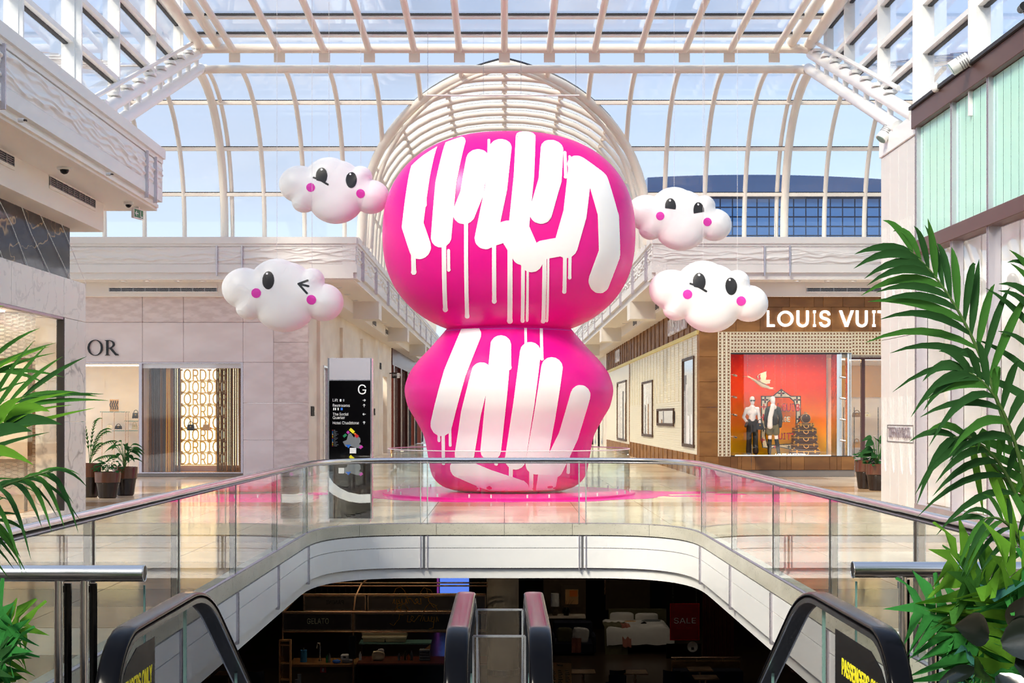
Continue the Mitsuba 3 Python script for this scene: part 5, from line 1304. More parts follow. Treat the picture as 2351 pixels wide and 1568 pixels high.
tp_ = thing('tap', 'tall curved kitchen tap on the kiosk worktop', 'tap')
xt = lx(735, 36.8); put(tube([(xt, 36.8, zc), (xt, 36.8, zc + .38), (xt - .01, 36.75, zc + .47), (xt - .05, 36.65, zc + .48), (xt - .06, 36.6, zc + .36)], 0.02, 8), 'spout', 'chrome', tp_, smooth=60); put(lathe([(0, 0), (.04, 0), (.04, .04), (0, .04)], (xt, 36.8, zc), 10), 'tap_base', 'chrome', tp_)
pr = thing('paper_roll', 'blue paper towel roll on the left of the kiosk worktop', 'paper roll')
put(lathe([(0.03, 0), (.085, 0), (.085, .30), (.03, .30), (.03, 0)], (lx(697, 36.7), 36.7, zc), 16), 'roll', 'blue', pr, smooth=50); put(lathe([(0, 0), (.02, 0), (.02, .36), (0, .36)], (lx(697, 36.7), 36.7, zc), 8), 'holder', 'chrome', pr)
for i, (px, h, mt, lab) in enumerate(((751, .22, 'green', 'dark green bottle beside the tap'), (756, .26, 'grey_metal', 'grey bottle right of the green bottle by the tap'), (827, .24, 'letter_white', 'white cup on the black counter of the kiosk'), (916, .2, 'letter_grey', 'grey bottle near the middle of the black kiosk counter'), (930, .26, 'cloth_olive', 'dark bottle right of the grey bottle on the black counter'), (938, .18, 'orange', 'small orange bottle on the black kiosk counter'), (945, .28, 'letter_grey', 'tall pale bottle beside the orange bottle on the black counter'))):
    b = thing('bottle', lab, 'bottle'); z_ = zc if px < 815 else zc + .06
    put(lathe([(0, 0), (.032, 0), (.034, h * .6), (.014, h * .8), (.014, h * .94)], (lx(px, 36.6), 36.6, z_), 12), 'body', mt, b, smooth=50); put(lathe([(0.016, h * .93), (.016, h), (0, h)], (lx(px, 36.6), 36.6, z_), 10), 'cap', 'black', b)
cs = thing('card_reader_stack', 'white till box with small screen stacked on a grey box on the kiosk worktop', 'box')
put(box(lx(785, 36.5), lx(808, 36.5), 36.5, 36.75, zc, zc + .07, .01), 'lower_box', 'letter_grey', cs); put(box(lx(782, 36.5), lx(803, 36.5), 36.5, 36.75, zc + .075, zc + .2, .01), 'till', 'letter_white', cs); put(box(lx(788, 36.49), lx(794, 36.49), 36.48, 36.5, zc + .13, zc + .17), 'screen', 'black', cs)
rest('cloth', 'crumpled blue cloth beside the till on the kiosk worktop', 'cloth', tm(np.asarray(sphere((0, 0, 0), 1, 3).vertices) * [.1, .1, .05] * (0.8 + 0.4 * meshkit.noise(np.asarray(sphere((0, 0, 0), 1, 3).vertices) * 3)[:, None]) + [lx(773, 36.5), 36.5, zc + .045], sphere((0, 0, 0), 1, 3).faces), 'mid_blue')
pb = thing('paper_bag', 'crumpled beige paper bag on the black kiosk counter', 'bag')
sv = sphere((0, 0, 0), 1, 3); vv = np.asarray(sv.vertices); vv = np.sign(vv) * np.abs(vv) ** 0.6 * [.15, .12, .12] * (0.85 + 0.3 * meshkit.noise(vv * 3)[:, None])
put(tm(vv + [lx(869, 36.6), 36.6, zc + .18], sv.faces), 'sack', 'sand', pb, smooth=30); put(tm(vv * [.5, .5, .4] + [lx(875, 36.6), 36.6, zc + .3], sv.faces), 'tissue', 'cloth_white', pb, smooth=30)
sr = thing('cup_rack', 'grey rack of stacked cup trays with a beige card on the kiosk counter', 'rack')
for k in range(4): put(box(lx(963, 36.6), lx(987, 36.6), 36.5, 36.8, zc + .07 + .07 * k, zc + .115 + .07 * k), 'tray', 'letter_grey', sr)
put(tm([[lx(975, 36.6), 36.6, zc + .34], [lx(988, 36.6), 36.6, zc + .34], [lx(988, 36.6), 36.65, zc + .46]], [[0, 1, 2]]), 'card', 'tan', sr)
bn = thing('black_speaker', 'black box hanging on the brass post in the middle of the kiosk', 'speaker')
put(box(lx(801, 35.9), lx(817, 35.9), 35.85, 35.97, lz(1512, 35.9), lz(1460, 35.9), .01), 'body', 'cloth_black', bn); put(box(lx(802, 35.9), lx(816, 35.9), 35.84, 35.85, lz(1510, 35.9), lz(1462, 35.9)), 'grille', 'black', bn)
cab = thing('bottle_cabinet', 'tall pale wooden display cabinet at the left end of the kiosk', 'cabinet')
for x in (640, 664): put(box(lx(x, 35.8), lx(x + 3, 35.8), 35.8, 36.0, ZL, lz(1470, 35.8)), 'upright', 'tan', cab)
for y in (1470, 1480, 1522, 1560): put(box(lx(641, 35.8), lx(666, 35.8), 35.8, 36.0, lz(y, 35.8) - .03, lz(y, 35.8)), 'shelf', 'tan', cab)
put(box(lx(643, 35.8), lx(664, 35.8), 35.98, 36.0, ZL, lz(1470, 35.8)), 'back', 'bamboo', cab)
for i, px in enumerate((681, 687)): 
    rest('paper_cup_stack', ('front' if i == 0 else 'rear') + ' tall stack of pale paper cups at the left of the kiosk', 'cup stack', lathe([(0, 0), (.045, 0), (.05, .75 + .1 * i), (0, .75 + .1 * i)], (lx(px, 35.9 + .2 * i), 35.9 + .2 * i, ZL), 12), 'letter_grey', smooth=50)
fb = thing('fire_blanket_sign', 'small red sign with white symbol low on the kiosk front', 'sign')
put(box(lx(734, 36.3), lx(748, 36.3), 36.36, 36.4, lz(1545, 36.3), lz(1533, 36.3)), 'plate', 'red_poster', fb); put(box(lx(739, 36.3), lx(743, 36.3), 36.355, 36.36, lz(1543, 36.3), lz(1535, 36.3)), 'symbol', 'letter_white', fb)
for i, (a, b) in enumerate(((833, 884), (884, 932))):
    sk = thing('cloth_basket', ('left' if i == 0 else 'right') + ' beige cloth lined basket on the shelf behind the black counter', 'basket')
    put(hull([(lx(a, 38) + o, y, lz(z, 38)) for o in (0.02, lx(b, 38) - lx(a, 38) - 0.02) for y in (38, 38.4) for z in (1474,)] + [(lx(a, 38) - .03, y, lz(1452, 38)) for y in (37.95, 38.45)] + [(lx(b, 38) + .03, y, lz(1452, 38)) for y in (37.95, 38.45)]), 'body', 'sand', sk); put(box(lx(a, 38) - .02, lx(b, 38) + .02, 37.94, 38.46, lz(1464, 38), lz(1460, 38)), 'fold', 'lattice_cream', sk)
put(box(lx(825, 38), lx(990, 38), 37.9, 38.5, lz(1478, 38), lz(1475, 38)), 'glass_shelf', 'glass_edge', ki)
for x in (lx(830, 38), lx(985, 38)): put(box(x - .02, x + .02, 38.1, 38.15, ZL, lz(1478, 38)), 'shelf_post', 'bamboo_dark', ki)
# back wall of the lower level behind the kiosk
for k in range(11): put(box(lx(706 + 14 * k, 52), lx(708.5 + 14 * k, 52), 52.3, 52.39, ZL, -0.86), 'white_bar', 'dark_beige', wb)
put(box(lx(862, 52), lx(985, 52), 52.3, 52.39, ZL, -0.86), 'ribbed_panel', 'dark_beige', wb)
for k in range(30): put(box(lx(863 + 4 * k, 52), lx(865 + 4 * k, 52), 52.26, 52.3, ZL, -0.86), 'rib', 'dark_beige', wb)
sn = thing('screen', 'blue lit advertising screen on the lower level behind the left escalator handrail', 'screen')
put(box(lx(1003, 51), lx(1082, 51), 51.0, 51.1, lz(1470, 51), lz(1310, 51)), 'frame', 'cloth_black', sn)
put(mikit.ply(box(lx(1010, 51), lx(1077, 51), 50.96, 51.0, lz(1362, 51), lz(1312, 51)), 'mid_blue', emitter=emit((0.12, 0.25, 0.9), 0.16)), 'display', None, sn)
put(mikit.ply(box(lx(1003, 51), lx(1008, 51), 50.96, 51.0, lz(1470, 51), lz(1310, 51)), 'magenta', emitter=emit((0.4, 0.08, 0.5), 0.06)), 'side_light', None, sn)
# ---- homeware shop on the right
hw = struct('wall_lower_shop')
Yh = 46.0
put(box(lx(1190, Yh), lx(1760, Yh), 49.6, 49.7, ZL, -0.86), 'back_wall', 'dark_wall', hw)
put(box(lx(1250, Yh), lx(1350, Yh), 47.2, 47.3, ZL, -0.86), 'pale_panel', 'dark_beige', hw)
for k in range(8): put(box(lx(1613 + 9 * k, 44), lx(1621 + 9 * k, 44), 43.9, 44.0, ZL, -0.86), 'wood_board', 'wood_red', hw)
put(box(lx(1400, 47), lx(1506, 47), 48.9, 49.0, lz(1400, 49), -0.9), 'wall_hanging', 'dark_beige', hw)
bd = thing('bed', 'made up bed with pale quilt in the dark homeware shop below', 'bed')
Yb = 44.5
def bz2(py): return lz(py, Yb)
sv = grid(lambda U, V: (U, V, bz2(1441) + 0.02 * np.sin(9 * U) * np.sin(7 * V) - 0.5 * np.clip((44.55 - V) / 0.25, 0, 1) ** 1.5 - 0.35 * np.clip((np.abs(U - lx(1465, Yb)) - 0.92) / 0.25, 0, 1) ** 1.5), np.linspace(lx(1392, Yb), lx(1548, Yb), 30), np.linspace(44.3, 46.3, 30))
put(sv, 'quilt', 'cloth_white', bd, smooth=True)
put(box(lx(1405, Yb), lx(1537, Yb), 44.6, 46.4, ZL + .2, bz2(1447)), 'base', 'cloth_black', bd); put(box(lx(1398, 46.4), lx(1530, 46.4), 46.4, 46.5, ZL, lz(1398, 46.4)), 'headboard', 'cloth_olive', bd)
def pillow(px0, px1, py0, py1, Y, mt, name, label, tilt=0):
    x0, x1, z0, z1 = lx(px0, Y), lx(px1, Y), lz(py1, Y), lz(py0, Y)
    g = sphere((0, 0, 0), 1, 3); v = np.asarray(g.vertices); v = np.sign(v) * np.abs(v) ** np.array([0.45, 1.0, 0.45])
    v = v * [(x1 - x0) / 2, 0.10, (z1 - z0) / 2]
    m = tm(v, g.faces)
    if tilt: a = math.radians(tilt); v = np.c_[v[:, 0] * math.cos(a) - v[:, 2] * math.sin(a), v[:, 1], v[:, 0] * math.sin(a) + v[:, 2] * math.cos(a)]
    put(tm(v + [(x0 + x1) / 2, Y, (z0 + z1) / 2], g.faces), name, mt, smooth=True, label=label, cat='pillow')
pillow(1400, 1455, 1405, 1430, 46.1, 'cloth_white', 'pillow', 'pale pillow at the left of the bed head')
pillow(1458, 1511, 1407, 1428, 46.15, 'cloth_white', 'pillow', 'pale pillow at the right of the bed head')
pillow(1406, 1435, 1428, 1443, 45.6, 'cloth_white', 'pillow', 'small pale pillow in front on the left of the bed')
pillow(1432, 1462, 1425, 1440, 45.85, 'tan', 'pillow', 'rust coloured cushion in the middle of the bed')
pillow(1462, 1492, 1430, 1460, 45.5, 'cloth_black', 'pillow', 'dark square cushion standing on its corner on the bed', 35)
pillow(1470, 1520, 1422, 1455, 45.9, 'letter_grey', 'pillow', 'blue grey pillow on the right of the bed')
put(grid(lambda U, V: (U, V, bz2(1440) + 0.02 + 0.015 * np.sin(30 * U) - 0.9 * np.clip((44.6 - V) / 0.4, 0, 1)), np.linspace(lx(1388, Yb), lx(1440, Yb), 30), np.linspace(44.22, 45.5, 20)), 'throw_blanket', 'cloth_olive', smooth=True, label='olive throw hanging over the left foot of the bed', cat='blanket')
put(grid(lambda U, V: (U, V, bz2(1440) + 0.03 + 0.015 * np.sin(40 * U) - 0.6 * np.clip((44.6 - V) / 0.4, 0, 1)), np.linspace(lx(1428, Yb), lx(1448, Yb), 16), np.linspace(44.2, 45.2, 20)), 'throw_blanket', 'cloth_blush', smooth=True, label='blush throw hanging beside the olive throw on the bed', cat='blanket')
pillow(1278, 1314, 1440, 1476, 44.2, 'cloth_olive', 'pillow', 'dark patterned cushion on the armchair left of the bed')
pillow(1314, 1352, 1440, 1476, 44.1, 'cloth_white', 'pillow', 'pale square cushion on the armchair left of the bed', -6)
ac = thing('armchair', 'dark upholstered armchair with cushions left of the bed', 'armchair')
put(box(lx(1270, 44.4), lx(1362, 44.4), 44.0, 45.0, ZL + .05, ZL + .42, .06), 'seat', 'cloth_navy', ac); put(box(lx(1270, 44.4), lx(1362, 44.4), 44.8, 45.05, ZL + .4, ZL + .95, .06), 'back', 'cloth_navy', ac)
for x in (1264, 1358): put(box(lx(x, 44.4), lx(x + 9, 44.4), 44.0, 45.0, ZL + .05, ZL + .62, .05), 'arm', 'cloth_navy', ac)
put(grid(lambda U, V: (U, 43.95 - 0.02 * np.sin(40 * U) + 0 * V, V), np.linspace(lx(1312, 44), lx(1334, 44), 16), np.linspace(ZL + .1, ZL + .55, 6)), 'throw_blanket', 'cloth_blush', smooth=True, label='blush fringed throw over the front of the armchair', cat='blanket')
sp_ = thing('sale_poster', 'dark red hanging poster with white SALE lettering in the lower level', 'poster')
Ys = 43.4
put(box(lx(1538, Ys), lx(1606, Ys), Ys, Ys + .02, lz(1470, Ys), lz(1385, Ys)), 'sheet', 'red_poster', sp_)
for m in (box(lx(1538, Ys), lx(1606, Ys), Ys - .01, Ys, lz(1387, Ys), lz(1385, Ys)), box(lx(1538, Ys), lx(1606, Ys), Ys - .01, Ys, lz(1470, Ys), lz(1468, Ys)), box(lx(1538, Ys), lx(1540, Ys), Ys - .01, Ys, lz(1470, Ys), lz(1385, Ys)), box(lx(1604, Ys), lx(1606, Ys), Ys - .01, Ys, lz(1470, Ys), lz(1385, Ys))): put(m, 'border', 'red_letter', sp_)
put(place(fit(text('SALE', 0.165, 0.006), lx(1598, Ys) - lx(1547, Ys)), (lx(1547, Ys), Ys - .002, lz(1431, Ys))), 'lettering', 'letter_white', sp_)
put(place(fit(text('50% OFF', 0.06, 0.006), lx(1590, Ys) - lx(1554, Ys)), (lx(1554, Ys), Ys - .002, lz(1445, Ys))), 'lettering', 'red_letter', sp_)
for x in (1545, 1599): put(rod((lx(x, Ys), Ys, lz(1385, Ys)), (lx(x, Ys), Ys, -0.86), 0.004, 4), 'hanging_wire', 'grey_metal', sp_)
rs = thing('round_sticker', 'round white sticker on the shop glass below the red poster', 'sticker')
put(place(lathe([(0, 0), (.16, 0), (.16, .01), (0, .01)], n=28), (lx(1590, 43.5), 43.5, lz(1485, 43.5)), (1, 0, 0), (0, 0, 1)), 'disc', 'letter_white', rs); put(box(lx(1587, 43.5), lx(1593, 43.5), 43.48, 43.49, lz(1492, 43.5), lz(1486, 43.5)), 'print', 'black', rs)
put(box(lx(1530, 43.5), lx(1610, 43.5), 43.52, 43.54, ZL, lz(1478, 43.5)), 'shop_glass', 'black_gloss', hw)
ar = thing('framed_picture', 'square framed abstract picture on the pale panel of the lower shop', 'picture')
put(box(lx(1288, 47), lx(1336, 47), 47.1, 47.2, lz(1395, 47), lz(1345, 47)), 'frame', 'dark_beige', ar); put(box(lx(1298, 47), lx(1328, 47), 47.08, 47.1, lz(1388, 47), lz(1354, 47)), 'canvas', 'tan', ar); put(box(lx(1308, 47), lx(1326, 47), 47.07, 47.08, lz(1370, 47), lz(1356, 47)), 'print', 'orange', ar)
sh = thing('wall_shelf', 'pale wall shelf below the framed picture in the lower shop', 'shelf')
put(box(lx(1258, 46.8), lx(1344, 46.8), 46.6, 47.2, lz(1418, 46.8), lz(1413, 46.8)), 'board', 'cream_wall', sh)
for x in (1268, 1334): put(box(lx(x, 46.8), lx(x + 3, 46.8), 46.9, 47.2, lz(1424, 46.8), lz(1418, 46.8)), 'shelf_bracket', 'black', sh)
tl_ = thing('table_lamp', 'table lamp with pale drum shade on the wall shelf', 'lamp')
put(lathe([(0, 0), (.07, 0), (.12, .1), (.1, .2), (.03, .28), (.02, .33)], (lx(1274, 46.8), 46.8, lz(1413, 46.8)), 18), 'lamp_base', 'dark_beige', tl_, smooth=50); put(lathe([(.14, 0.3), (.13, .72)], (lx(1274, 46.8), 46.8, lz(1413, 46.8)), 20), 'lamp_shade', 'cloth_white', tl_, smooth=50)
va = thing('vase', 'dark round vase with twigs right of the lamp on the wall shelf', 'vase')
put(lathe([(0, 0), (.08, 0), (.13, .13), (.07, .25), (.05, .27)], (lx(1300, 46.8), 46.8, lz(1413, 46.8)), 18), 'pot', 'black_gloss', va, smooth=50)
for k in range(5): put(rod((lx(1300, 46.8), 46.8, lz(1413, 46.8) + .2), (lx(1300, 46.8) + .12 * (k - 2), 46.8, lz(1413, 46.8) + .5), .006, 4), 'twig', 'wood', va)
pd = thing('pendant_lamp', 'slim brass pendant lamp hanging in front of the lower shop', 'lamp')
put(rod((lx(1389, 43), 43, lz(1365, 43)), (lx(1389, 43), 43, lz(1330, 43)), .028, 10), 'tube', 'brass', pd); put(rod((lx(1389, 43), 43, lz(1330, 43)), (lx(1389, 43), 43, -0.86), .005, 4), 'cable', 'black', pd)
dv = thing('banquette', 'tan banquette back with brass rail on the lower level at the right', 'bench')
Yd = 39.5
put(box(lx(1543, Yd), lx(1700, Yd), Yd, Yd + .12, ZL, lz(1518, Yd)), 'back', 'wood', dv); put(rod((lx(1541, Yd), Yd, lz(1510, Yd)), (lx(1700, Yd), Yd, lz(1510, Yd)), .02, 8), 'rail', 'brass', dv)
for x in (1550, 1600, 1660): put(rod((lx(x, Yd), Yd, lz(1518, Yd)), (lx(x, Yd), Yd, lz(1510, Yd)), .012, 6), 'rail_post', 'brass', dv)
put(box(lx(1543, Yd), lx(1700, Yd), Yd - .5, Yd, ZL, ZL + .42, .03), 'seat', 'cloth_navy', dv)
def table(px, py, label, w=0.62):
    Y = 3300 * (1.7 - (ZL + 0.75)) / (py - 958); x = lx(px, Y)
    t = thing('cafe_table', label, 'table')
    put(box(x - w / 2, x + w / 2, Y - .3, Y + .3, ZL + .72, ZL + .75, .006), 'top', 'wood', t); put(rod((x, Y, ZL), (x, Y, ZL + .72), .03, 8), 'stem', 'brass', t); put(lathe([(0, 0), (.22, 0), (.22, .02), (0, .03)], (x, Y, ZL), 16), 'foot', 'black', t)
    return x, Y
def chair(x, Y, label, rot=0):
    t = thing('cafe_chair', label, 'chair')
    put(rotz(box(x - .22, x + .22, Y - .22, Y + .22, ZL + .40, ZL + .47, .02), rot, (x, Y, 0)), 'seat', 'cloth_navy', t)
    th = np.linspace(math.pi * 0.1, math.pi * 0.9, 12)
    put(rotz(join(grid(lambda U, V: (x + .24 * np.cos(U), Y + .0 - .24 * np.sin(U), V), th, [ZL + .45, ZL + .82]), grid(lambda U, V: (x + .22 * np.cos(U), Y + .0 - .22 * np.sin(U), V), th, [ZL + .45, ZL + .82])), rot, (x, Y, 0)), 'back', 'cloth_navy', t, smooth=60)
    for a in (-1, 1):
        for b in (-1, 1): put(rotz(rod((x + .17 * a, Y + .17 * b, ZL + .4), (x + .2 * a, Y + .2 * b, ZL), .014, 6), rot, (x, Y, 0)), 'leg', 'black', t)
x, Y = table(1339, 1541, 'cafe table with light wooden top, leftmost on the lower level'); chair(x + .85, Y - .1, 'dark cafe chair between the two left cafe tables', 20)
x, Y = table(1458, 1542, 'cafe table with light wooden top in front of the bed'); chair(x + .95, Y - .1, 'dark cafe chair right of the cafe table in front of the bed', -20); chair(x - .55, Y - 1.0, 'dark cafe chair pulled back from the table in front of the bed', 160)
x, Y = table(1607, 1535, 'cafe table with light wooden top nearest the banquette')
x, Y = table(1620, 1554, 'cafe table with light wooden top in front, at the right'); 
x, Y = table(525, 1545, 'cafe table with light wooden top under the left side of the opening'); chair(x + .7, Y, 'dark cafe chair beside the left cafe table under the opening', 0)
mb = thing('menu_board', 'slanted beige menu board on a stand behind the right middle handrail', 'menu')
Ym = 34.5; mx0, mx1 = lx(1262, Ym), lx(1313, Ym)
ex_ = np.array([1, 0, -0.04]); ey_ = np.array([0, 0.55, 0.84])
put(place(box(0, mx1 - mx0, 0, 0.65, 0, 0.02), (mx0, Ym, lz(1568, Ym) - .12), ex_, ey_), 'board', 'tan', mb)
put(place(fit(text('Pierluigi', 0.05, 0.003), 0.14), (mx0 + .18, Ym + .29, lz(1568, Ym) + .36), ex_, ey_), 'lettering', 'black', mb)
for i in range(9):
    for j in range(3): put(place(box(0.04 + .17 * j, 0.15 + .17 * j - .02 * (i % 3), 0.08 + .045 * i, 0.095 + .045 * i, 0.02, 0.022), (mx0, Ym, lz(1568, Ym) - .12), ex_, ey_), 'menu_line', 'black', mb)
put(rod((mx0 + .25, Ym + .25, ZL), (mx0 + .25, Ym + .25, lz(1568, Ym) + .05), .025, 8), 'stand', 'brass', mb)
put(lathe([(0, 0), (.2, 0), (.2, .02), (0, .03)], (mx0 + .25, Ym + .25, ZL), 16), 'foot', 'brass', mb)

for px, Y, lab, w in ((760, 37.4, 'added unseen strip lamp above the left half of the food kiosk', 1.6), (960, 37.4, 'added unseen strip lamp above the right half of the food kiosk', 1.6)):
    t = thing('strip_lamp', lab, 'lamp')  # strip lamps added here to brighten the kiosk
    put(mikit.ply(box(lx(px, Y) - w / 2, lx(px, Y) + w / 2, Y, Y + .08, -1.72, -1.70), 'letter_white', emitter=emit((1, .8, .55), 3.0)), 'tube', None, t)
    put(box(lx(px, Y) - w / 2, lx(px, Y) + w / 2, Y - .02, Y + .1, -1.70, -1.64), 'housing', 'black', t)
    for d in (-.6, .6): put(rod((lx(px, Y) + d, Y + .04, -1.64), (lx(px, Y) + d, Y + .04, -0.86), .006, 5), 'hanger', 'black', t)
for px, Y, lab in ((780, 33.8, 'added unseen ceiling lamp before the food kiosk on the lower level'), (1310, 45.2, 'added unseen ceiling lamp over the armchair in the lower shop'), (1465, 44.0, 'added unseen ceiling lamp over the bed in the lower shop'), (1600, 41.6, 'added unseen ceiling lamp before the red poster on the lower level'), (1400, 38.2, 'added unseen ceiling lamp over the cafe tables on the lower level')):
    t = thing('ceiling_lamp', lab, 'lamp')  # unseen lamps added to lift the dark lower level
    put(mikit.ply(box(lx(px, Y) - .3, lx(px, Y) + .3, Y - .1, Y + .1, -0.90, -0.88), 'letter_white', emitter=emit((1, .85, .66), 2.4)), 'diffuser', None, t)
    put(box(lx(px, Y) - .33, lx(px, Y) + .33, Y - .13, Y + .13, -0.88, -0.855), 'frame', 'black', t)
# ================================================================== display window of the brown shop
Yw = 41.8; zbed = 0.585
def wx(px, Y=Yw): return PX(px, Y)
def wz(py, Y=Yw): return PZ(py, Y)
def bones(js, L=0.02, it=10):
    ms = []
    for a, ra, b, rb in js:
        pts = np.vstack([np.asarray(sphere(a, ra, 1).vertices), np.asarray(sphere(b, rb, 1).vertices)])
        ms.append(m3.Manifold.hull_points(pts.astype(np.float32)))
    m = man(m3.Manifold.batch_boolean(ms, m3.OpType.Add).refine_to_length(L))
    m.merge_vertices(); trimesh.smoothing.filter_taubin(m, iterations=it)
    return m
def mannequin(x, y, label, style):
    t = thing('mannequin', label, 'mannequin'); z = zbed; J = lambda dx, dy, h: (x + dx, y + dy, z + h)
    skin = bones([(J(0, 0, 1.62), .075, J(.005, -.02, 1.53), .055), (J(0, 0, 1.66), .07, J(0, .01, 1.60), .075), (J(0, 0.01, 1.52), .045, J(0, .01, 1.40), .05)], .015, 12)
    put(skin, 'head', 'cloth_white', t, smooth=True)
    if style == 0:
        put(bones([(J(0, 0, 1.38), .10, J(0, 0, 1.02), .10), (J(-.12, 0, 1.36), .06, J(.12, 0, 1.36), .06), (J(-.06, 0, 1.25), .1, J(.06, 0, 1.25), .1),
            (J(-.16, 0, 1.36), .055, J(-.25, .03, 1.12), .045), (J(-.25, .03, 1.12), .045, J(-.16, -.1, .96), .04), (J(.16, 0, 1.36), .055, J(.21, .02, 1.1), .045), (J(.21, .02, 1.1), .045, J(.23, -.04, .86), .038)]), 'shirt', 'cloth_white', t, smooth=True)
        put(bones([(J(-.07, 0, .98), .10, J(.07, 0, .98), .10), (J(-.08, 0, .95), .095, J(-.09, 0, .5), .075), (J(-.09, 0, .5), .075, J(-.10, 0, .12), .085), (J(.08, 0, .95), .095, J(.09, 0, .5), .075), (J(.09, 0, .5), .075, J(.10, 0, .12), .085)]), 'trousers', 'cloth_black', t, smooth=True)
        put(join(box(x - .07, x - .01, y - .09, y - .07, z + 1.58, z + 1.62, .008), box(x + .01, x + .07, y - .09, y - .07, z + 1.58, z + 1.62, .008), box(x - .08, x + .08, y - .085, y - .075, z + 1.605, z + 1.615)), 'sunglasses', 'black', t)
        put(bones([(J(-.16, -.11, .96), .04, J(-.20, -.10, .86), .045)]), 'glove', 'leather_brown', t, smooth=True)
        for s_ in (-1, 1): put(hull([*np.asarray(sphere((x + .10 * s_, y, z + .06), .04, 1).vertices), *np.asarray(sphere((x + .10 * s_, y - .13, z + .025), .025, 1).vertices)]), 'shoe', 'black', t, smooth=40); put(rod((x + .10 * s_, y + .03, z), (x + .10 * s_, y + .02, z + .06), .01, 6), 'heel', 'black', t)
    else:
        put(bones([(J(0, 0, 1.38), .11, J(.02, 0, .95), .14), (J(-.13, 0, 1.36), .07, J(.14, 0, 1.36), .07), (J(-.16, 0, 1.34), .065, J(-.2, .02, 1.08), .06), (J(-.2, .02, 1.08), .06, J(-.2, -.04, .88), .05), (J(.17, 0, 1.34), .07, J(.23, .02, 1.08), .065), (J(.23, .02, 1.08), .065, J(.20, -.05, .86), .055)]), 'jacket', 'cloth_black', t, smooth=True)
        put(bones([(J(-.06, 0, .86), .12, J(.06, 0, .86), .12), (J(-.08, 0, .85), .11, J(-.09, 0, .68), .11), (J(.08, 0, .85), .11, J(.09, 0, .68), .11)]), 'shorts', 'cloth_olive', t, smooth=True)
        put(bones([(J(-.08, 0, .72), .06, J(-.09, 0, .4), .05), (J(.08, 0, .72), .06, J(.12, 0, .4), .05)]), 'legs', 'cloth_white', t, smooth=True)
        for s_, dx in ((-1, 0), (1, .07)): put(bones([(J(.09 * s_ + dx * .3, 0, .45), .065, J(.10 * s_ + dx, 0, .08), .05), (J(.10 * s_ + dx, 0, .05), .04, J(.10 * s_ + dx, -.14, .035), .03)]), 'boot', 'black', t, smooth=True)
        put(bones([(J(-.02, -.10, 1.42), .07, J(-.10, -.13, 1.1), .07), (J(-.10, -.13, 1.1), .07, J(-.11, -.14, .85), .08), (J(0, -.02, 1.45), .075, J(.03, -.06, 1.40), .07)]), 'scarf', 'cloth_white', t, smooth=True)
    put(lathe([(0, 0), (.15, 0), (.15, .006), (0, .006)], (x, y + .02, z), 20), 'stand', 'brushed', t)
mannequin(wx(1727), Yw, 'white mannequin in white shirt, black trousers and sunglasses in the orange window', 0)
mannequin(wx(1772), 41.65, 'white mannequin in black jacket, white scarf and tall boots in the orange window', 1)
# leather handbag helper
def handbag(x, y, z, w, h, mt, label, group=None, hang=False):
    t = thing('handbag', label, 'handbag', group)
    d = w * .38
    put(hull([(x + a * w / 2, y + b * d / 2, z + .01) for a in (-1, 1) for b in (-1, 1)] + [(x + a * w * .44, y + b * d * .25, z + h) for a in (-1, 1) for b in (-1, 1)] + [(x + a * w * .52, y + b * d * .5, z + h * .3) for a in (-1, 1) for b in (-1, 1)]), 'body', mt, t)
    put(tube([(x + w * .3 * math.cos(a), y, z + h + h * .5 * math.sin(a)) for a in np.linspace(0, math.pi, 12)], .012 if w > .2 else .009, 6), 'handle', mt, t, smooth=60)
    put(box(x - w * .1, x + w * .1, y - d * .45, y - d * .36, z + h * .6, z + h * .75), 'clasp', 'gold', t)
handbag(wx(1741), 41.55, wz(987), .2, .2, 'black', 'black handbag hanging from the arm of the mannequin with sunglasses')
# trunks
def trunk(px0, px1, py0, py1, Y, label, g=None):
    x0, x1, z0, z1 = wx(px0, Y), wx(px1, Y), wz(py1, Y), wz(py0, Y)
    t = thing('trunk', label, 'trunk')
    put(box(x0, x1, Y, Y + .42, z0 + .002, z1 - .002, .012), 'body', 'leather_brown', t)
    zm = (z0 + z1) / 2 + (z1 - z0) * .12
    put(box(x0 - .004, x1 + .004, Y - .006, Y + .425, zm - .01, zm + .01), 'lid_band', 'gold', t)
    for a in (x0, x1):
        for c in (z0 + .004, z1 - .004): put(box(a - .006 if a == x0 else a - .035, a + .035 if a == x0 else a + .006, Y - .006, Y + .03, c - (.0 if c < zm else .035), c + (.035 if c < zm else 0.)), 'corner', 'gold', t)
    xm_ = (x0 + x1) / 2
    put(tube([(xm_ - .07, Y - .01, zm - .02), (xm_ - .06, Y - .05, zm - .07), (xm_, Y - .06, zm - .10), (xm_ + .06, Y - .05, zm - .07), (xm_ + .07, Y - .01, zm - .02)], .013, 7), 'handle', 'tan', t, smooth=60)
    for dx in (-.32, .32): put(box(xm_ + dx * (x1 - x0) - .02, xm_ + dx * (x1 - x0) + .02, Y - .012, Y, zm - .045, zm + .045), 'lock', 'gold', t)
    return z1
sp3 = [(1818, 1883, 1032, 1048), (1822, 1879, 1016.5, 1032), (1823, 1877, 999, 1016.5), (1825, 1875, 982, 999), (1832, 1869, 971.5, 982)]
nm_ = ['largest brown trunk at the bottom of the stack', 'second brown trunk from the bottom of the stack', 'third brown trunk from the bottom of the stack', 'fourth brown trunk from the bottom of the stack', 'small brown trunk on top of the trunk stack']
zb0 = zbed; hts = [.195, .195, .21, .215, .13]
for (a, b, c, d), n_, hh in zip(sp3, nm_, hts):
    Yt = 41.75
    trunk(a, b, PZ(0, 1) * 0 + (CY - (zb0 + hh - EYE) * F / Yt), CY - (zb0 - EYE) * F / Yt, Yt, n_); zb0 += hh
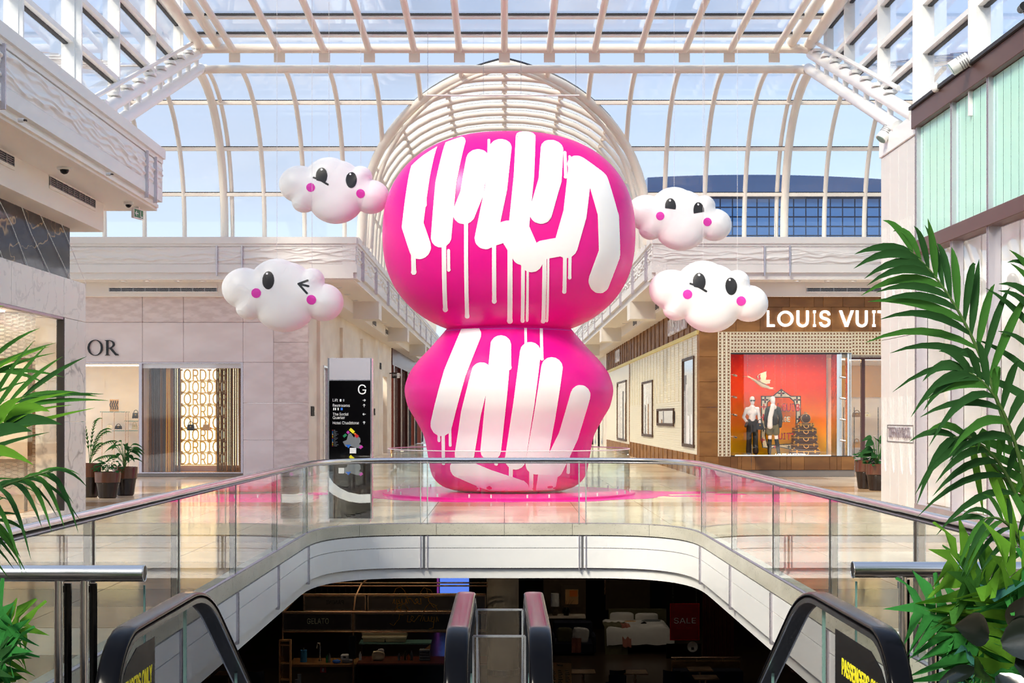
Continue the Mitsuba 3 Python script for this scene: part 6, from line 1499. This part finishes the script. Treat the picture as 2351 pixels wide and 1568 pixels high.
rc = thing('round_case', 'round brown hat case standing on the top trunk', 'case')
xr_, zr_, rr_ = wx(1851.5, 41.8), zb0 + .137, .135
put(place(lathe([(0, -.09), (rr_ - .01, -.09), (rr_, -.08), (rr_, .08), (rr_ - .01, .09), (0, .09)], n=32), (xr_, 41.95, zr_), (1, 0, 0), (0, 0, 1)), 'body', 'leather_brown', rc, smooth=40)
put(place(tube([(rr_ * math.cos(a), rr_ * math.sin(a), .085) for a in np.linspace(0, 2 * np.pi, 33)[:-1]], .007, 5, closed=True), (xr_, 41.95, zr_), (1, 0, 0), (0, 0, 1)), 'piping', 'tan', rc)
put(tube([(xr_ - .03, 41.95, zr_ + rr_), (xr_ - .03, 41.93, zr_ + rr_ + .06), (xr_ + .03, 41.9, zr_ + rr_ + .02), (xr_ + .02, 41.85, zr_ + rr_ - .08)], .012, 6), 'strap', 'wood', rc)
# painted frame with ornament
of = thing('ornament_frame', 'free standing black and cream ornamental frame behind the mannequins', 'display frame')
YF = 42.2
def fpoly(pts): return Polygon([(wx(x, YF), wz(y, YF)) for x, y in pts])
outer = fpoly([(1747, 909), (1774, 909), (1793, 893), (1815, 909), (1838, 909), (1838, 955), (1830, 975), (1832, 1030), (1826, 1034), (1790, 1027), (1765, 1030), (1750, 1028), (1746, 1005), (1747, 950)])
inner = fpoly([(1774, 913), (1812, 913), (1822, 922), (1827, 945), (1825, 1018), (1790, 1020), (1762, 1022), (1757, 1000), (1762, 925)])
put(place(prism(outer.difference(inner), 0.03), (0, YF, 0)), 'board', 'black', of)
put(place(prism(outer.buffer(-0.025).difference(inner.buffer(0.025)), 0.01), (0, YF - 0.03, 0)), 'cream_layer', 'lattice_cream', of)
rr = random.Random(4)
for px, py, k in ((1793, 903, .12), (1756, 918, .12), (1829, 918, .12), (1753, 934, .1), (1833, 938, .1), (1752, 958, .12), (1834, 962, .11), (1752, 985, .09), (1750, 1010, .09), (1778, 1026, .06), (1810, 1026, .06)):
    fl4 = unary_union([affinity.rotate(affinity.scale(Point(k * .45, 0).buffer(k * .4, 6), 1, .5, origin=(k * .45, 0)), a, origin=(0, 0)) for a in (0, 90, 180, 270)])
    put(place(prism(fl4, .006), (wx(px, YF), YF - 0.04, wz(py, YF))), 'petal_ornament', 'black' if rr.random() < .5 else 'red_letter', of)
    put(place(prism(Point(0, 0).buffer(k * .16, 6), .008), (wx(px, YF), YF - 0.046, wz(py, YF))), 'ornament_heart', 'red_letter' if rr.random() < .6 else 'black', of)
def wl_(t, px0, px1, py0, py1, Y, mt, label, outline=True):
    s_ = thing('display_lettering', label, 'lettering'); h = wz(py0, Y) - wz(py1, Y)
    w = wx(px1, Y) - wx(px0, Y); n = len(t); step = w / n
    for i, ch in enumerate(t):
        m = text(ch, h, 0.02, bold=True); wd = min(step * .86, step * (.4 if ch == 'I' else .86)); off = (step - wd) / 2
        if outline: put(place(fit(text(ch, h * 1.12, 0.012, bold=True), wd * 1.22), (wx(px0, Y) + step * i + off - wd * .11, Y, wz(py1, Y) - h * .06)), 'letter_shadow', 'black', s_)  # larger black letter forms the outline
        put(place(fit(m, wd), (wx(px0, Y) + step * i + off, Y - .012, wz(py1, Y))), 'letter', mt, s_)
    for k in (.25, .75): put(rod((wx(px0, Y) + w * k, Y + .01, wz(py1, Y)), (wx(px0, Y) + w * k, Y + .01, 3.55), .002, 4), 'hanging_wire', 'grey_metal', s_)
wl_('LOUIS', 1785, 1836, 928, 943, 42.0, 'red_letter', 'short red display word in the upper part of the ornamental frame')
wl_('VOYAGE', 1768, 1814, 957, 968, 42.05, 'lattice_cream', 'cream display word half hidden behind the mannequin in the black jacket')
wl_('VUITTON', 1777, 1844, 995, 1008, 42.0, 'red_letter', 'longer red display word in the lower part of the ornamental frame')
fl_l = thing('floor_lettering', 'pale shop name lettering standing at the front edge of the orange window', 'lettering')
put(place(fit(text('LOUIS VUITTON', .075, .01, bold=True), wx(1848, 41.2) - wx(1780, 41.2)), (wx(1780, 41.2), 41.2, zbed)), 'lettering', 'letter_white', fl_l)
# flying bird
bi = thing('hanging_bird', 'carved cream crane with red wing marks hanging in the orange window', 'ornament')
B = lambda px, py, dy=0: (wx(px, 41.9), 41.9 + dy, wz(py, 41.9))
put(bones([(B(1722, 867), .022, B(1736, 875), .04), (B(1736, 875), .045, B(1750, 884), .07), (B(1750, 884), .07, B(1766, 890), .035), (B(1718, 865), .03, B(1724, 868), .022)], .012, 6), 'body', 'lattice_cream', bi, smooth=True)
put(bones([(B(1716, 864.5), .014, B(1705, 864), .004)], .01, 2), 'beak', 'tan', bi, smooth=True)
def feather_wing(pts, dy): return place(prism(Polygon([(wx(x, 41.9), wz(y, 41.9)) for x, y in pts]), .02), (0, 41.9 + dy, 0))
put(feather_wing([(1740, 872), (1737, 864), (1744, 858), (1759, 852), (1758, 858), (1759, 864), (1757, 870), (1758, 875), (1748, 878)], -.06), 'wing', 'lattice_cream', bi)
put(feather_wing([(1745, 877), (1752, 872), (1769, 872), (1766, 876), (1767, 880), (1758, 882)], -.07), 'wing', 'lattice_cream', bi)
put(feather_wing([(1740, 871), (1740, 862), (1745, 859), (1744, 865), (1746, 869), (1743, 873)], -.075), 'wing_mark', 'red_letter', bi)
put(feather_wing([(1763, 888), (1776, 890), (1773, 893), (1779, 894), (1764, 893)], 0), 'tail', 'lattice_cream', bi)
for px in (1716, 1752): put(rod((wx(px, 41.9), 41.9, wz(866, 41.9)), (wx(px, 41.9), 41.9, 3.56), .002, 4), 'hanging_wire', 'grey_metal', bi)
for i, py in enumerate((861, 911, 952, 1003)):
    s_ = thing('spotlight', 'small silver spotlight on the left jamb of the orange window, number %s from the top' % ('one', 'two', 'three', 'four')[i], 'spotlight', )
    put(rod((wx(1684, 41.4), 41.4, wz(py, 41.4)), (wx(1692, 41.4), 41.5, wz(py, 41.4) - .02), .032, 10), 'barrel', 'brushed', s_); put(rod((wx(1678, 41.4), 41.4, wz(py - 1, 41.4)), (wx(1686, 41.4), 41.42, wz(py - 1, 41.4)), .01, 6), 'arm', 'brushed', s_)
# shelves and bags in the room right of the window
s5 = thing('display_shelf', 'slim dark metal shelf stand with bags behind the glass door', 'shelf')
for py in (958, 1000, 1028): put(box(wx(1935, 43.6), wx(2060, 43.6), 43.4, 43.8, wz(py, 43.6) - .02, wz(py, 43.6)), 'board', 'cream_wall', s5)
for px in (1936, 1960, 1976, 2015, 2050): put(box(wx(px, 43.4), wx(px + 1, 43.4), 43.36, 43.39, 0.02, wz(935, 43.4)), 'upright', 'black', s5)
handbag(wx(1967, 43.6), 43.6, wz(958, 43.6), .26, .14, 'wood', 'small tan bag on the upper shelf behind the glass door')
handbag(wx(1966, 43.6), 43.55, wz(1028, 43.6), .22, .18, 'tan', 'pale tan handbag on the low shelf behind the glass door')
handbag(wx(1990, 43.6), 43.6, wz(958, 43.6), .24, .1, 'lattice_cream', 'cream bag on the upper shelf right of the small tan bag')

# ================================================================== pale shop: bags, shelves
s6 = thing('display_shelf', 'slim brass shelf stand with handbags in the left shop window', 'shelf')
for a, b, py in ((233, 294, 945), (262, 330, 988), (288, 330, 966)): put(box(PX(a, 43), PX(b, 43), 42.85, 43.2, PZ(py, 43) - .02, PZ(py, 43)), 'board', 'glass_edge', s6)
for px in (234, 262, 288, 294, 318): put(box(PX(px, 42.85), PX(px + 1, 42.85), 42.82, 42.85, 0.02, PZ(945, 42.85)), 'upright', 'brass', s6)
for px, py, w, h, mt, lab in ((312, 961, .2, .17, 'cloth_black', 'dark quilted handbag on the right upper shelf of the left shop window'), (272, 986, .2, .11, 'black', 'small black bag with chain in the left shop window'), (309, 986, .16, .15, 'sand', 'grey beige handbag right of the black chain bag'), (252, 984, .18, .1, 'lattice_cream', 'cream bag with chain left of the black chain bag'), (299, 986, .14, .1, 'letter_white', 'small white bag between the black chain bag and the grey one')):
    handbag(PX(px, 43), 43.0, PZ(py, 43) - (.0), w, h, mt, lab)
ap = thing('art_print', 'brown patterned print standing on the top shelf of the left shop window', 'picture')
put(box(PX(253, 43.1), PX(273, 43.1), 43.05, 43.08, PZ(945, 43.1), PZ(917, 43.1)), 'sheet', 'tan', ap)
for k in range(4): put(tube([(PX(254 + 5 * k, 43.04) + .02 * math.sin(9 * t), 43.04, PZ(940 - 20 * t, 43.04)) for t in np.linspace(0, 1, 10)], .018, 4), 'stripe', 'bamboo_dark', ap)
handbag(PX(438, 41.6), 41.6, PZ(989, 41.6), .2, .18, 'cloth_black', 'black woven handbag hanging in front of the golden lattice')
handbag(PX(474, 41.6), 41.6, PZ(989, 41.6), .2, .18, 'tan', 'pale gold handbag hanging in front of the golden lattice')
for px in (438, 474): put(rod((PX(px, 41.6), 41.6, PZ(971, 41.6)), (PX(px, 41.6), 41.6, 3.2), .002, 4), 'bag_wire', 'gold', 'lattice_screen')
# bags in the marble shop
for y, z, w, mt, lab in ((18.6, .86, .34, 'black', 'large black bag on the counter behind the marble shop window'), (15.4, .86, .3, 'leather_brown', 'brown bag on the counter behind the marble shop window'), (19.7, .86, .2, 'pink', 'small pink box bag on the counter behind the marble shop window')):
    handbag(-8.15, y, z, w, w * .9, mt, lab)

# ================================================================== potted plants
def pot(x, y, r, h, label, top=1.0):
    t = thing('potted_plant', label, 'potted plant')
    put(lathe([(0, 0), (r * .62, 0), (r * .70, .02), (r * .88, h * .55), (r * .96, h * .6)], (x, y, 0.002), 28), 'pot_base', 'pot_dark', t, smooth=50)
    put(lathe([(r * .96, h * .6), (r, h * .92), (r, h), (r * .9, h), (r * .88, h * .9), (0, h * .9)], (x, y, 0.002), 28), 'pot', 'pot_brown', t, smooth=50)
    return t
def bush(t, x, y, z, R, H, n, L, W, mt, seed):
    r_ = random.Random(seed)
    for i in range(5): put(tube([(x, y, z), (x + r_.uniform(-.3, .3) * R, y + r_.uniform(-.3, .3) * R, z + H * .6)], .008, 5), 'stem', 'stem_green', t)
    for i in range(n):
        a = r_.uniform(0, 2 * math.pi); e = r_.uniform(0.0, 1.2); q = r_.uniform(.5, 1)
        p = np.array([x + R * q * math.cos(a) * math.cos(e), y + R * q * math.sin(a) * math.cos(e), z + H * q * math.sin(e) + .02])
        d = [math.cos(a), math.sin(a), r_.uniform(-.2, .8)]
        oval_leaf(p, d, L * r_.uniform(.7, 1.2), W * r_.uniform(.7, 1.2), mt, t, droop=r_.uniform(.1, .5), flat=(0, -.4, 1))
t1 = pot(PX(247, 30.3), 30.3, .275, .55, 'brown glazed pot with a low bushy green plant before the pale shop'); bush(t1, PX(247, 30.3), 30.3, .5, .3, .32, 90, .09, .07, 'bush_leaf', 1)
t2 = pot(PX(288, 31.3), 31.3, .26, .62, 'brown glazed pot with large drooping dark leaves, rightmost of the left pots'); 
r_ = random.Random(6); x, y = PX(286, 31.3), 31.3
for i in range(20):
    a = r_.uniform(0, 6.28); h = r_.uniform(.1, .62); p1 = (x + .16 * math.cos(a), y + .16 * math.sin(a), .58 + h)
    st_ = put(tube([(x, y, .55), (x + .05 * math.cos(a), y, .58 + h * .6), p1], .007, 5), 'stalk', 'stem_green', t2)
    oval_leaf(p1, [math.cos(a), math.sin(a) * .6, .25], .3, .11, 'dark_leaf', t2, droop=.7, flat=(0, -.5, 1))
t3 = pot(PX(206, 30.6), 30.6, .24, .72, 'dark tall pot with a feathery palm, partly hidden by the marble pillar'); x, y = PX(206, 30.6), 30.6
for i, (dx, dz) in enumerate(((.35, .75), (.5, .5), (.2, .95), (.55, .2), (-.1, .9), (.3, .45), (.45, .7))):
    c = bez((x, y, .68), (x + dx * .3, y - .05, .72 + dz * .9), (x + dx, y - .1 - .05 * i, .7 + dz), 14)
    fk = put(tube(c, .006, 4), 'frond', 'stem_green', t3)
    for j in range(3, 14):
        for s_ in (-1, 1): put(blade(c[j], (c[j] - c[j - 1]) * 2 + np.array([0, s_ * .06, .02 * s_]) + np.array([s_ * .03, 0, 0]), np.array([0, -1, .5]), .17, .022, .5, 5), 'leaflet', 'palm_leaf' if j % 2 else 'dark_leaf', fk, smooth=True)
for px, yy, r, h, lab, sd in ((1986, 34.2, .24, .68, 'dark brown pot with a low leafy plant before the glass door', 3), (2014, 33.4, .27, .62, 'dark brown pot with large glossy leaves beside the white pylon', 4)):
    t_ = pot(PX(px, yy), yy, r, h, lab); bush(t_, PX(px, yy), yy, h - .05, .26, .3, 40, .13, .09, 'bush_leaf', sd)
    if sd == 4:
        for i in range(14):
            a = r_.uniform(0, 6.28); hh = r_.uniform(.2, .62); p1 = (PX(px, yy) + .14 * math.cos(a) - .03, yy + .14 * math.sin(a), h + hh)
            put(tube([(PX(px, yy), yy, h - .05), p1], .008, 5), 'stalk', 'stem_green', t_); oval_leaf(p1, [math.cos(a), math.sin(a) * .5, .15], .28, .2, 'dark_leaf', t_, droop=.5, flat=(0, -.8, .6))

# ================================================================== fittings on soffits and walls
def downlight(x, y, z, label, group, lit=True):
    t = thing('downlight', label, 'downlight', group)
    put(lathe([(.06, 0), (.105, 0), (.105, -.012), (.09, -.014), (.06, -.004)], (x, y, z), 20), 'trim_ring', 'white_metal', t)
    put(mikit.ply(lathe([(0, .0), (.06, .0)], (x, y, z - .003), 16), 'letter_white', **({'emitter': emit((1, .95, .85), .9)} if lit else {})), 'lamp', None, t)
def sofY(px, py, z): 
    Y = (z - EYE) * F / (CY - py); return PX(px, Y), Y
ORD = ['first', 'second', 'third', 'fourth', 'fifth', 'sixth', 'seventh', 'eighth', 'ninth']
for i, (px, py) in enumerate(((8, 291), (42, 315), (178, 394), (210, 413), (240, 430))):
    x, y = sofY(px, py, 5.6); downlight(x, y, 5.598, ORD[i] + ' lit downlight from the left in the soffit above the black marble panel', 'downlights over the black marble')
for i, px in enumerate((283, 338, 409, 465)): downlight(PX(px, 40.4), 40.4, 5.53, ORD[i] + ' small downlight from the left in the soffit over the pale stone shop', 'downlights over the pale stone shop')
for i, px in enumerate((1830, 1902, 1958)): downlight(PX(px, 40.4), 40.4, 5.53, ORD[i] + ' small downlight from the left in the soffit over the brown stone shop', 'downlights over the brown stone shop')
for sg in (-1, 1):
    for k in range(9): downlight(sg * 4.9, 42.5 + 2.3 * k, 5.53, ORD[k] + ' small downlight from the atrium in the ' + ('left' if sg < 0 else 'right') + ' corridor soffit', ('left' if sg < 0 else 'right') + ' corridor downlights', lit=False)
x, y = sofY(115, 358, 5.6)
sp4 = thing('ceiling_speaker', 'flat round ceiling speaker in the soffit left of the dome camera', 'speaker')
put(lathe([(0, -.01), (.13, -.01), (.15, 0)], (x, y, 5.6), 24), 'grille', 'soffit_white', sp4); put(lathe([(.13, -.012), (.16, -.012), (.16, 0)], (x, y, 5.6), 24), 'ring', 'white_metal', sp4)
def dome(px, py, z, r, label):
    x, y = sofY(px, py, z); t = thing('dome_camera', label, 'security camera')
    put(lathe([(0, 0), (r, 0), (r, -r * .55), (r * .8, -r * .7), (0, -r * .7)], (x, y, z), 20), 'housing', 'white_metal', t, smooth=40); put(sphere((x, y, z - r * .7), r * .6, 2), 'dome', 'black_gloss', t, smooth=True)
dome(148, 378, 5.6, .115, 'white dome camera under the soffit beside the downlights')
dome(295, 462, 5.57, .09, 'small dome camera at the end of the left ledge near the exit sign')
es = thing('exit_sign', 'small green exit sign with arrow hanging from the end of the left ledge', 'exit sign')
Ye = 26.4; x0, x1, z0, z1 = PX(308, Ye), PX(323, Ye), PZ(503, Ye), PZ(480, Ye)
put(place(box(0, .36, 0, z1 - z0, 0, .05), (x0, Ye - .2, z0), (0.25, .97, 0)), 'body', 'white_metal', es); put(place(box(.02, .34, .02, z1 - z0 - .02, .05, .053), (x0, Ye - .2, z0), (0.25, .97, 0)), 'face', 'green', es)
put(place(prism(unary_union([strokes([[(0.05, .09), (.15, .09)], [(.09, .05), (.05, .09), (.09, .13)]], .018), sbox(.22, .03, .24, .15), sbox(.25, .03, .31, .05)]), .003), (x0, Ye - .2, z0), (0.25, .97, 0)) .apply_translation([.055, -.014, 0]), 'symbol', 'letter_white', es)
put(box(x0 + .0, x0 + .1, Ye - .05, Ye + .02, z1, 5.56), 'mount', 'white_metal', es)
def vent(o, ex, w, h, n, label, mt='granite', nz=6):
    t = thing('air_vent', label, 'air vent')
    put(place(box(0, w, 0, h, 0.0, 0.006), o, ex), 'backing', 'dark_line', t)
    for i in range(n + 1): put(place(box(w * i / n - .012, w * i / n + .012, 0, h, .006, .022), o, ex), 'divider', 'grey_metal', t)
    for k in range(nz): put(place(box(0, w, h * (k + .15) / nz, h * (k + .5) / nz, .006, .016), o, ex), 'louvre', 'grey_metal', t)
    for k in (0, 1): put(place(box(-.03, w + .03, h * k - .025, h * k + .025, .0, .024), o, ex), 'frame', 'soffit_white' if mt == 'granite' else 'brown_stone', t)
vent((-7.248, 22.9, 5.37), (0, 1, 0), 2.5, .19, 8, 'long grey air vent in the bulkhead above the black marble panel')
vent((-7.248, 18.6, 5.37), (0, 1, 0), 2.6, .19, 8, 'grey air vent at the left edge above the black marble panel')
vent((PX(251, 40.73), 40.745, 5.24), (1, 0, 0), PX(497, 40.73) - PX(251, 40.73), .15, 9, 'long dark air vent in the bulkhead over the pale stone shop')
vent((PX(1853, 40.73), 40.745, 5.24), (1, 0, 0), 3.4, .15, 9, 'long dark air vent in the bulkhead over the brown stone shop')
for k in range(4): vent((4.995, 46.5 + 2.6 * k + 1.3, 5.2), (0, -1, 0), 1.3, .24, 5, ORD[k] + ' air vent from the atrium in the right corridor bulkhead', 'granite', 4); tag([q for q in labels if q.startswith('air_vent') and '__' not in q][-1], group='right corridor air vents')
for k in range(4): vent((-4.995, 48.5 + 6 * k, 5.2), (0, 1, 0), 1.3, .24, 5, ORD[k] + ' air vent from the atrium in the left corridor bulkhead', 'granite', 4); tag([q for q in labels if q.startswith('air_vent') and '__' not in q][-1], group='left corridor air vents')
def flood(c, d, label, arm):
    t = thing('floodlight', label, 'floodlight'); c, d = np.asarray(c, float), np.asarray(d, float); d /= np.linalg.norm(d)
    put(tube([c - d * .16, c - d * .15, c + d * .14, c + d * .16], [.09, .11, .12, .12], 18), 'housing', 'white_metal', t, smooth=40)
    put(tube([c + d * .155, c + d * .17], .10, 18), 'lens', 'glass_edge', t)
    for k in range(4): put(tube([c - d * (.12 - .04 * k), c - d * (.105 - .04 * k)], .122, 18), 'fin', 'grey_metal', t)
    put(tube([c, c + np.asarray(arm) * .5, c + np.asarray(arm)], .018, 6), 'bracket', 'white_metal', t)
flood(P := np.array([PX(2033, 28.6), 28.6, PZ(306, 28.6)]), (-.6, -.1, -.8), 'white floodlight at the top corner of the white pylon', (.33, 0, -.22))
flood(np.array([PX(2204, 23.3), 23.3, PZ(146, 23.3)]), (-.8, .25, -.5), 'white floodlight on the brown beam over the green glass', (.28, 0, -.05))
dm = thing('dome_camera', 'small white dome camera on the gutter above the green glass', 'security camera')
put(sphere((7.5, 25.0, 7.42), .07, 2), 'dome', 'white_metal', dm, smooth=True); put(lathe([(0, .05), (.05, .05), (.05, .09), (0, .09)], (7.5, 25.0, 7.42), 12), 'mount', 'white_metal', dm)
cc = thing('bullet_camera', 'black bullet camera at the top right corner above the brown beam', 'security camera')
put(rod((7.55, 21.0, 7.66), (7.45, 20.6, 7.6), .06, 12), 'body', 'black', cc); put(rod((7.7, 21.0, 7.44), (7.55, 20.9, 7.62), .025, 8), 'bracket', 'white_metal', cc)
for i, (px, py) in enumerate(((42, 276), (244, 400))):
    s_ = thing('sprinkler', ('left' if i == 0 else 'right') + ' small sprinkler head on the lower band of the near left ledge', 'sprinkler')
    y = F * 6.4 / (CX - px); z = PZ(py, y)
    put(rod((-6.4, y, z), (-6.33, y, z), .03, 8), 'rosette', 'white_metal', s_); put(rod((-6.34, y, z), (-6.29, y, z), .012, 6), 'nozzle', 'dark_line', s_); put(rod((-6.30, y - .04, z), (-6.30, y + .04, z), .008, 6), 'deflector', 'dark_line', s_)
# sticker on the glass
Yk = 6.66
put(box(PX(2037, Yk), PX(2064, Yk), Yk - .002, Yk, PZ(1482, Yk), PZ(1450, Yk)), 'sheet', 'letter_white', st)
put(place(fit(text('LG', .022, .001), .03), (PX(2056, Yk), Yk - .003, PZ(1463, Yk)), (-1, 0, 0), (0, 0, 1)), 'lettering', 'black', st)

# ================================================================== outside the glass
of_ = thing('office_building', 'blue glass office building with curved roof edge outside the right vault', 'building')
Yo = 120.0
xs_ = np.linspace(PX(1485, Yo), PX(2075, Yo), 22)
ztopo = lambda x: PZ(404, Yo) - 0.5 * ((x - PX(1720, Yo)) / 9.0) ** 2 * .5
paint('office_glass', lin(44, 92, 150), 0.1, spec=0.8); paint('office_glass_dark', lin(34, 62, 108), 0.1, spec=0.8); paint('office_line', lin(24, 52, 92), 0.4)
put(box(xs_[0], xs_[-1], Yo + .3, Yo + 12, 0, PZ(420, Yo)), 'core', 'office_line', of_)
zl_ = [PZ(v, Yo) for v in (575, 541, 520, 498, 476, 455)]
for xa, xb in zip(xs_[:-1], xs_[1:]):
    for za, zb_ in zip(zl_[:-1], zl_[1:]):
        put(box(xa + .05, xb - .05, Yo, Yo + .25, za + .06, zb_ - .06), 'window_pane', 'office_glass', of_)
    a, b = ztopo(xa), ztopo(xb)
    put(hull([(xa, Yo - .6, PZ(450, Yo)), (xb, Yo - .6, PZ(450, Yo)), (xa, Yo - .6, a), (xb, Yo - .6, b), (xa, Yo + .5, PZ(450, Yo)), (xb, Yo + .5, PZ(450, Yo)), (xa, Yo + 8, a + .4), (xb, Yo + 8, b + .4)]), 'fascia_panel', 'office_glass_dark', of_)
for sg, lab, mt in ((-1, 'pale sloping glass roof of the left transept outside the clerestory', 'white_metal'), (1, 'blue grey sloping louvred roof of the right transept outside the clerestory', 'office_glass')):
    nr = thing('transept_roof', lab, 'roof')
    for k in range(7):
        y0 = 26.5 + 1.6 * k
        z0_, z1_ = 8.5 + .34 * k, 8.5 + .34 * (k + 1)
        put(box(sg * 9.2, sg * 20, y0 + .04, y0 + 1.56, z0_, z0_ + .03).apply_translation([0, 0, .0]) if False else tm(*(lambda v: (v, _BF))([(x, yy, zz + d) for x in (sg * 9.2, sg * 20) for yy, zz in ((y0 + .04, z0_), (y0 + 1.56, z1_)) for d in (0, .03)])), 'roof_panel', mt, nr)
    for k in range(4): put(rod((sg * (9.4 + 3 * k), 26.5, 8.46), (sg * (10.6 + 3 * k), 37.6, 10.8), .05, 6), 'rafter', 'white_metal', nr)
for k in list(labels):
    if k in scene or any(x.startswith(k + '__') for x in scene): continue
    del labels[k]
